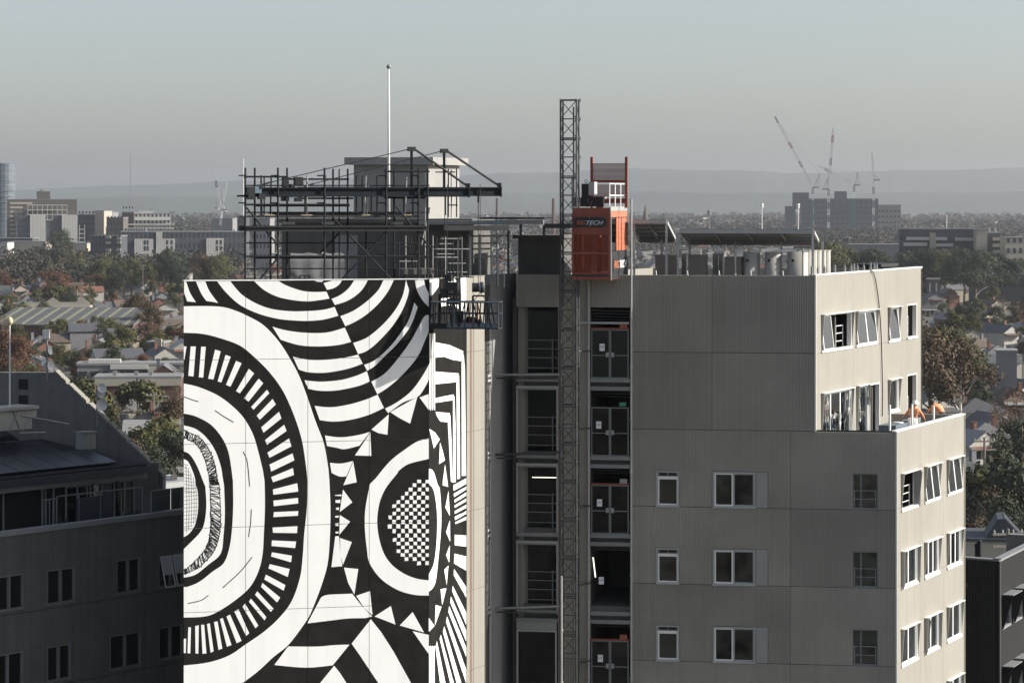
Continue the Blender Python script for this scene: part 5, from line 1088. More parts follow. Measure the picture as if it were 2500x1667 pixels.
for i, (x, y, r) in enumerate(((1790, 1165, .2), (1850, 1160, .18), (1890, 1152, .2), (1915, 1148, .16))):
    s0, _ = f_.hit(*Z5(x, y)); mb = MB(); mb.tube(f_.pt(s0, tz+.5, -.1), f_.pt(s0, ZJ[2]+.16, -.1), r*.85, r, n=12); mb.tube(f_.pt(s0, tz, -.1), f_.pt(s0, tz+.5, -.1), r*.9, n=12)
    single('bucket_stack', mb, (M_WHITE, M_SMOOTH, M_WHITE, M_GREYM)[i], ['white bucket next to the pale blue material box', 'grey bucket between the two white buckets on the terrace', "white bucket right behind the helmeted worker's post", 'small dark grey bucket at the end of the bucket group'][i], 'bucket', f_.pt(s0, tz, -.1), 'buckets on the terrace')
# ------------------------------------------------------------------ neighbouring buildings
def Z8(x, y): return (x/3.267)*.9408, (760+y/3.267)*.9408
def Z9(x, y): return (x/3.358)*.9408, (1200+y/3.358)*.9408
def Z10(x, y): return (2200+x/3.507)*.9408, (1220+y/3.507)*.9408
FB = Face.px(-260, 103.0, 480, 116.4); FB = Face(FB.o, FB.o+FB.d*FB.len)
M_LB = M('weathered_grey_concrete', (.15, .145, .135), .9, .12, .6, streak=.22, rnd=.04)
M_LBL = M('pale_parapet', (.30, .305, .31), .85, .08, 1)
M_BLUEBL = M('blue_grey_blind', (.36, .43, .49), .8, .1, 2)
M_BLIND = M('white_blind', (.6, .6, .58), .8, .05, 2)
lb = thing('apartment_block', 'shaded grey concrete apartment block with roof terrace left of the mural tower', 'building', FB.pt(5, 0))
zp_ = FB.hit(*Z9(700, 278))[1]
wr = []
for x0, x1, y0, y1, kd in ((-40, 195, 700, 985, 0), (385, 615, 645, 928, 0), (955, 1152, 562, 838, 0), (1300, 1500, 522, 785, 1), (-60, 190, 1345, 1640, 0), (385, 582, 1272, 1560, 0), (900, 1157, 1182, 1462, 0), (1300, 1500, 1115, 1380, 0)):
    a, zt = FB.hit(*Z9(x0, y0)); b, _ = FB.hit(*Z9(x1, y0)); _, zb = FB.hit(*Z9(x0, y1)); wr.append((a, b, zb, zt, kd))
zj1 = FB.hit(*Z9(700, 912))[1]; zj2 = zj1-2.95; zrow = [zp_-.02, zj1, zj2, zj2-2.95, 0]
ccol = [0, FB.hit(*Z9(215, 600))[0], FB.hit(*Z9(800, 600))[0], FB.len]
for zt, zb in zip(zrow, zrow[1:]):
    for a, b in zip(ccol, ccol[1:]):
        mb = MB()
        for r in holes_split(a+.005, b-.005, zb+.012, zt-.012, [q[:4] for q in wr]): corr(mb, FB, *r, per=.11, dep=.012)
        obj('wall_panel', mb, M_LB, lb)
mb = MB(); mb.fbox(FB, 0, FB.len, 0, zp_-.3, -.5, -.36); obj('wall_core', mb, M_DARKWALL, lb)
mb = MB(); mb.fbox(FB, -.05, FB.len, zp_-.02, zp_+.16, -.3, .06); obj('parapet_cap', mb, M_LBL, lb)
for a, b, zb, zt, kd in wr:
    mb = MB(); t = .05
    for r in ((a, a+t, zb, zt), (b-t, b, zb, zt), (a+t, b-t, zt-t, zt), (a-.03, b+.03, zb-.05, zb+t), ((a+b)/2-.04, (a+b)/2+.04, zb+t, zt-t)): mb.fbox(FB, r[0], r[1], r[2], r[3], -.16, .012)
    w_ = obj('window', mb, M_GREYM, lb)
    for x0, x1 in ((a+t, (a+b)/2-.04), ((a+b)/2+.04, b-t)):
        mb = MB(); mb.fbox(FB, x0, x1, zb+t, zt-t, -.11, -.1); obj('pane', mb, glass('pale_glass', (.75, .8, .82), .08), w_)
        mb = MB(); mb.fbox(FB, x0, x1, zb+t+(.0 if kd == 0 else .45), zt-t, -.3, -.29)
        obj('blind', mb, M_BLIND if kd else M_BLUEBL, w_)
        if kd:
            mb = MB(); q = .05; pp = lambda s_, z_, o: FB.pt(s_, z_, o+.3*(zt-z_)/(zt-zb))
            for r in ((x0, x0+q, zb, zt-t), (x1-q, x1, zb, zt-t), (x0+q, x1-q, zb, zb+q), (x0+q, x1-q, zt-t-q, zt-t)): mb.hexa([pp(r[0], r[2], .05), pp(r[1], r[2], .05), pp(r[1], r[2], .02), pp(r[0], r[2], .02), pp(r[0], r[3], .05), pp(r[1], r[3], .05), pp(r[1], r[3], .02), pp(r[0], r[3], .02)])
            obj('open_sash', mb, M_WHITE, w_)
            mb = MB(); mb.hexa([pp(x0+q, zb+.5, .04), pp(x1-q, zb+.5, .04), pp(x1-q, zb+.5, .03), pp(x0+q, zb+.5, .03), pp(x0+q, zt-t-q, .04), pp(x1-q, zt-t-q, .04), pp(x1-q, zt-t-q, .03), pp(x0+q, zt-t-q, .03)]); obj('open_sash', mb, M_BLIND, w_)
# terrace, penthouse, solar roof
mb = MB(); mb.fbox(FB, 0, FB.len, zp_-1.1, zp_-.95, -8, -.35); obj('terrace_floor', mb, M_SLAB, lb)
FB3 = offset_face(FB, -2.6); ze = FB3.hit(*Z8(500, 1285))[1]
sE = FB3.hit(*Z8(1090, 1200))[0]
mb = MB(); mb.fbox(FB3, 0, sE, zp_-.95, ze-.5, -.2, -.12); obj('penthouse_wall', mb, M_BACK, lb)
M_FASC = M('dark_fascia', (.05, .055, .065), .6, .15, 2)
mb = MB(); mb.fbox(FB3, 0, sE+.1, ze-.5, ze-.28, -.3, .5); obj('fascia', mb, M_LBL, lb)
mb = MB(); mb.fbox(FB3, 0, sE+.1, ze-.28, ze, -.3, .75); obj('gutter', mb, M_FASC, lb)
for i, x in enumerate((20, 330, 355, 420, 520, 610, 715, 805, 905, 985, 1060)):
    s_ = FB3.hit(*Z8(x, 1350))[0]; rod('glazing_post', FB3.pt(s_, zp_-.95, .05), FB3.pt(s_, ze-.5, .05), .07, M_LBL if 2 < i < 10 else M_GREYM, lb, 'box')
for x0, x1 in ((520, 715), (745, 905), (935, 1045)):
    a, b = FB3.hit(*Z8(x0, 1300))[0], FB3.hit(*Z8(x1, 1300))[0]; mb = MB(); mb.fbox(FB3, a, b, ze-.62, ze-.52, .02, .12); obj('window_head', mb, M_LBL, lb)
    mb = MB(); mb.fbox(FB3, a, b, zp_-.4, ze-.62, -.02, .0); obj('glass_door', mb, M_GLASSD, lb)
FB1 = offset_face(FB, -1.0)
for x0, x1, y in ((455, 1135, 1475), (340, 450, 1505)):
    a, z = FB1.hit(*Z8(x0, y)); b, _ = FB1.hit(*Z8(x1, y)); rod('balustrade', FB1.pt(a, z), FB1.pt(b, z), .05, M_GREYM, lb, 'box')
    for k in range(5): s_ = a+(b-a)*k/4; rod('balustrade_post', FB1.pt(s_, zp_-.95), FB1.pt(s_, z), .035, M_GREYM, lb, 'box')
a, z = FB1.hit(*Z8(615, 1490)); b, _ = FB1.hit(*Z8(900, 1490)); mb = MB(); mb.fbox(FB1, a, b, zp_-.95, z, -.03, 0); obj('privacy_screen', mb, M('dark_blue_screen', (.05, .055, .075), .6, .1, 2), lb)
M_PANL = glass('clear_balustrade', (.55, .6, .6), .3)
for x0, x1 in ((1258, 1415), (1425, 1560)):
    a, z = FB.hit(*Z9(x0, 5)); b, _ = FB.hit(*Z9(x1, 0)); mb = MB(); mb.fbox(FB, a, b, zp_+.2, zp_+1.02, -.14, -.12); g_ = obj('glass_balustrade', mb, M_PANL, lb)
    rod('cap_rail', FB.pt(a, zp_+1.03, -.13), FB.pt(b, zp_+1.03, -.13), .05, M_GREYM, g_, 'box'); rod('balustrade_post', FB.pt(a, zp_+.16, -.13), FB.pt(a, zp_+1.02, -.13), .05, M_GREYM, g_, 'box')
# pitched roof with solar panels
M_SOL = M('solar_cell', (.016, .02, .03), .28, .2, 6, spec=.5)
M_ROOF = M('dark_metal_roof', (.03, .031, .034), .8, .2, 1.5, spec=.2)
FB6 = offset_face(FB, -7.0); zr6 = ze+.85
def slope_pt(s_, t, up=0): return FB3.pt(s_, ze+(zr6-ze)*t+up, .6-4.9*t)
mb = MB(); mb.hexa([slope_pt(0, 0, .0), slope_pt(sE, 0, .0), slope_pt(sE-1.2, 1, 0), slope_pt(0, 1, 0), slope_pt(0, 0, .08), slope_pt(sE, 0, .08), slope_pt(sE-1.2, 1, .08), slope_pt(0, 1, .08)]); obj('roof', mb, M_ROOF, lb)
for r in range(2):
    for c in range(9):
        a = FB3.s_at(-60)+1.06*c; t0, t1 = .06+.36*r, .40+.36*r
        if a+1.04 > sE-.6-.9*r or (r == 1 and c > 6): continue
        mb = MB(); mb.hexa([slope_pt(a, t0, .16), slope_pt(a+1.02, t0, .16), slope_pt(a+1.02, t1, .30), slope_pt(a, t1, .30), slope_pt(a, t0, .20), slope_pt(a+1.02, t0, .20), slope_pt(a+1.02, t1, .34), slope_pt(a, t1, .34)]); obj('solar_panel', mb, M_SOL, lb)
for k in range(4):
    a = FB3.s_at(-60)+1.4*k; mb = MB(); mb.hexa([slope_pt(a, .82, .35), slope_pt(a+1.35, .82, .35), slope_pt(a+1.35, 1.25, .75), slope_pt(a, 1.25, .75), slope_pt(a, .82, .39), slope_pt(a+1.35, .82, .39), slope_pt(a+1.35, 1.25, .79), slope_pt(a, 1.25, .79)]); obj('solar_panel', mb, M_SOL, lb)
# sloping blade wall behind
FB7 = Face.px(-80, 119.6, 430, 118.2); M_BLADE = M('blade_wall_concrete', (.17, .166, .158), .9, .15, .8, streak=.25)
P8 = [(-120, 487), (440, 487), (1300, 1315), (1300, 1700), (-120, 1700)]
pts = [FB7.pt(*FB7.hit(*Z8(x, y))) for x, y in P8]; mb = MB(); mb.prism(pts, FB7.pt(0, 0, -.45)-FB7.pt(0, 0, 0)); obj('blade_wall', mb, M_BLADE, lb)
k = 16
for i in range(k):
    t0, t1 = i/k+.004, (i+1)/k-.004-(.018 if i % 3 == 1 else 0); q = [FB7.hit(*Z8(440+860*t, 487+828*t)) for t in (t0, t1)]
    mb = MB(); mb.hexa([FB7.pt(q[0][0], q[0][1]+.01, .06), FB7.pt(q[1][0], q[1][1]+.01, .06), FB7.pt(q[1][0], q[1][1]+.01, -.5), FB7.pt(q[0][0], q[0][1]+.01, -.5), FB7.pt(q[0][0], q[0][1]+.1, .06), FB7.pt(q[1][0], q[1][1]+.1, .06), FB7.pt(q[1][0], q[1][1]+.1, -.5), FB7.pt(q[0][0], q[0][1]+.1, -.5)]); obj('coping_stone', mb, M_CONC, lb)
for y0, y1 in ((540, 622), (668, 746)):
    a, z1 = FB7.hit(*Z8(150, y0)); b, z0 = FB7.hit(*Z8(222, y1)); mb = MB(); mb.fbox(FB7, a, b, z0, z1, .003, .03); obj('louvre', mb, M_BACK, lb)
mb = MB(); a, z1 = FB7.hit(*Z8(1195, 1205)); b, z0 = FB7.hit(*Z8(1268, 1300)); mb.fbox(FB7, a, b, z0-.5, z1, -.4, .1); obj('pier', mb, M_BLADE, lb)
# rooftop clutter of that block
FB5 = offset_face(FB, -5.6)
def onz(fc, x, y): return fc.pt(*fc.hit(*Z8(x, y)))
mb = MB(); a, z1 = FB5.hit(*Z8(25, 785)); b, z0 = FB5.hit(*Z8(292, 930)); mb.fbox(FB5, a-.6, b-.25, z0, z1-.05, -1.0, 0); mb.hexa([FB5.pt(b-.25, z0+.5, 0), FB5.pt(b, z1-.4, 0), FB5.pt(b, z1-.4, -1), FB5.pt(b-.25, z0+.5, -1), FB5.pt(b-.25, z1-.05, 0), FB5.pt(b, z1-.05, 0), FB5.pt(b, z1-.05, -1), FB5.pt(b-.25, z1-.05, -1)]); mb.fbox(FB5, a-.65, b+.05, z1-.047, z1+.08, -1.1, .1)
single('roof_plant_housing', mb, M('cream_housing_metal', (.42, .40, .35), .7, .1, 1.5, streak=.15), 'cream metal plant housing on the terrace block roof', 'plant housing', FB5.pt((a+b)/2, z0))  # the housing's own cream, lightly streaked
p = onz(FB5, 78, 765); q = onz(FB5, 78, 100); t = thing('lamp_pole', 'slim white pole with pale bulb top on the terrace block roof', 'pole', p); mb = MB(); mb.tube(p, q, .035, .028, n=8); obj('pole', mb, M_WHITE, t); mb = MB(); mb.ball(q+Vector((0, 0, .12)), .13, 10, 8, 1.3); obj('bulb_top', mb, M('bulb_cream', (.55, .47, .28), .5, .05), t, True)
mb = MB(); p = [onz(FB5, x, y) for x, y in ((90, 770), (155, 930), (80, 940), (145, 780), (165, 830), (548, 898), (180, 950), (245, 850), (150, 970), (360, 965))]
for i in range(0, 10, 2): mb.tube(p[i], p[i+1], .035, n=6)
single('fallen_antenna', mb, M_SCAFL, 'tangle of thin antenna rods beside the cream plant housing', 'antenna', p[1]-Vector((0, 0, .03)))
def dish(mb, c, r, n, mi=0):
    n = Vector(n).normalized(); a = n.cross(Vector((0, 0, 1))).normalized(); b = a.cross(n); pts = [c-n*r*.35]; k = 14
    for rr, dd in ((.6, .24), (1, 0)):
        for i in range(k): t = 2*math.pi*i/k; pts.append(c+(a*math.cos(t)+b*math.sin(t))*r*rr-n*r*dd)
    mb.add(pts, [(0, 1+i, 1+(i+1) % k) for i in range(k)]+[(1+i, 1+k+i, 1+k+(i+1) % k, 1+(i+1) % k) for i in range(k)], mi)
for nm, xm, yb, yt, ds in (('mast of white dishes and panel antennas at the top of the blade wall', 375, 545, 180, ((400, 310, .32, (.9, -.3, .2)), (345, 408, .22, (-.7, -.7, .2)), (408, 435, .36, (.8, -.5, .1)))), ('short mast of white dishes standing midway on the blade wall', 773, 930, 590, ((812, 610, .33, (.5, -.8, .3)), (806, 655, .28, (.2, -.9, .1)), (812, 745, .42, (.55, -.8, .05))))):
    fc = offset_face(FB7, .35); b_ = onz(fc, xm, yb); t_ = onz(fc, xm, yt); t = thing('antenna_mast', nm, 'antenna mast', b_, 'dish masts on the terrace block'); mb = MB(); mb.tube(b_, t_, .035, n=8); obj('pole', mb, M_GREYM, t)
    for x, y, r, n in ds:
        c = onz(fc, x, y); mb = MB(); dish(mb, c, r*.62, n); obj('dish', mb, M_WHITE, t, True); rod('bracket', c-Vector(n).normalized()*r*.3, Vector((t_.x, t_.y, c.z-.05)), .025, M_GREYM, t)
    if xm < 500:
        for dx in (-22, 8): c = onz(fc, xm+dx, 215); rod('panel_antenna', c, c+Vector((0, 0, .36)), .12, M_WHITE, t, 'box')
mb = MB(); fc = offset_face(FB, -4.2); a, z1 = fc.hit(*Z8(672, 962)); b, z0 = fc.hit(*Z8(765, 1055)); mb.fbox(fc, a, b, z0-.2, z1-.05, -.5, 0); mb.fbox(fc, a-.04, b+.04, z1-.047, z1, -.55, .05); single('roof_cowl', mb, M_SMOOTH, 'square metal vent cowl on the solar panel roof', 'vent', fc.pt((a+b)/2, z0-.2))
mb = MB(); fc = offset_face(FB7, -.3); p = onz(fc, 930, 960); q = onz(fc, 985, 850); mb.tube(p, q, .03, n=6); mb.fbox(fc, fc.hit(*Z8(965, 850))[0], fc.hit(*Z8(1015, 850))[0], q.z-.05, q.z+.16, -.2, .2); single('floodlight', mb, M_SMOOTH, 'grey floodlight on a bent arm above the blade wall', 'floodlight', p)
fc = offset_face(FB, -9.5); a, z1 = fc.hit(*Z8(1368, 1308)); b, z0 = fc.hit(*Z8(1403, 1345)); mb = MB(); mb.fbox(fc, a, b, z0, z1, -.4, 0); t = single('air_conditioner', mb, M_WHITE, 'small white air conditioner on the lower flat roof beside the mural', 'air conditioner', fc.pt((a+b)/2, z0)); mb = MB(); mb.tube(fc.pt((a+b)/2, (z0+z1)/2, .003), fc.pt((a+b)/2, (z0+z1)/2, .02), .22, n=14); obj('fan_grille', mb, M_BLACKST, t)
mb = MB(); a0, z_ = fc.hit(*Z8(1240, 1350)); mb.fbox(fc, a0, fc.hit(*Z8(1560, 1350))[0], z0-1.2, z0-.003, -5, .6); obj('lower_roof', mb, M_LBL, lb)
mb = MB(); fend = offset_face(FB, -12); mb.fbox(fend, 0, FB.len, 0, zp_-1.2, -.2, 0); obj('rear_wall', mb, M_LB, lb)
# potted plants on the terrace
rr = random.Random(4)
M_LEAFD = M('terrace_leaf', (.05, .07, .06), .7, .3, 6)
for i, x in enumerate((720, 1060, 560, 1130)):
    c = FB1.pt(FB1.hit(*Z8(x, 1400))[0], zp_-.95, -.4); t = thing('pot_plant', ('spiky potted plant behind the terrace screen of the shaded block', 'spreading potted plant at the end of the terrace of the shaded block', 'low potted plant by the glass doors of the shaded terrace', 'potted shrub by the glass balustrade corner of the shaded terrace')[i], 'plant', c)
    mb = MB(); mb.tube(c, c+Vector((0, 0, .4)), .18, .24, n=10); obj('pot', mb, M_GREYM, t); mb = MB()
    for k in range(40):
        a_ = rr.uniform(0, 6.28); l = rr.uniform(.4, .8); e = c+Vector((math.cos(a_)*l*.7, math.sin(a_)*l*.7, .4+rr.uniform(.2, .95))); m_ = (c+Vector((0, 0, .4))+e)/2+Vector((0, 0, .15)); w_ = Vector((-math.sin(a_), math.cos(a_), 0))*.03
        mb.add([c+Vector((0, 0, .4)), m_-w_, e, m_+w_], [(0, 1, 2, 3)])
    obj('leaves', mb, M_LEAFD, t)
# ---- dark clad building at the right
FDa = Face(W(2205, HY, 124.4), W(2296, HY, 123.4)); FDb = side(FDa, FDa.len, 2420, dN)
M_CLAD = M('charcoal_cladding', (.028, .028, .029), .6, .12, 1, streak=.1); M_CLAD2 = M('charcoal_render', (.017, .017, .018), .85, .1, 1.2, spec=.2)
zd = FDa.hit(2290, 1286)[1]
db = thing('charcoal_building', 'charcoal clad building with hooded windows and red bollard on its roof', 'building', FDa.pt(1, 0))
mb = MB(); corr(mb, FDa, 0, FDa.len-.25, 0, zd-.05, .14, .05); mb.fbox(FDa, FDa.len-.25, FDa.len-.02, 0, zd-.05, -.2, .0); obj('wall', mb, M_CLAD, db)
wd_ = []
for k in range(2):
    for x0, x1, y0, y1 in ((868, 940, 815, 1110), (972, 1034, 765, 1050), (1085, 1140, 700, 985)):
        a, zt = FDb.hit(*Z10(x0, y0+612*k)); b, _ = FDb.hit(*Z10(x1, y0+612*k)); zt = FDb.hit(*Z10(868, 815+612*k))[1]; wd_.append((a, b, zt-1.45, zt))
mb = MB()
for r in holes_split(0.01, FDb.len, 0, zd-.05, wd_): mb.fbox(FDb, r[0], r[1], r[2], r[3], -.2, 0)
obj('wall', mb, M_CLAD2, db)
for a, b, z0, z1 in wd_:
    mb = MB(); t = .05
    for r in ((a, a+t, z0, z1), (b-t, b, z0, z1), (a+t, b-t, z1-t, z1), (a-.02, b+.02, z0-.04, z0+t)): mb.fbox(FDb, r[0], r[1], r[2], r[3], -.16, .02)
    w_ = obj('window', mb, M_GREYM, db); mb = MB(); mb.fbox(FDb, a+t, b-t, z0+t, z1-t, -.1, -.09); obj('pane', mb, M_GLASSD, w_)
    mb = MB(); mb.fbox(FDb, a-.08, b+.08, z1+.01, z1+.04, .003, .5); obj('hood', mb, M_GREYM, w_)
    for x in (a-.06, b+.02): mb = MB(); q = [FDb.pt(x, z1, .003), FDb.pt(x, z1, .48), FDb.pt(x, z0, .06), FDb.pt(x, z0, .003)]; mb.prism(q, FDb.pt(.03, 0)-FDb.pt(0, 0)); obj('cheek', mb, M_CLAD2, w_)
mb = MB(); mb.fbox(FDa, 0, FDa.len, zd-.05, zd+.03, -.35, .03); obj('coping', mb, M_GREYM, db); mb = MB(); mb.fbox(FDb, .04, FDb.len, zd-.05, zd+.03, -.35, .03); obj('coping', mb, M_GREYM, db)
far = dN*11; mb = MB(); pa = FDa.pt(0, 0); q = [Vector((pa.x, pa.y, zd-1.25)), Vector((*FDa.pt(FDa.len-.2, 0, -.2).xy, zd-1.25)), Vector((*FDb.pt(FDb.len, 0, -.2).xy, zd-1.25)), Vector((pa.x+far.x, pa.y+far.y, zd-1.25))]; mb.prism(q, (0, 0, .15)); obj('roof_deck', mb, M_CONC, db)
fbk = Face((pa.x+dN.x*9, pa.y+dN.y*9), (pa.x+dN.x*9+FDa.d.x*6, pa.y+dN.y*9+FDa.d.y*6)); mb = MB(); mb.fbox(fbk, 0, 6, zd-1.2, zd+.0, -.3, 0); obj('parapet', mb, M_CONC, db); mb = MB(); mb.fbox(fbk, 0, 6, zd+.003, zd+.06, -.35, .05); obj('coping', mb, M_GREYM, db)
p = fbk.pt(*fbk.hit(*Z10(722, 505), out=3)); s_ = fbk.hit(*Z10(722, 505))[0]; p = fbk.pt(s_, zd-1.1, 3.0); t = thing('bollard', 'red and white traffic bollard standing on the charcoal building roof', 'bollard', p)
mb = MB(); mb.tube(p, p+Vector((0, 0, .6)), .09, n=10); obj('white_base', mb, M_WHITE, t); mb = MB(); mb.tube(p+Vector((0, 0, .6)), p+Vector((0, 0, 1.25)), .11, .08, n=10); obj('red_top', mb, M('signal_red', (.6, .03, .03), .5, .05), t)
for i, x in enumerate((830, 848, 864)): s_ = fbk.hit(*Z10(x, 480))[0]; b_ = fbk.pt(s_, zd-1.1, 2.5); mb = MB(); mb.tube(b_, b_+Vector((0, 0, .8+.1*i)), .06, n=8); mb.ball(b_+Vector((0, 0, .85+.1*i)), .09, 8, 6); single('vent_pipe', mb, M_BLACKST, 'short black roof vent pipe behind the red bollard parapet', 'vent pipe', b_, 'black vent pipes on the charcoal building')
# ------------------------------------------------------------------ the town behind
def Z1(x, y): return (x/3.672)*.9408, (360+y/3.672)*.9408
def Z11(x, y): return (2100+x/3.92)*.9408, (520+y/3.92)*.9408
def Z12(x, y): return (2200+x/3.92)*.9408, (880+y/3.92)*.9408
M_BDARK = M('dark_facade', (.05, .055, .065), .7, .15, .2); M_BBROWN = M('brown_facade', (.10, .085, .075), .85, .12, .2); M_BWHITE = M('white_facade', (.44, .43, .40), .85, .06, .2)
M_BCREAM = M('cream_facade', (.36, .33, .27), .85, .08, .2); M_BGREY = M('grey_facade', (.20, .20, .20), .85, .08, .2); M_BRICK = M('red_brick_wall', (.10, .052, .04), .9, .2, .8)
M_WIN = M('far_window', (.03, .035, .042), .25, .2, .5); M_RIB = M('panel_rib', (.28, .275, .26), .85, .05, .3)
M_FARGL = M('blue_glass_wall', (.11, .135, .16), .2, .2, .15)
EXC = []                                   # plan circles kept clear of houses and trees
class Plan:
    """a rectangular footprint whose front is given by picture columns at distance d, turned by rot"""
    def __init__(s, u0, u1, d, depth, rot=6):
        a = W(u0, HY, d); c = math.cos(R(-rot)); n = math.sin(R(-rot)); rx = (u1-CX)/F
        e = Vector((c, n)); p = Vector((a.x, a.y)); t = (rx*p.y-p.x)/(e.x-rx*e.y)
        s.front = Face(p, p+e*t); s.w = t; s.depth = depth; s.right = Face(p+e*t, p+e*t+Vector((-e.y, e.x))*depth); s.d = d
        c_ = p+e*t/2+Vector((-e.y, e.x))*depth/2; s.c = c_; EXC.append((c_.x, c_.y, max(t, depth)*.6))
    def z(s, v): return s.front.hit(CX, v)[1] if False else EYE-(v-HY)/F*s.d
def far_building(label, u0, u1, vt, d, depth, mat, wins=None, rot=6, roofmat=None, side_wins=None, name='city_building', z0=0, parent=None, cat='building', wmat=None):
    P = Plan(u0, u1, d, depth, rot); zt = P.z(vt)
    t = thing(name, label, cat, P.front.pt(P.w/2, z0, -depth/2))
    mb = MB(); mb.fbox(P.front, 0, P.w, z0, zt, -depth, 0); obj('wall', mb, mat, t)
    mb = MB(); mb.fbox(P.front, -.25, P.w+.25, zt+.01, zt+.55, -depth-.25, .25); obj('roof', mb, roofmat or M_BGREY, t)
    for fc, wn, ln in ((P.front, wins, P.w), (P.right, side_wins, depth)):
        if not wn: continue
        nc, nr, fw, fh, zb, zz = wn
        for r in range(nr):
            for c in range(nc):
                cw_, rh = ln/nc, (zz-zb)/nr; a = cw_*(c+.5-fw/2); zq = zb+rh*(r+.5-fh/2)
                mb = MB(); mb.fbox(fc, a, a+cw_*fw, zq, zq+rh*fh, .02, .12); obj('window', mb, wmat or M_WIN, t)
    return t, P, zt
def strips(t, fc, a, b, z0, z1, n, mat, out=.3, name='panel', frac=.9):
    for i in range(n):
        x = a+(b-a)*i/n; mb = MB(); mb.fbox(fc, x, x+(b-a)/n*frac, z0, z1, .03, out); obj(name, mb, mat, t)
def fu(P, x, zfun): return P.front.s_at(zfun(x, 0)[0])
# glass tower at the picture's left edge
c = W(8, HY, 3000); t = thing('glass_tower', 'tall blue glass tower far beyond the office building', 'building', (c.x, c.y, 0)); zt = EYE-(375-HY)/F*3000; mb = MB(); k = 20; prof_ = []
for j, (z, r) in enumerate(((0, 12.5), (zt*.38, 12.5), (zt*.40, 11.8), (zt*.66, 11.8), (zt*.68, 12.6), (zt-1, 12.6), (zt, 11.5))):
    for i in range(k): a = 2*math.pi*i/k; prof_.append((c.x+r*math.cos(a), c.y+r*math.sin(a), z))
mb.add(prof_, [(j*k+i, j*k+(i+1) % k, (j+1)*k+(i+1) % k, (j+1)*k+i) for j in range(6) for i in range(k)]+[tuple(6*k+i for i in range(k))]); obj('curtain_wall', mb, M_FARGL, t)
for q in range(14): z = zt*(q+1)/15; mb = MB(); mb.tube((c.x, c.y, z), (c.x, c.y, z+.6), 12.9, n=20); obj('floor_band', mb, M_BGREY, t)
EXC.append((c.x, c.y, 16))
# office complex
u0, vt = Z1(60, 470); u1, _ = Z1(690, 470)
t, P, zt = far_building('long brown office block with white grid frame and two ribbed white bays', u0, u1, vt, 2550, 28, M_BBROWN, None, -9, side_wins=(4, 9, .5, .5, 6, 46))
zz = lambda y: P.z(Z1(0, y)[1]); sx = lambda x: fu(P, x, Z1)
for i in range(8):
    z = zz(500+39*i); mb = MB(); mb.fbox(P.front, sx(88), sx(290 if i < 1 else 205 if i < 4 else 132), z-.9, z+.9, .03, .25); obj('spandrel_band', mb, M_BCREAM, t)
mb = MB(); mb.fbox(P.front, sx(328), sx(450), zt+.5, zz(395), -9, -2); obj('lift_tower', mb, M_BBROWN, t); mb = MB(); mb.fbox(P.front, sx(355), sx(385), zz(394), zz(375), -7, -4); obj('roof_plant', mb, M_BGREY, t)
mb = MB(); mb.fbox(P.front, sx(135), sx(690), 0, zz(612), .03, 3.0); obj('podium', mb, M_BDARK, t)
for a, b in ((270, 410), (555, 695)): strips(t, P.front, sx(a), sx(b), zz(850), zz(605), 6, M_BWHITE, 5.5, 'ribbed_panel', .93)
for i in range(9): x = sx(247+44*i); mb = MB(); mb.fbox(P.front, x, x+.45, zz(603 if i not in (4, 5) else 650), zz(515), 2.6, 3.2); obj('frame_post', mb, M_BWHITE, t)
for y in (517, 560, 603): mb = MB(); mb.fbox(P.front, sx(245), sx(600), zz(y)-.3, zz(y)+.3, 2.5, 3.3); obj('frame_beam', mb, M_BWHITE, t)
mb = MB(); mb.fbox(P.front, sx(413), sx(468), zz(652)-.3, zz(652)+.3, 3.1, 3.8); obj('frame_beam', mb, M_BWHITE, t)
for k in range(3):
    for c in range(6): x = sx(142+21*c); mb = MB(); mb.fbox(P.front, x, x+1.2, zz(690+40*k)-1.0, zz(690+40*k)+1.0, 3.02, 3.1); obj('window', mb, M_FARGL, t)
for k in range(4):
    mb = MB(); mb.fbox(P.front, sx(710), sx(760), zz(735+38*k)-.3, zz(735+38*k)+.3, 3.5, 4.2); obj('frame_beam', mb, M_BWHITE, t)
for x in (708, 756): mb = MB(); mb.fbox(P.front, sx(x), sx(x)+.5, zz(850), zz(693), 3.4, 4.3); obj('frame_post', mb, M_BWHITE, t)
def zb(label, x0, x1, y0, d, depth, mat, wins=None, rot=5, Z=Z1, **k):
    (a, v), (b, _) = Z(x0, y0), Z(x1, y0); return far_building(label, a, b, v, d, depth, mat, wins, rot, **k)
zb('plain dark block between the office building and the beige slab', 698, 850, 605, 2650, 24, M_BDARK, (5, 6, .5, .35, 8, 40))
zb('plain beige slab building next to the dark block', 850, 932, 572, 2600, 20, M_BCREAM, None, 14)
zb('narrow grey building with stepped roof beside the beige slab', 930, 1010, 585, 2680, 24, M_BGREY, (3, 6, .5, .4, 8, 40))
zb('dark brick building with red brown side behind the terraces', 955, 1105, 632, 2560, 20, M_BBROWN, (5, 5, .45, .4, 8, 36))
zb('red brown brick apartment block beside the white terraced one', 1095, 1200, 588, 2750, 20, M_BRICK, (4, 5, .45, .4, 20, 44))
t, P, zt = zb('white terraced apartment block with rows of dark windows', 1205, 1530, 598, 2600, 22, M_BWHITE, (9, 4, .45, .5, 14, 38), -8)
zz = lambda y: P.z(Z1(0, y)[1]); sx = lambda x: fu(P, x, Z1)
mb = MB(); mb.fbox(P.front, sx(1245), sx(1380), zt+.5, zz(568), -10, -1); obj('upper_storey', mb, M_BWHITE, t); mb = MB(); mb.fbox(P.front, sx(1340), sx(1375), zz(567), zz(555), -8, -4); obj('roof_plant', mb, M_BGREY, t)
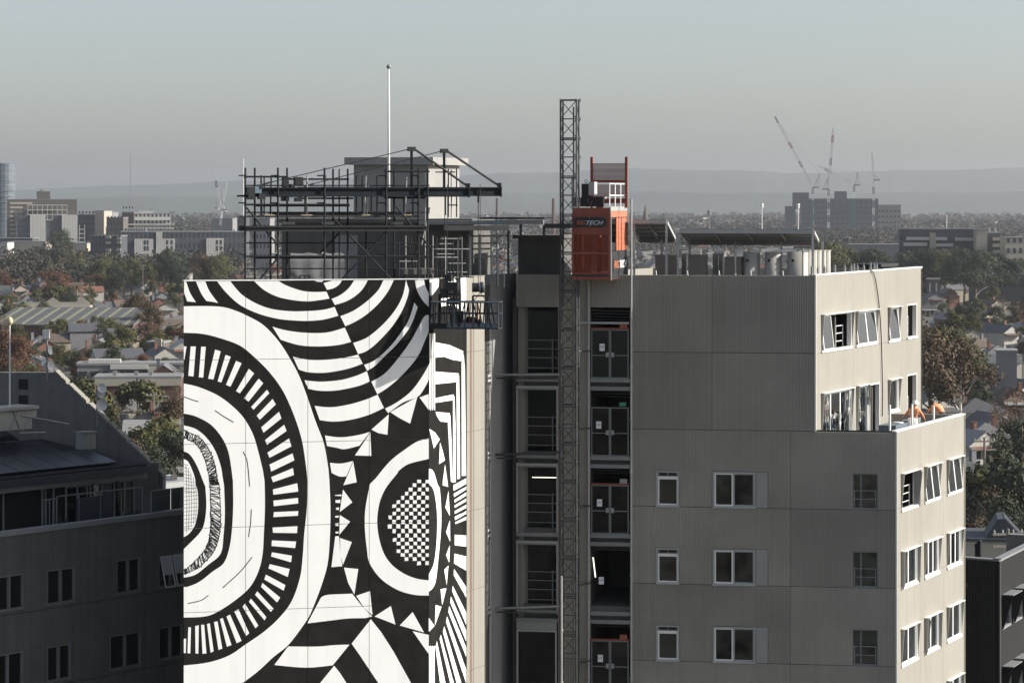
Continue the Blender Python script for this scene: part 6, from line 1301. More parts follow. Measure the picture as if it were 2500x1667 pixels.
for k, (xa, xb, y) in enumerate(((1205, 1530, 650), (1140, 1565, 690), (1110, 1560, 725))): mb = MB(); mb.fbox(P.front, sx(xa), sx(xb), zz(y)-.5, zz(y)+.5, .1, 2.2); obj('balcony', mb, M_BWHITE, t)
zb('low bright white roofed pavilion before the terraced apartment block', 1115, 1310, 740, 2350, 18, M_BWHITE, (8, 1, .7, .5, 20, 27), -6)
# lower dark row with pale ribbed bays
t, P, zt = zb('long dark apartment row with three pale ribbed bays', 1085, 2200, 760, 2050, 24, M_BDARK, (28, 3, .35, .45, 4, 27), -8)
zz = lambda y: P.z(Z1(0, y)[1]); sx = lambda x: fu(P, x, Z1)
for a, b, y0, y1, n in ((1205, 1375, 820, 975, 9), (1400, 1456, 760, 985, 3), (1456, 1570, 820, 960, 6), (1850, 2005, 815, 980, 8)): strips(t, P.front, sx(a), sx(b), zz(y1), zz(y0), n, M_BWHITE, 1.2, 'ribbed_panel', .9)
for x in (1290, 1315, 1490, 1530, 1937, 1972):
    for y in (852, 905): mb = MB(); mb.fbox(P.front, sx(x), sx(x+17), zz(y+20), zz(y-20), 1.22, 1.3); obj('window', mb, M_WIN, t)
t, P, zt = zb('dark stacked apartment building with pale corner balconies', 810, 1085, 795, 2000, 20, M_BDARK, (8, 4, .4, .45, 3, 26), 5)
zz = lambda y: P.z(Z1(0, y)[1]); sx = lambda x: fu(P, x, Z1)
for x0, x1, ys in ((950, 995, (805, 855, 920, 950)), (1050, 1085, (815, 850, 915, 950))):
    for y in ys: mb = MB(); mb.fbox(P.front, sx(x0), sx(x1), zz(y+12), zz(y-12), .1, 1.4); obj('balcony', mb, M_BCREAM, t)
zb('dark grey apartment building half hidden behind the scaffold posts', 2010, 2110, 760, 2150, 18, M_BGREY, (4, 4, .5, .4, 4, 28), 5)
zb('pale flat roofed block seen through the scaffold bay', 2255, 2420, 640, 1900, 18, M_BGREY, (5, 4, .45, .4, 8, 34), 5)
zb('blue grey block with dark windows behind the scaffold corner', 2130, 2200, 620, 2300, 18, M_BDARK, (3, 5, .5, .4, 4, 34), 5)
for i, (x0, x1, y0, d) in enumerate(((0, 65, 855, 2200), (72, 410, 848, 2230), (-40, 290, 818, 2330), (620, 780, 862, 2200))):
    zb(('white rendered warehouse end below the office podium', 'long flat grey roofed warehouse below the office podium', 'dark flat factory roof in front of the office block', 'low pale boundary building in front of the white frame')[i], x0, x1, y0, d, 20, (M_BWHITE, M_BCREAM, M_BDARK, M_BCREAM)[i], (6, 1, .5, .4, 2, 8), 5)
zb('grey concrete tank like building beneath the twin tower cranes', 1900, 2085, 640, 2500, 24, M_BGREY, None, 4)
# right-hand apartments
t, P, zt = zb('dark apartment slab with white balcony bands and pale lift shafts', 375, 1110, 158, 1500, 16, M_BDARK, (16, 4, .6, .4, 8, 31), 6, Z=Z11)
zz = lambda y: P.z(Z11(0, y)[1]); sx = lambda x: fu(P, x, Z11)
for xa, xb, y in ((440, 660, 243), (415, 640, 298), (720, 830, 245), (905, 1088, 250), (720, 890, 305), (780, 1000, 355)): mb = MB(); mb.fbox(P.front, sx(xa), sx(xb), zz(y+16), zz(y-14), .1, 2.0); obj('balcony', mb, M_BWHITE, t)
mb = MB(); mb.fbox(P.front, sx(665), sx(722), 0, zz(188), .1, 1.6); obj('lift_shaft', mb, M_BCREAM, t)
for x in (425, 515, 575, 900): mb = MB(); mb.fbox(P.front, sx(x), sx(x+18), zt+.5, zt+2.2, -5, -3.5); obj('roof_vent', mb, M_BWHITE, t)
t, P, zt = zb('pale speckled concrete lift tower beside the white balconies', 1112, 1218, 165, 1480, 12, M_BCREAM, None, 2, Z=Z11)
t, P, zt = zb('white balconied apartment end with four curved terraces', 1225, 1345, 195, 1490, 18, M_BDARK, None, 2, Z=Z11)
zz = lambda y: P.z(Z11(0, y)[1]); sx = lambda x: fu(P, x, Z11)
for y in (248, 308, 370, 432): mb = MB(); mb.fbox(P.front, sx(1268), sx(1388), zz(y+16), zz(y-14), -3, 2.5); obj('balcony', mb, M_BWHITE, t)
for x in (1240, 1298): mb = MB(); mb.fbox(P.front, sx(x), sx(x+18), zt+.5, zt+3, -5, -3.5); obj('roof_vent', mb, M_BWHITE, t)
zb('cream apartment block with paired dark windows at the edge of the suburb', 1390, 1680, 240, 1470, 16, M_BCREAM, (5, 3, .42, .5, 14, 30), 0, Z=Z11)
zb('grey warehouse with tall narrow openings behind dark trees', -110, 480, 308, 1700, 20, M_BGREY, (22, 1, .35, .5, 4, 17), 6, Z=Z11)
zb('long low grey factory roof line beyond the trees', 1030, 1700, 590, 1350, 18, M_BDARK, (16, 1, .6, .3, 5, 11), 5, Z=Z11)
zb('plain blue grey rendered block among the trees', 1310, 1500, 1335, 650, 9, M_BGREY, None, 8, Z=Z11)
zb('tall dark weatherboard house with white edged windows', 638, 760, 640, 1250, 9, M_BBROWN, (2, 1, .25, .7, 7, 12.5), 8, Z=Z11, wmat=M_BWHITE)
# landmark roofs on the left
P = Plan(-25, 300, 950, 38, 4); t = thing('factory_shed', 'long grey shed roof with pale skylight strips and brick walls', 'shed', P.front.pt(P.w/2, 0, -19)); M_SHED = M('grey_sheet_roof', (.085, .085, .083), .6, .1, .4); M_SKYL = M('skylight_strip', (.20, .205, .13), .6, .1, .5)
mb = MB(); mb.fbox(P.front, 0, P.w, 0, 6, -38, 0); obj('wall', mb, M_BRICK, t)
rp = lambda s_, q, up=0: P.front.pt(s_, 6.1+4.4*q+up, .6-39.5*q)
mb = MB(); mb.hexa([rp(-.5, 0), rp(P.w+.5, 0), rp(P.w+.5, 1), rp(-.5, 1), rp(-.5, 0, .25), rp(P.w+.5, 0, .25), rp(P.w+.5, 1, .25), rp(-.5, 1, .25)]); obj('roof', mb, M_SHED, t)
for i in range(11): s_ = P.w*(i+.35)/11; mb = MB(); mb.hexa([rp(s_, .03, .26), rp(s_+1.1, .03, .26), rp(s_+1.1, .97, .26), rp(s_, .97, .26), rp(s_, .03, .34), rp(s_+1.1, .03, .34), rp(s_+1.1, .97, .34), rp(s_, .97, .34)]); obj('skylight', mb, M_SKYL, t)
mb = MB(); mb.hexa([rp(P.w+.6, -.02, -.3), rp(P.w+1.2, -.02, -.3), rp(P.w+1.2, 1, -.3), rp(P.w+.6, 1, -.3), rp(P.w+.6, -.02, .7), rp(P.w+1.2, -.02, .7), rp(P.w+1.2, 1, .7), rp(P.w+.6, 1, .7)]); obj('gable_wall', mb, M_BBROWN, t)
P = Plan(60, 206, 1110, 14, -4); zt = P.z(694); t = thing('terrace_row', 'cream stuccoed terrace row with ornate parapet and arches', 'building', P.front.pt(P.w/2, 0, -7))
mb = MB(); mb.fbox(P.front, 0, P.w, 0, zt-1.6, -14, 0); obj('wall', mb, M_BCREAM, t); mb = MB(); mb.fbox(P.front, 0, P.w, zt-1.6, zt, -.5, .3); obj('parapet', mb, M_BCREAM, t); mb = MB(); mb.fbox(P.front, -.3, P.w+.3, zt-1.9, zt-1.55, .31, 1.2); obj('cornice', mb, M_BWHITE, t)
for q in (.42, .88): c = P.w*q; mb = MB(); mb.prism([P.front.pt(c-2.4, zt, .1), P.front.pt(c+2.4, zt, .1), P.front.pt(c+1.2, zt+1.0, .1), P.front.pt(c, zt+1.9, .1), P.front.pt(c-1.2, zt+1.0, .1)], P.front.pt(0, 0, -.5)-P.front.pt(0, 0, 0)); obj('pediment', mb, M_BCREAM, t)
for i in range(8): s_ = P.w*(i+.5)/8; mb = MB(); mb.prism([P.front.pt(s_+dx, zz_, .02) for dx, zz_ in ((-.9, zt-5.4), (.9, zt-5.4), (.9, zt-3.4), (.6, zt-2.8), (0, zt-2.5), (-.6, zt-2.8), (-.9, zt-3.4))], P.front.pt(0, 0, .12)-P.front.pt(0, 0, 0)); obj('arch', mb, M_WIN, t)
for i in range(9): s_ = (P.w-.5)*i/8; mb = MB(); mb.fbox(P.front, s_, s_+.5, zt-5.5, zt-1.95, .1, .5); obj('pilaster', mb, M_BWHITE, t)
def z8b(label, x0, x1, y0, d, depth, mat, wins=None, rot=4, **k): return zb(label, x0, x1, y0, d, depth, mat, wins, rot, Z=Z8, **k)
t, P, zt = z8b('flat roofed pale shop building with white fascia and window band', 615, 1470, 432, 700, 10, M_BGREY, (9, 1, .7, .45, 3.6, 6.4), -5)
mb = MB(); mb.fbox(P.front, P.w*.31, P.w*.66, zt-.9, zt+.2, .15, 1.2); obj('fascia', mb, M_BWHITE, t); mb = MB(); mb.fbox(P.front, P.w*.66, P.w*.8, 0, zt-.3, .13, .8); obj('wall', mb, M_BCREAM, t); mb = MB(); mb.fbox(P.front, P.w*.1, P.w*.4, zt+.55, zt+1.3, -6, -2); obj('roof_plant', mb, M_BWHITE, t)
t, P, zt = z8b('brown brick building with cream upper band and small roof vents', 755, 1440, 540, 620, 12, M_BRICK, None, -4); mb = MB(); mb.fbox(P.front, -.1, P.w+.1, zt-1.5, zt+.0, .02, .25); obj('parapet_band', mb, M_BCREAM, t)
for q in (.2, .45, .62): mb = MB(); mb.fbox(P.front, P.w*q, P.w*q+.8, zt+.56, zt+1.5, -4, -3); obj('roof_vent', mb, M_BGREY, t)
t, P, zt = z8b('cream arched clock front with dark side wall among the roofs', 1170, 1300, 255, 820, 9, M_BBROWN, None, 6); mb = MB(); mb.fbox(P.front, P.w*.52, P.w*.95, 0, zt+1.4, .02, .9); obj('arched_front', mb, M_BCREAM, t); mb = MB(); mb.prism([P.front.pt(P.w*(.735+dx), zz_, .91) for dx, zz_ in ((-.12, 2), (.12, 2), (.12, zt-3), (0, zt-1.8), (-.12, zt-3))], P.front.pt(0, 0, .08)-P.front.pt(0, 0, 0)); obj('arch', mb, M_WIN, t)
# construction site with tower cranes, far right
D4 = 4000
def z4b(label, x0, x1, y0, d, depth, mat, wins=None, rot=4, **k): return zb(label, x0, x1, y0, d, depth, mat, wins, rot, Z=Z4, **k)
M_NET = M('green_netting', (.03, .10, .09), .9, .15, .1)
t, P, zt = z4b('wide dark unfinished tower block wrapped in netting beneath the cranes', 1020, 1480, 553, D4, 40, M_BDARK, (16, 6, .6, .4, 6, 50), 3, cat='building')
for x0, x1, m_ in ((1075, 1092, M_NET), (1310, 1350, M_NET)): mb = MB(); mb.fbox(P.front, P.front.s_at(Z4(x0, 0)[0]), P.front.s_at(Z4(x1, 0)[0]), 0, zt-2, .2, 1.2); obj('netting', mb, m_, t)
for x0, x1, y in ((970, 1065, 515), (1222, 1292, 508)): mb = MB(); mb.fbox(P.front, P.front.s_at(Z4(x0, 0)[0]), P.front.s_at(Z4(x1, 0)[0]), zt-14, P.z(Z4(0, y)[1]), -20, .5); obj('core', mb, M_BDARK, t)
z4b('lower grey wing of the unfinished tower block', 1475, 1615, 590, D4+60, 30, M_BGREY, (6, 4, .6, .4, 6, 38), 3); z4b('small dark block left of the unfinished tower block', 925, 985, 598, D4-80, 20, M_BDARK, None, 3)
M_CRW = M('crane_white', (.72, .71, .69), .5, .05, .1); M_CRR = M('crane_red', (.34, .07, .05), .5, .05, .1); M_CRD = M('crane_grey', (.16, .17, .19), .5, .05, .1)
def lattice(name, p, q, w_, parent, mats, sec=9.0, r=.2):
    p = Vector(p); q = Vector(q); L_ = (q-p).length; n = max(1, int(L_/sec)); d = (q-p).normalized(); up = Vector((0, 1, 0)); a = d.cross(up).normalized()*w_/2; b = up*w_/2
    for i in range(n):
        s0, s1 = p+(q-p)*i/n, p+(q-p)*(i+1)/n; mb = MB(); tp = 1 if i < n-1 else .5
        for sa, sb in ((1, 1), (1, -1), (-1, 1), (-1, -1)): mb.bar(s0+a*sa+b*sb, s1+a*sa*tp+b*sb*tp, r*1.6)
        m_ = 3
        for k in range(m_):
            x0, x1 = s0+(s1-s0)*k/m_, s0+(s1-s0)*(k+1)/m_
            for sb in (1, -1): mb.bar(x0+a*sb+b, x1-a*sb+b, r); mb.bar(x0+a*sb-b, x1-a*sb-b, r)
        obj(name, mb, mats[i % len(mats)], parent)
def crane(label, Z, d, mx, my0, my1, tip, apex, group='tower cranes on the horizon', k=1.0, back=None):
    P3 = lambda x, y: W(*Z(x, y), d); b_ = P3(mx, my1); h_ = P3(mx, my0); t = thing('tower_crane', label, 'crane', b_, group)
    lattice('mast_section', b_, h_, 2.6*k, t, [M_CRW, M_CRD], 9, .36*k); tp = P3(*tip); lattice('jib_section', h_+Vector((0, 0, 1.5*k)), tp, 2.6*k, t, [M_CRW, M_CRW, M_CRW, M_CRD, M_CRW, M_CRW, M_CRR], 10*k, .36*k)
    ap = P3(*apex); sgn = 1 if tp.x < h_.x else -1
    mb = MB(); mb.bar(h_+Vector((sgn*1.5*k, 0, 0)), ap, .55*k); mb.bar(h_+Vector((sgn*8*k, 0, 1)), ap, .45*k); mb.bar(h_+Vector((sgn*4*k, 0, 0)), ap, .35*k); obj('a_frame', mb, M_CRD, t)
    mb = MB(); mb.box(h_.x+min(0, sgn*9*k), h_.x+max(0, sgn*9*k), h_.y-1.5, h_.y+1.5, h_.z-1.0*k, h_.z+.9*k); obj('machinery_deck', mb, M_CRD, t); mb = MB(); mb.box(h_.x+sgn*7*k-1.6*k, h_.x+sgn*7*k+1.6*k, h_.y-1.8, h_.y+1.8, h_.z-2.6*k, h_.z-1.1*k); obj('counterweight', mb, M_CRW, t)
    mb = MB(); mb.box(h_.x-sgn*2.6*k-1, h_.x-sgn*2.6*k+1, h_.y-2.4, h_.y-.4, h_.z-.5, h_.z+2.0); obj('cab', mb, M_CRW, t)
    mid = ap+(tp-ap)*.55+Vector((0, 0, -2)); mb = MB(); mb.bar(ap, mid, .22*k); mb.bar(mid, tp, .22*k); obj('pendant_line', mb, M_CRD, t)
    return t
crane('tower crane with its long jib raised steeply over the unfinished block', Z4, D4, 1088, 485, 720, (862, 62), (1128, 398))
crane('tower crane with a near vertical jib standing at mid block', Z4, D4-30, 1183, 495, 730, (1212, 128), (1180, 425))
crane('tower crane with a low sloping red tipped jib', Z4, D4+20, 1336, 470, 640, (1115, 352), (1356, 392))
crane('short tower crane on a tall white mast with upright jib', Z4, D4-40, 1452, 440, 730, (1443, 272), (1448, 400))
crane('left tower crane of the close pair above the tank like building', Z1, 2500, 1978, 560, 700, (1922, 235), (1990, 470), k=.62)
crane('right tower crane of the close pair above the tank like building', Z1, 2520, 1985, 545, 700, (2032, 312), (1972, 450), k=.62)
# slender landmarks
def mastpole(label, name, cat, u, v0, d, r, mat, heads=0, vb=None):
    t_ = W(u, v0, d); b_ = Vector((t_.x, t_.y, 0)); mb = MB(); mb.tube(b_, t_, r*1.25, r*.8, n=10)
    if heads: mb.tube(t_-Vector((0, 0, 2.2)), t_-Vector((0, 0, .2)), r*3.4, n=8); mb.tube(t_-Vector((0, 0, 4)), t_-Vector((0, 0, 2.6)), r*2.8, n=8)
    single(name, mb, mat, label, cat, b_); EXC.append((b_.x, b_.y, r*4))
mastpole('tall dark brick chimney seen behind the hanging hook', 'brick_chimney', 'chimney', 1142, 455, 3200, 1.9, M_BBROWN); mastpole('tall brick chimney beside the hoist mast', 'brick_chimney', 'chimney', 1271, 456, 3000, 1.9, M_BRICK)
mastpole('telecom tower with round white head left of the unfinished block', 'telecom_tower', 'telecom tower', *Z4(784, 580), 2600, .45, M_CRW, 1); mastpole('telecom tower with white head right in front of the small dark block', 'telecom_tower', 'telecom tower', *Z4(1001, 580), 2500, .45, M_CRW, 1); mastpole('stubby telecom tower nearest the church spire', 'telecom_tower', 'telecom tower', *Z4(470, 622), 2600, .6, M_CRD, 1)
mastpole('thin pale pole rising above the balconied apartment slab', 'thin_pole', 'pole', *Z11(828, 20), 1520, .22, M_CRW); mastpole('faint radio mast standing alone on the hazy skyline', 'radio_mast', 'mast', 300, 345, 6500, .8, M_CRD)
mastpole('tiny pale crane mast tip beside the scaffold top', 'distant_mast', 'mast', 559, 365, 3000, .5, M_CRW)
c = W(1482.5, 467, 2800); t = thing('church_spire', 'slender church spire beside the hoist cage', 'church', (c.x, c.y, 0)); mb = MB(); mb.box(c.x-3, c.x+3, c.y-3, c.y+3, 0, c.z-18); obj('tower', mb, M_BCREAM, t); mb = MB(); mb.tube((c.x, c.y, c.z-18), c, 3.4, .1, n=8); obj('spire', mb, M_BBROWN, t)
# wooden power poles
def power_pole(label, u, vt, d, k=1):
    t_ = W(u, vt, d); b_ = Vector((t_.x, t_.y, 0)); t = thing('power_pole', label, 'power pole', b_, 'street power poles'); mb = MB(); mb.tube(b_, t_, .2, .14, n=8); obj('pole', mb, M('pole_timber', (.16, .14, .12), .9, .2, 2), t)
    for z in (.5, 1.6): mb = MB(); mb.box(t_.x-1.5, t_.x+1.5, t_.y-.08, t_.y+.08, t_.z-z-.1, t_.z-z+.1, rz=.25); obj('crossarm', mb, M('pole_timber', (.16, .14, .12)), t)
    for q in (-1.3, -.5, .5, 1.3): mb = MB(); mb.tube((t_.x+q, t_.y+q*.25, t_.z-.4), (t_.x+q, t_.y+q*.25, t_.z-.1), .07, n=6); obj('insulator', mb, M_BWHITE, t)
power_pole('timber power pole in front of the dark trees below the ribbed bays', 328, 608, 1250); power_pole('timber power pole between the cypress and the hedge', *Z12(797, 735), 370); power_pole('timber power pole beside the solar panelled house', *Z10(915, 245), 262)
power_pole('timber power pole by the brown brick building', *Z8(1225, 650), 560); power_pole('timber power pole standing in front of the red brick factory', 225, 745, 900)
# ---- houses
M_TILE = [M('roof_tile_red', (.155, .068, .046), .85, .2, 1.5, rnd=.15), M('roof_iron_grey', (.13, .13, .132), .5, .12, 1.5, rnd=.15), M('roof_iron_dark', (.07, .072, .078), .55, .12, 1.5, rnd=.15), M('roof_tile_brown', (.11, .08, .062), .85, .2, 1.5, rnd=.15), M('roof_iron_pale', (.24, .24, .235), .5, .08, 1.5, rnd=.1)]
M_HW = [M('house_white', (.36, .345, .31), .85, .06, 1, rnd=.06), M('house_brick', (.17, .085, .06), .9, .2, 2, rnd=.1), M('house_cream', (.29, .25, .19), .85, .08, 1, rnd=.08), M('house_grey', (.17, .17, .175), .85, .08, 1, rnd=.08)]
HP = []
def house_proto(w, l, hw, hr, gable, chim, rear):
    a, b = w/2, l/2; d = {}
    mb = MB(); mb.box(-a, a, -b, b, 0, hw)
    if gable: mb.add([(-a, -b, hw), (a, -b, hw), (0, -b, hw+hr*.98)], [(0, 1, 2)]); mb.add([(-a, b, hw), (a, b, hw), (0, b, hw+hr*.98)], [(0, 2, 1)])
    if rear: mb.box(-a*.8, a*.8, b, b+4, 0, hw*.8)
    d['wall'] = mb; e = .45; th = .14; mb = MB()
    if gable:
        for s in (-1, 1): mb.hexa([(s*(a+e), -b-.3, hw-.25), (s*(a+e), b+.3, hw-.25), (0, b+.3, hw+hr), (0, -b-.3, hw+hr), (s*(a+e), -b-.3, hw-.25+th), (s*(a+e), b+.3, hw-.25+th), (0, b+.3, hw+hr+th), (0, -b-.3, hw+hr+th)])
    else:
        k = max(0.2, b-a*.9); mb.add([(-a-e, -b-e, hw), (a+e, -b-e, hw), (a+e, b+e, hw), (-a-e, b+e, hw), (0, -k, hw+hr), (0, k, hw+hr)], [(0, 1, 4), (1, 2, 5, 4), (2, 3, 5), (3, 0, 4, 5), (3, 2, 1, 0)])
    if rear: mb.hexa([(-a*.85, b+.0, hw*.85), (a*.85, b+.0, hw*.85), (a*.85, b+4.3, hw*.78), (-a*.85, b+4.3, hw*.78), (-a*.85, b+.0, hw*.9), (a*.85, b+.0, hw*.9), (a*.85, b+4.3, hw*.82), (-a*.85, b+4.3, hw*.82)])
    d['roof'] = mb
    if chim: mb = MB(); mb.box(a*.35, a*.35+.8, -.5, .5, hw+hr*.3, hw+hr+1.1); mb.box(a*.35-.1, a*.35+.9, -.6, .6, hw+hr+1.103, hw+hr+1.3); d['chimney'] = mb
    mb = MB()
    for s in (-1, 1): mb.box(s*a*.5-.55, s*a*.5+.55, -b-.06, -b-.01, 1.0, 2.5)
    d['window'] = mb; mb = MB(); mb.box(-.5, .5, -b-.06, -b-.01, .1, 2.2); d['door'] = mb
    mb = MB(); mb.hexa([(-a, -b-2, hw-.75), (a, -b-2, hw-.75), (a, -b-.05, hw-.3), (-a, -b-.05, hw-.3), (-a, -b-2, hw-.67), (a, -b-2, hw-.67), (a, -b-.05, hw-.22), (-a, -b-.05, hw-.22)]); d['verandah_roof'] = mb
    return d
hp_geo = [house_proto(7.5, 12, 3.4, 2.4, True, True, True), house_proto(9, 11, 3.3, 2.6, False, True, True), house_proto(6.5, 13, 6.2, 2.2, True, True, True), house_proto(11, 10, 3.3, 2.8, False, True, False), house_proto(8, 9, 5.8, 1.9, True, False, True)]
HM = {}
def hmesh(g, part, mat):
    k = (g, part, mat.name)
    if k not in HM: HM[k] = mesh_of(part, hp_geo[g][part], mat)
    return HM[k]
RN = ['red tiled', 'grey iron', 'dark iron', 'brown tiled', 'pale iron']; WN = ['white', 'brick', 'cream', 'grey']; GN = ['gabled cottage', 'hipped bungalow', 'tall narrow gabled house', 'broad hipped house', 'two storey gabled house']
rngh = random.Random(21); HOUSES = []
def clear(x, y, r): return all((x-a)**2+(y-b)**2 > (q+r)**2 for a, b, q in EXC)
def put_house(x, y, g, ri, wi, rz, where):
    root = thing('house', '%s %s, %s roof, %s' % (WN[wi], GN[g], RN[ri], where), 'house', (x, y, 0), 'houses of the suburb'); root.rotation_euler = (0, 0, rz)
    for part in hp_geo[g]:
        m = {'wall': M_HW[wi], 'roof': M_TILE[ri], 'chimney': M_HW[(wi*2+1) % 4], 'window': M_WIN, 'door': M_BBROWN, 'verandah_roof': M_TILE[(ri+1) % 5]}[part]
        o = bpy.data.objects.new(part, hmesh(g, part, m)); COL.objects.link(o); o.parent = root
    EXC.append((x, y, 6.5)); HOUSES.append((x, y))
# named houses near the right edge
for x, y, d, g, ri, wi, rz in ((560, 440, 460, 3, 2, 1, .3), (620, 230, 520, 0, 4, 0, .5), (840, 230, 560, 0, 1, 3, .2), (820, 530, 430, 1, 2, 3, .4), (720, 860, 385, 1, 2, 3, .9), (700, 1380, 318, 1, 3, 1, .5), (1120, 1330, 310, 1, 0, 1, .3), (1000, 600, 420, 4, 1, 0, .6)):
    p = W(*Z12(x, y), d); put_house(p.x, p.y, g, ri, wi, rz, 'among trees right of sunlit wall')
for x, y, d, g, ri, wi, rz in ((1160, 870, 1090, 0, 4, 2, .6), (1290, 930, 1020, 3, 1, 0, .3), (1500, 900, 1050, 1, 0, 1, .2), (640, 790, 1180, 0, 3, 0, -.1), (700, 700, 1230, 4, 2, 3, .2)):
    p = W(*Z11(x, y), d); put_house(p.x, p.y, g, ri, wi, rz, 'below the balconied apartments')
tries = 0; nl = nr = nf = 0
while tries < 9000 and (nl < 105 or nr < 30 or nf < 90):
    tries += 1; k = rngh.random()
    if k < .55: d = 430*math.exp(rngh.random()*1.25); u = rngh.uniform(-25, 440); reg = 'l'
    elif k < .75: d = 330*math.exp(rngh.random()*1.5); u = rngh.uniform(2125, 2385); reg = 'r'
    else: d = rngh.uniform(2250, 3600); u = rngh.uniform(-20, 2370); reg = 'f'
    if (reg == 'l' and nl >= 105) or (reg == 'r' and nr >= 30) or (reg == 'f' and nf >= 90): continue
    p = W(u, HY, d)
    if not clear(p.x, p.y, 7.5): continue
    if reg == 'l': nl += 1; wh = 'left of mural, before the shed' if d < 930 else 'left of mural, beyond the shed'
    elif reg == 'r': nr += 1; wh = 'among trees right of sunlit wall'
    else: nf += 1; wh = 'far out on the hazy plain'
    put_house(p.x, p.y, rngh.choice((0, 0, 1, 1, 2, 3, 4)), rngh.choice((0, 1, 1, 2, 2, 3, 3, 4, 1)), rngh.choice((0, 0, 1, 2, 2, 3)), rngh.choice((0, math.pi/2, math.pi))+rngh.uniform(.05, .45), wh)
# solar panelled building by the charcoal one
P = Plan(2222, 2350, 275, 9, 8); zt = P.z(1214); t = thing('solar_house', 'grey walled house with solar panels on a steep dark roof', 'house', P.front.pt(P.w/2, 0, -4)); mb = MB(); mb.fbox(P.front, 0, P.w, 0, zt-1.2, -9, 0); obj('wall', mb, M_BCREAM, t); mb = MB(); mb.fbox(P.front, -.2, P.w*.98, zt-1.19, zt-.9, -9, .2); obj('roof_edge', mb, M_BDARK, t)
s0 = P.front.s_at(Z10(735, 0)[0]); s1 = P.front.s_at(Z10(965, 0)[0]); zq = lambda y: P.z(Z10(0, y)[1]); sq = lambda x: P.front.s_at(Z10(x, 0)[0])
mb = MB(); mb.prism([P.front.pt(sq(722), zt-.88, -.4), P.front.pt(sq(1045), zt-.88, -.4), P.front.pt(sq(1038), zq(325), -.4), P.front.pt(sq(885), zq(160), -.4), P.front.pt(sq(828), zq(166), -.4)], P.front.pt(0, 0, -6)-P.front.pt(0, 0, 0)); obj('steep_roof', mb, M_BDARK, t)
for k in range(4):
    t0, t1 = k/4+.01, (k+1)/4-.01; q = [(sq(885)+(sq(1038)-sq(885))*v, zq(160)+(zq(325)-zq(160))*v) for v in (t0, t1)]
    for c in range(2):
        o0 = -.6-2.6*c; mb = MB(); mb.hexa([P.front.pt(q[0][0], q[0][1]+.03, o0), P.front.pt(q[1][0], q[1][1]+.03, o0), P.front.pt(q[1][0], q[1][1]+.03, o0-2.4), P.front.pt(q[0][0], q[0][1]+.03, o0-2.4), P.front.pt(q[0][0]+.05, q[0][1]+.09, o0), P.front.pt(q[1][0]+.05, q[1][1]+.09, o0), P.front.pt(q[1][0]+.05, q[1][1]+.09, o0-2.4), P.front.pt(q[0][0]+.05, q[0][1]+.09, o0-2.4)]); obj('solar_panel', mb, M_SOL, t)
mb = MB(); mb.fbox(P.front, sq(965), sq(1025), zt-.88, zq(335), -.39, -.1); obj('white_bay', mb, M_BWHITE, t)
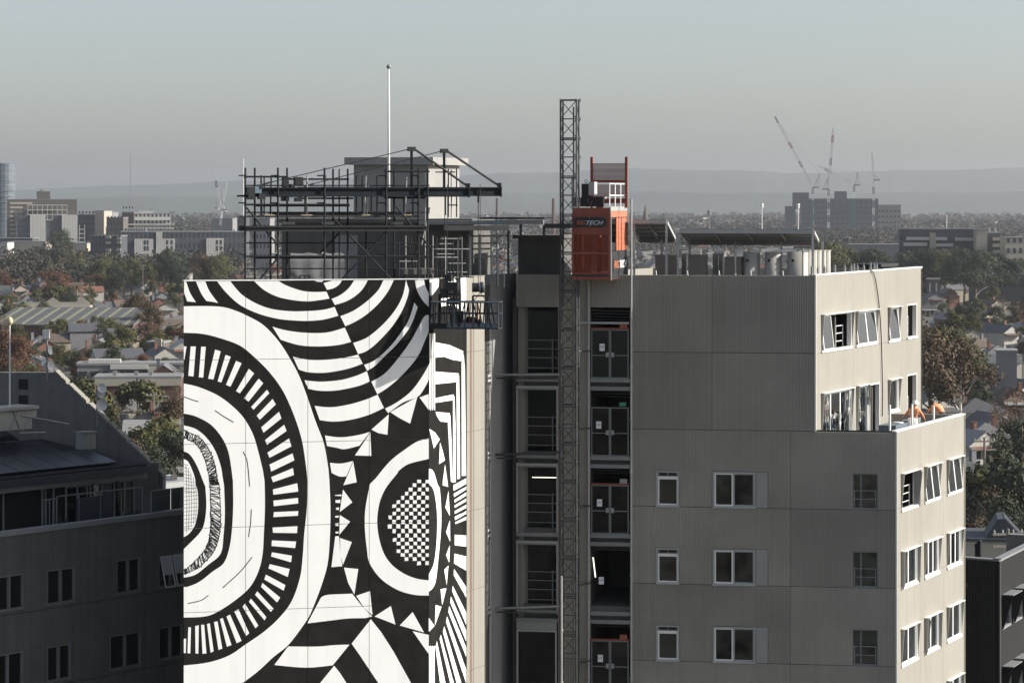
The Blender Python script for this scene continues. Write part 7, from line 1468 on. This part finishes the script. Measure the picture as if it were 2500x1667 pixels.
# ------------------------------------------------------------------ trees
M_BARK = M('bark', (.13, .105, .08), .9, .25, 3); M_BARKW = M('pale_bark', (.42, .40, .36), .85, .12, 3)
def leafmat(name, c, c2):
    m = M(name, c, .75, 0, .9, col2=c2, rnd=.22); b = m.node_tree.nodes['Principled BSDF']; b.inputs['Specular IOR Level'].default_value = .2; return m
LM = {'olive': leafmat('leaf_olive', (.042, .045, .016), (.098, .094, .034)), 'dark': leafmat('leaf_dark', (.024, .033, .02), (.056, .068, .036)), 'autumn': leafmat('leaf_autumn', (.075, .037, .021), (.14, .074, .042)), 'yellow': leafmat('leaf_yellow', (.08, .08, .03), (.15, .14, .055)), 'brown': leafmat('leaf_brown', (.055, .039, .023), (.11, .076, .043))}
rngt = random.Random(5)
def tree_geo(h, rx, kind, n, seed, leaf):
    """returns trunk, crown builders; crown = leaf quads in clumps through an uneven volume"""
    r = random.Random(seed); tr = MB(); cr = MB(); base = .32 if kind not in ('cypress', 'shrub', 'bare') else .06
    if kind == 'palm':
        tr.tube((0, 0, 0), (.2, 0, h*.8), .35, .28, n=8)
        for k in range(26):
            a = r.uniform(0, 6.28); e = r.uniform(-.5, 1.1); L_ = rx*r.uniform(.85, 1.1); prev = Vector((.2, 0, h*.8))
            for q in range(1, 6):
                t = q/5; p = Vector((.2+math.cos(a)*L_*t*math.cos(e*.6), math.sin(a)*L_*t*math.cos(e*.6), h*.8+L_*(math.sin(e)*t-.55*t*t))); sd = Vector((-math.sin(a), math.cos(a), 0))*(.32*(1-t*.7))
                cr.add([prev-sd, prev+sd, p+sd*.8-Vector((0, 0, .12)), p-sd*.8-Vector((0, 0, .12))], [(0, 1, 2, 3)]); prev = p
        return tr, cr
    lean = (r.uniform(-.04, .04)*h, r.uniform(-.04, .04)*h); top = Vector((lean[0], lean[1], h*(.62 if kind != 'cypress' else .9)))
    tr.tube((0, 0, 0), top, h*.024, h*.009, n=7); clumps = []
    nb = {'cypress': 0, 'shrub': 4, 'bare': 16}.get(kind, 9)
    for k in range(nb):
        t = r.uniform(.28, .95); a = r.uniform(0, 6.28); s = top*t; L_ = rx*r.uniform(.5, .95); e = s+Vector((math.cos(a)*L_, math.sin(a)*L_, h*r.uniform(.10, .34))); m_ = (s+e)/2+Vector((0, 0, h*.03)); w_ = h*.011*(1.3-t)
        tr.tube(s, m_, w_, w_*.7, n=5, caps=False); tr.tube(m_, e, w_*.7, w_*.25, n=5, caps=False)
        if kind == 'bare':
            for q in range(5):
                s2 = m_+(e-m_)*r.random(); e2 = s2+Vector((r.uniform(-1, 1), r.uniform(-1, 1), r.uniform(.2, 1.2)))*h*.12; tr.tube(s2, e2, w_*.35, w_*.12, n=4, caps=False)
    nc = {'cypress': 14, 'shrub': 12}.get(kind, 24)
    for k in range(nc):
        a = r.uniform(0, 6.28); q = math.sqrt(r.random()); zc = r.random()
        if kind == 'cypress': zc = (k+.5)/nc; c = Vector((r.uniform(-.15, .15)*rx, r.uniform(-.15, .15)*rx, h*(.06+.9*zc))); cr_ = rx*(1.0 if zc < .55 else 1.0-(zc-.55)*1.7)*r.uniform(.8, 1.05)
        else:
            wz = math.sin(math.pi*min(1, .18+.82*zc))**.7; c = Vector((math.cos(a)*q*rx*.78*wz, math.sin(a)*q*rx*.78*wz, h*(base+.08+(1-base-.16)*zc))); cr_ = rx*r.uniform(.2, .42)
        clumps.append((c, cr_))
    tot = sum(q[1]**2 for q in clumps)
    for c, cr_ in clumps:
        for _ in range(int(n*cr_**2/tot)):
            v = Vector((r.gauss(0, 1), r.gauss(0, 1), r.gauss(0, 1))).normalized()*cr_*(r.random()**.45); v.z *= .72 if kind != 'cypress' else 1.5; p = c+v
            if p.z < .3: continue
            nn = (v.normalized()*1.1+Vector((r.gauss(0, .45), r.gauss(0, .45), r.gauss(0, .45)+.25))).normalized(); b = nn.cross(Vector((r.uniform(-1, 1), r.uniform(-1, 1), r.uniform(-1, 1)))).normalized(); e = b.cross(nn); s = leaf*r.uniform(.6, 1.35)
            cr.add([p-b*s*.5, p+e*s*.32, p+b*s*.5, p-e*s*.32], [(0, 1, 2, 3)])
    return tr, cr
KINDS = {}
def proto(key, h, rx, kind, n, leaf, var=2):
    KINDS[key] = (h, rx, [tree_geo(h, rx, kind, n, hash_(key)+v, leaf) for v in range(var)])
def hash_(s): return sum((i+3)*ord(c) for i, c in enumerate(s))
proto('gum', 14, 6.2, 'round', 6500, .38, 3); proto('oak', 11, 5.6, 'round', 6000, .36, 3); proto('thin', 12, 5.0, 'bare', 1500, .3, 2); proto('cypress', 14, 1.7, 'cypress', 2600, .4, 2); proto('poplar', 16, 2.6, 'cypress', 1500, .5, 2); proto('shrub', 4.5, 3.4, 'shrub', 2400, .36, 2); proto('palm', 10, 3.4, 'palm', 0, 0, 1)
TM = {}
def tmesh(key, v, part, mat):
    k = (key, v, part, mat.name)
    if k not in TM: TM[k] = mesh_of(part, KINDS[key][2][v][0 if part == 'trunk' else 1], mat)
    return TM[k]
NTREE = 0
TN = {('gum', 'olive'): 'tall olive gum tree', ('gum', 'dark'): 'tall dark green tree', ('oak', 'dark'): 'round dark green tree', ('oak', 'olive'): 'round olive tree', ('oak', 'autumn'): 'rust coloured autumn tree', ('oak', 'brown'): 'brown leaved tree', ('gum', 'brown'): 'tall brownish tree', ('thin', 'autumn'): 'nearly bare reddish tree', ('thin', 'brown'): 'nearly bare brown tree', ('thin', 'olive'): 'thin leaved tree with pale limbs', ('cypress', 'dark'): 'narrow dark cypress', ('poplar', 'yellow'): 'narrow yellow green poplar', ('shrub', 'dark'): 'rounded dark shrub', ('shrub', 'olive'): 'rounded olive shrub', ('palm', 'dark'): 'spreading palm'}
def put_tree(x, y, key, col, h, where, wk=1.0, white=False, label=None):
    global NTREE
    ph, prx, vs = KINDS[key]; v = NTREE % len(vs); NTREE += 1
    root = thing('tree' if key not in ('shrub', 'palm') else key, label or TN[(key, col)]+' '+(where if where != L_ else 'left of mural, '+('before the shed' if y < 940 else 'just beyond the shed' if y < 1250 else 'below the dark apartment row')), 'tree' if key != 'shrub' else 'shrub', (x, y, 0), 'trees of the suburb'); k = h/ph; root.scale = (k*wk, k*wk, k); root.rotation_euler = (0, 0, rngt.uniform(0, 6.28))
    for part in ('trunk', 'crown'):
        o = bpy.data.objects.new(part, tmesh(key, v, part, (M_BARKW if white else M_BARK) if part == 'trunk' else LM[col])); COL.objects.link(o); o.parent = root
    EXC.append((x, y, h*.14))
def at_top(u, vtop, d, key, col, where, wk=1.0, white=False, label=None, hmin=3):
    p = W(u, vtop, d); put_tree(p.x, p.y, key, col, max(hmin, p.z), where, wk, white, label)
L_ = 'left of the mural tower'; R_ = 'right of the sunlit wall'
at_top(352, 960, 455, 'gum', 'olive', '', 1.0, label='large olive green tree crown right beside the mural edge below the roofs'); at_top(395, 985, 440, 'oak', 'dark', '', 1.0, label='dark green tree touching the left edge of the mural'); at_top(300, 1010, 430, 'oak', 'brown', '', .9, label='brownish tree top behind the sloping blade wall')
at_top(228, 792, 800, 'oak', 'dark', '', 1.3, label='broad dark green tree between the shed and the pale shop'); at_top(252, 805, 780, 'oak', 'olive', L_, 1.0)
at_top(48, 772, 700, 'oak', 'autumn', '', .95, label='rusty autumn tree behind the slim white roof pole'); at_top(10, 752, 720, 'oak', 'autumn', L_, 1.0); at_top(75, 830, 660, 'gum', 'olive', L_, .8); at_top(30, 845, 640, 'oak', 'olive', L_, .9); at_top(110, 842, 650, 'thin', 'brown', L_, .9, True)
at_top(318, 672, 1000, 'oak', 'brown', '', 1.15, label='large olive brown tree behind the end of the shed'); at_top(340, 690, 960, 'gum', 'brown', L_); at_top(118, 735, 930, 'oak', 'olive', '', 1.0, label='olive tree standing in front of the skylight strips'); at_top(176, 646, 1250, 'palm', 'dark', '', 1.0, label='spreading dark palm behind the ornate terrace row')
for u, v in ((168, 568), (186, 572), (240, 578), (250, 584)): at_top(u, v, 1650, 'poplar', 'yellow', L_, 1.3)
for u in (100, 118, 135, 150, 205, 225, 0, 12): at_top(u, 622+rngt.uniform(-4, 8), 1400+rngt.uniform(-60, 60), 'oak', 'autumn', L_, 1.0)
for i, u in enumerate((232, 250, 268, 285, 302, 318, 335, 352, 370, 392, 410, 425, 385, 400)): at_top(u, 592+rngt.uniform(-6, 16)-(14 if i in (12, 13) else 0), 1480+rngt.uniform(-90, 60), 'gum', rngt.choice(('olive', 'dark')), L_, 1.0)
for i, u in enumerate((445, 462, 478, 494, 508)): at_top(u, 582+rngt.uniform(-4, 10), 1500+rngt.uniform(-40, 40), 'gum', rngt.choice(('olive', 'brown')), 'between the scaffold and the dark apartment row', 1.0)
at_top(384, 567, 1520, 'gum', 'dark', '', 1.0, label='tall dark tree in front of the ribbed white bays'); at_top(130, 520, 1840, 'gum', 'dark', '', 1.0, label='dark tree standing before the office block doors')
# right side
at_top(2168, 742, 600, 'gum', 'olive', '', 1.05, True, label='big olive tree with white limbs beside the top corner of the sunlit wall'); at_top(2205, 765, 590, 'gum', 'brown', '', .9, True, label='brown topped tree with pale limbs beyond the terrace workers'); at_top(2140, 760, 575, 'oak', 'brown', R_)
at_top(2292, 968, 400, 'cypress', 'dark', '', 1.0, label='narrow dark cypress next to the nearly bare reddish tree'); at_top(2303, 975, 402, 'cypress', 'dark', R_); at_top(2345, 955, 405, 'cypress', 'dark', R_, 1.1); at_top(2335, 960, 470, 'gum', 'dark', R_); at_top(2322, 985, 395, 'thin', 'autumn', '', .8, label='nearly bare reddish tree between the cypresses'); at_top(2330, 880, 520, 'thin', 'autumn', R_, 1.1); at_top(2300, 905, 540, 'thin', 'brown', R_)
at_top(2245, 1060, 372, 'shrub', 'dark', R_, 1.0, hmin=8); at_top(2272, 1052, 368, 'shrub', 'dark', R_, 1.0); at_top(2300, 1060, 366, 'shrub', 'olive', R_, 1.0); at_top(2325, 1072, 362, 'shrub', 'dark', R_); at_top(2290, 1100, 350, 'thin', 'brown', R_, .8)
at_top(2305, 1142, 328, 'oak', 'dark', '', 1.05, label='round dense dark tree behind the solar panelled house'); at_top(2245, 1178, 322, 'thin', 'brown', R_, .7); at_top(2350, 1190, 320, 'oak', 'dark', R_, .7)
for i in range(60):
    d = 620*math.exp(rngt.random()*1.0); u = rngt.uniform(2112, 2375); p = W(u, HY, d)
    if not clear(p.x, p.y, 3): continue
    put_tree(p.x, p.y, *rngt.choice((('gum', 'olive'), ('gum', 'dark'), ('oak', 'dark'), ('oak', 'olive'), ('gum', 'dark'), ('oak', 'brown'), ('thin', 'brown'))), rngt.uniform(7, 12.5), R_, rngt.uniform(.8, 1.15))
for u, v in ((1950, 566), (1985, 563), (2010, 568), (2085, 572), (2110, 562), (2130, 567), (2150, 560), (2170, 572), (2195, 565), (2215, 558), (2240, 570), (2260, 575), (2300, 585), (2330, 590), (1900, 555), (1925, 552)): at_top(u, v+rngt.uniform(-5, 5), 1330+rngt.uniform(-60, 120), 'gum', rngt.choice(('dark', 'olive', 'dark')), 'below the balconied apartments', 1.1)
nt_ = 0; tries = 0
while nt_ < 150 and tries < 6000:
    tries += 1; d = 470*math.exp(rngt.random()*1.3); u = rngt.uniform(-20, 445); p = W(u, HY, d)
    if not clear(p.x, p.y, 2.0): continue
    nt_ += 1; put_tree(p.x, p.y, *rngt.choice((('oak', 'olive'), ('gum', 'olive'), ('oak', 'dark'), ('oak', 'autumn'), ('oak', 'brown'), ('thin', 'brown'), ('thin', 'autumn'), ('shrub', 'olive'))), rngt.uniform(5, 11.5), L_, rngt.uniform(.9, 1.2))
# ---- distant tree canopy and far roofs: too many and too far to count
r = random.Random(77); mb = MB()
FM_ = [M('far_foliage_dark', (.018, .024, .016), .95, .3, .15), M('far_foliage_olive', (.036, .036, .02), .95, .3, .15), M('far_foliage_brown', (.055, .038, .025), .95, .3, .15)]
def far_tree(x, y, w_, h, leaves, size, q):
    for _ in range(leaves):
        a = r.uniform(0, 6.283); zc = r.random(); rr = math.sqrt(r.random())*w_*math.sin(math.pi*min(1, .2+.8*zc))**.6
        p = Vector((x+math.cos(a)*rr, y+math.sin(a)*rr, h*(.12+.88*zc))); d = Vector((r.gauss(0, 1), r.gauss(0, 1), r.gauss(0, .8)+.4)).normalized(); b = d.cross(Vector((r.uniform(-1, 1), r.uniform(-1, 1), 1))).normalized(); e = b.cross(d); s = size*r.uniform(.6, 1.4)
        mb.add([p-b*s*.5, p+e*s*.4, p+b*s*.5, p-e*s*.4], [(0, 1, 2, 3)], q)
cnt = 0
for i in range(9000):
    d = 1500*math.exp(r.random()**1.1*1.75); u = r.uniform(-40, 2400)
    if d < 2500 and 540 < u < 1860: continue
    p = W(u, HY, d)
    if not clear(p.x, p.y, 4): continue
    k = 1+d/7000; far_tree(p.x, p.y, r.uniform(3.5, 8)*k, r.uniform(6, 14)*(1+d/25000), 70 if d < 2600 else 36 if d < 4200 else 16, (1.7 if d < 2600 else 2.8 if d < 4200 else 5.5), r.randrange(3)); cnt += 1
for i in range(3600):                      # the same suburb goes on behind the towers and past the frame
    d = 330*math.exp(r.random()*2.1); u = r.choice((r.uniform(430, 2120), r.uniform(430, 2120), r.uniform(-1100, -40), r.uniform(2400, 3500))); p = W(u, HY, d)
    if not clear(p.x, p.y, 4): continue
    far_tree(p.x, p.y, r.uniform(2.5, 5.5), r.uniform(4, 9.5), 40, 1.3, r.randrange(3))
for i in range(420): far_tree(r.uniform(-220, 110), r.uniform(-390, -30), r.uniform(3.5, 6.5), r.uniform(8, 17), 60, 1.2, r.randrange(3))  # trees behind the camera, out of view, added for dark window reflections
fo = obj('distant_trees', mb, FM_, kind='stuff'); tag(fo, 'hazy canopy of countless distant trees on the plain', 'trees')
mb = MB()
for i in range(1500):
    d = 2300*math.exp(r.random()*1.25); u = r.uniform(-30, 2390)
    p = W(u, HY, d)
    if not clear(p.x, p.y, 8): continue
    w_, l_, h = r.uniform(6, 14), r.uniform(6, 16), r.uniform(3.5, 7.5)
    if r.random() < .12: w_ *= 3; h *= 1.4
    if r.random() < .05: h *= 2.2
    mb.box(p.x-w_/2, p.x+w_/2, p.y-l_/2, p.y+l_/2, 0, h, r.randrange(5), r.uniform(-.3, .6))
    if r.random() < .6: mb.hexa([(p.x-w_*.55, p.y-l_*.55, h+.02), (p.x+w_*.55, p.y-l_*.55, h+.02), (p.x+w_*.55, p.y+l_*.55, h+.02), (p.x-w_*.55, p.y+l_*.55, h+.02), (p.x-w_*.1, p.y-l_*.5, h+2.3), (p.x+w_*.1, p.y-l_*.5, h+2.3), (p.x+w_*.1, p.y+l_*.5, h+2.3), (p.x-w_*.1, p.y+l_*.5, h+2.3)], 5+r.randrange(3))
for i in range(1900):
    d = 330*math.exp(r.random()*2.1); u = r.choice((r.uniform(430, 2120), r.uniform(430, 2120), r.uniform(-1100, -60), r.uniform(2420, 3500))); p = W(u, HY, d)
    if not clear(p.x, p.y, 6): continue
    w_, l_, h = r.uniform(7, 10), r.uniform(9, 13), r.uniform(3, 5); rz = r.uniform(0, .5); mb.box(p.x-w_/2, p.x+w_/2, p.y-l_/2, p.y+l_/2, 0, h, r.randrange(1, 4), rz); c, n = math.cos(rz), math.sin(rz)
    q = lambda a, b, z: (p.x+a*c-b*n, p.y+a*n+b*c, z)
    mb.add([q(-w_*.55, -l_*.52, h+.02), q(w_*.55, -l_*.52, h+.02), q(w_*.55, l_*.52, h+.02), q(-w_*.55, l_*.52, h+.02), q(0, -l_*.5, h+2.4), q(0, l_*.5, h+2.4)], [(0, 1, 4), (1, 2, 5, 4), (2, 3, 5), (3, 0, 4, 5), (3, 2, 1, 0)], 5+r.randrange(3))
fh = obj('distant_roofs', mb, [M_BWHITE, M_BCREAM, M_BGREY, M_BBROWN, M_BWHITE, M_TILE[0], M_TILE[1], M_TILE[2]], kind='stuff'); tag(fh, 'countless small distant roofs and walls in the haze', 'buildings')
# ------------------------------------------------------------------ people
M_SKIN = M('skin', (.38, .22, .15), .6, .08, 8); M_HIVIS = M('hivis_orange', (.70, .27, .13), .8, .08, 6); M_HIY = M('hivis_yellow', (.42, .55, .04), .8, .08, 6)
M_TROU = M('navy_trousers', (.03, .035, .05), .85, .15, 6); M_BOOT = M('work_boots', (.05, .035, .025), .7, .2, 6); M_HELM = M('white_helmet', (.75, .75, .74), .35, .02); M_HAIR = M('dark_hair', (.02, .016, .012), .8, .2)
M_TAPE = M('reflective_tape', (.55, .55, .52), .4, .05)
def person(label, loc, rz, P, top, helmet=True, cap=M_HAIR):
    """P: joint name -> local point (x right, y forward, z up); the body is one skinned surface"""
    J = {'pelvis': (0, 0, .95), 'belly': (0, .02, 1.12), 'chest': (0, .02, 1.34), 'neck': (0, .0, 1.50), 'jaw': (0, .03, 1.585), 'head': (0, .025, 1.67), 'crown': (0, .01, 1.745), 'nose': (0, .135, 1.645),
         'shl': (-.19, 0, 1.43), 'ell': (-.26, .02, 1.15), 'wrl': (-.27, .12, .92), 'hal': (-.27, .15, .84), 'shr': (.19, 0, 1.43), 'elr': (.26, .02, 1.15), 'wrr': (.27, .12, .92), 'har': (.27, .15, .84),
         'hil': (-.095, 0, .90), 'knl': (-.11, .03, .50), 'anl': (-.11, -.02, .09), 'tol': (-.12, .15, .04), 'hir': (.095, 0, .90), 'knr': (.11, .03, .50), 'anr': (.11, -.02, .09), 'tor': (.12, .15, .04)}
    J.update(P)
    rad = {'pelvis': .155, 'belly': .145, 'chest': .165, 'neck': .058, 'jaw': .072, 'head': .098, 'crown': .07, 'nose': .016, 'shl': .075, 'shr': .075, 'ell': .05, 'elr': .05, 'wrl': .032, 'wrr': .032, 'hal': .036, 'har': .036, 'hil': .10, 'hir': .10, 'knl': .066, 'knr': .066, 'anl': .045, 'anr': .045, 'tol': .038, 'tor': .038}
    E_ = [('pelvis', 'belly'), ('belly', 'chest'), ('chest', 'neck'), ('neck', 'jaw'), ('jaw', 'head'), ('head', 'crown'), ('head', 'nose'), ('chest', 'shl'), ('shl', 'ell'), ('ell', 'wrl'), ('wrl', 'hal'), ('chest', 'shr'), ('shr', 'elr'), ('elr', 'wrr'), ('wrr', 'har'),
          ('pelvis', 'hil'), ('hil', 'knl'), ('knl', 'anl'), ('anl', 'tol'), ('pelvis', 'hir'), ('hir', 'knr'), ('knr', 'anr'), ('anr', 'tor')]
    for sd in 'lr':
        h = Vector(J['ha'+sd]); d = (h-Vector(J['wr'+sd])).normalized(); a = d.cross(Vector((0, 1, .2))).normalized(); up = a.cross(d)
        for k, (off, ln) in enumerate(((-.030, .065), (-.010, .078), (.010, .074), (.030, .055))):
            n1, n2 = 'f%s%d' % (sd, k), 'g%s%d' % (sd, k); J[n1] = tuple(h+a*off+d*ln*.6); J[n2] = tuple(h+a*off*1.1+d*ln*.95+up*.03); rad[n1] = .009; rad[n2] = .008; E_ += [('ha'+sd, n1), (n1, n2)]
        n1 = 't'+sd; J[n1] = tuple(h-d*.02+a*(-.055)+up*.02); rad[n1] = .0095; E_.append(('ha'+sd, n1))
    names = list(J); idx = {n: i for i, n in enumerate(names)}
    me = bpy.data.meshes.new('body'); me.from_pydata([J[n] for n in names], [(idx[a], idx[b]) for a, b in E_], [])
    o = bpy.data.objects.new('body', me); COL.objects.link(o); sk = o.modifiers.new('skin', 'SKIN'); sk.use_smooth_shade = True
    for i, n in enumerate(names): me.skin_vertices[0].data[i].radius = (rad[n], rad[n]); me.skin_vertices[0].data[i].use_root = (n == 'pelvis')
    sb = o.modifiers.new('sub', 'SUBSURF'); sb.levels = 1; sb.render_levels = 1
    dg = bpy.context.evaluated_depsgraph_get(); m2 = bpy.data.meshes.new_from_object(o.evaluated_get(dg)); bpy.data.objects.remove(o)
    mats = [top, M_SKIN, M_TROU, M_BOOT, M_TAPE]; m2.materials.clear()
    for m in mats: m2.materials.append(m)
    kind = {}
    for a, b in E_:
        if a[0] in 'fg' or b[0] in 'fg' or b in ('tl', 'tr') or b in ('jaw', 'head', 'crown', 'nose') or a.startswith('wr') or a.startswith('el'): k = 1
        elif a[:2] in ('hi', 'kn') or b[:2] == 'hi': k = 2
        elif a[:2] == 'an': k = 3
        else: k = 0
        kind[(a, b)] = k
    segs = [(Vector(J[a]), Vector(J[b]), kind[(a, b)], (a, b)) for a, b in E_]
    for p in m2.polygons:
        c = p.center; best = (9, 0)
        for a, b, k, nm in segs:
            ab = b-a; t = max(0, min(1, (c-a).dot(ab)/ab.length_squared)); dd = (a+ab*t-c).length-rad[nm[0]]*.6
            if dd < best[0]: best = (dd, k if not (nm == ('pelvis', 'belly') and t < .25) else 2)
        p.material_index = best[1]; p.use_smooth = True
    m2.name = 'person'
    ob = bpy.data.objects.new('person', m2); COL.objects.link(ob); ob.location = loc; ob.rotation_euler = (0, 0, rz); tag(ob, label, 'person')
    hd, cr = Vector(J['head']), Vector(J['crown']); ax = (cr-Vector(J['jaw'])).normalized()
    mb = MB()
    if helmet:
        c = hd+ax*.045; pts = []; k = 14; fw = Vector((0, 1, 0)); fw = (fw-ax*fw.dot(ax)).normalized(); sd = ax.cross(fw)
        for j, (rr, hh) in enumerate(((.165, -.005), (.128, 0), (.125, .05), (.095, .1), (.03, .125))):
            for i in range(k):
                t = 2*math.pi*i/k; ex = 1.0+(.35 if j == 0 and math.cos(t) > .5 else 0)
                pts.append(c+(fw*math.cos(t)*ex*1.1+sd*math.sin(t))*rr+ax*hh)
        mb.add(pts, [(j*k+i, j*k+(i+1) % k, (j+1)*k+(i+1) % k, (j+1)*k+i) for j in range(4) for i in range(k)]+[tuple(4*k+i for i in range(k))]); nm = 'helmet'; mt = M_HELM
    else:
        mb.ball(hd+ax*.03-Vector((0, .015, 0)), .115, 12, 8); nm = 'hair'; mt = cap
    h = bpy.data.objects.new(nm, mesh_of(nm, mb, mt, smooth=True)); COL.objects.link(h); h.parent = ob
    return ob
def face_rot(fc): return math.atan2(fc.d.y, fc.d.x)
# terrace: one leaning over the parapet with helmet, back to us; one bent over
f_ = offset_face(FL, -1.15); p = f_.pt(f_.hit(*Z5(1876, 1080))[0], tz)
person('worker in orange shirt and white helmet standing on the terrace, seen from behind', p, math.atan2(dR.y, dR.x)-R(95), {'chest': (0, .10, 1.33), 'neck': (0, .15, 1.47), 'jaw': (0, .20, 1.55), 'head': (0, .21, 1.63), 'crown': (0, .20, 1.71), 'nose': (0, .31, 1.60), 'shl': (-.2, .10, 1.42), 'shr': (.2, .10, 1.42), 'ell': (-.42, .2, 1.2), 'wrl': (-.55, .38, 1.12), 'hal': (-.6, .45, 1.1), 'elr': (.36, .18, 1.15), 'wrr': (.35, .35, 1.0), 'har': (.33, .42, .96)}, M_HIVIS)
p = f_.pt(f_.hit(*Z5(2080, 1075))[0], tz)
person('dark haired worker in orange shirt bending forward at the terrace end', p, math.atan2(dR.y, dR.x)-R(20), {'belly': (0, .12, 1.1), 'chest': (0, .30, 1.25), 'neck': (0, .43, 1.33), 'jaw': (0, .50, 1.36), 'head': (0, .56, 1.40), 'crown': (0, .61, 1.46), 'nose': (0, .64, 1.32), 'shl': (-.2, .33, 1.30), 'shr': (.2, .33, 1.30), 'ell': (-.3, .5, 1.1), 'wrl': (-.24, .66, .98), 'hal': (-.22, .73, .95), 'elr': (.3, .5, 1.1), 'wrr': (.24, .68, 1.0), 'har': (.22, .75, .97)}, M_HIVIS, False)
zL = lambda k: FF.hit(1400, 706+178.5*k+166)[1]+.05
s_ = FF.hit(1267, 800, -.75)[0]
person('worker in yellow high visibility vest behind the rails of the top open bay', FF.pt(s_+.12, zL(0), -1.7), R(160), {}, M_HIY)
s_ = FF.hit(1433, 1150, -.5)[0]
person('worker in orange shirt and white helmet behind a landing gate', FF.pt(s_, zL(2), -.55), R(60), {'ell': (-.32, .2, 1.2), 'wrl': (-.2, .4, 1.15), 'hal': (-.17, .47, 1.15)}, M_HIVIS)
s_, _ = FC.hit(*Z3(895, 1260)); zcf = FC.hit(*Z3(880, 1490))[1]
person('hoist driver in orange shirt standing inside the red hoist cage', FC.pt(s_+.05, zcf, -1.0), R(-70), {'ell': (-.3, .15, 1.18), 'wrl': (-.2, .35, 1.1), 'hal': (-.17, .42, 1.1)}, M_HIVIS)
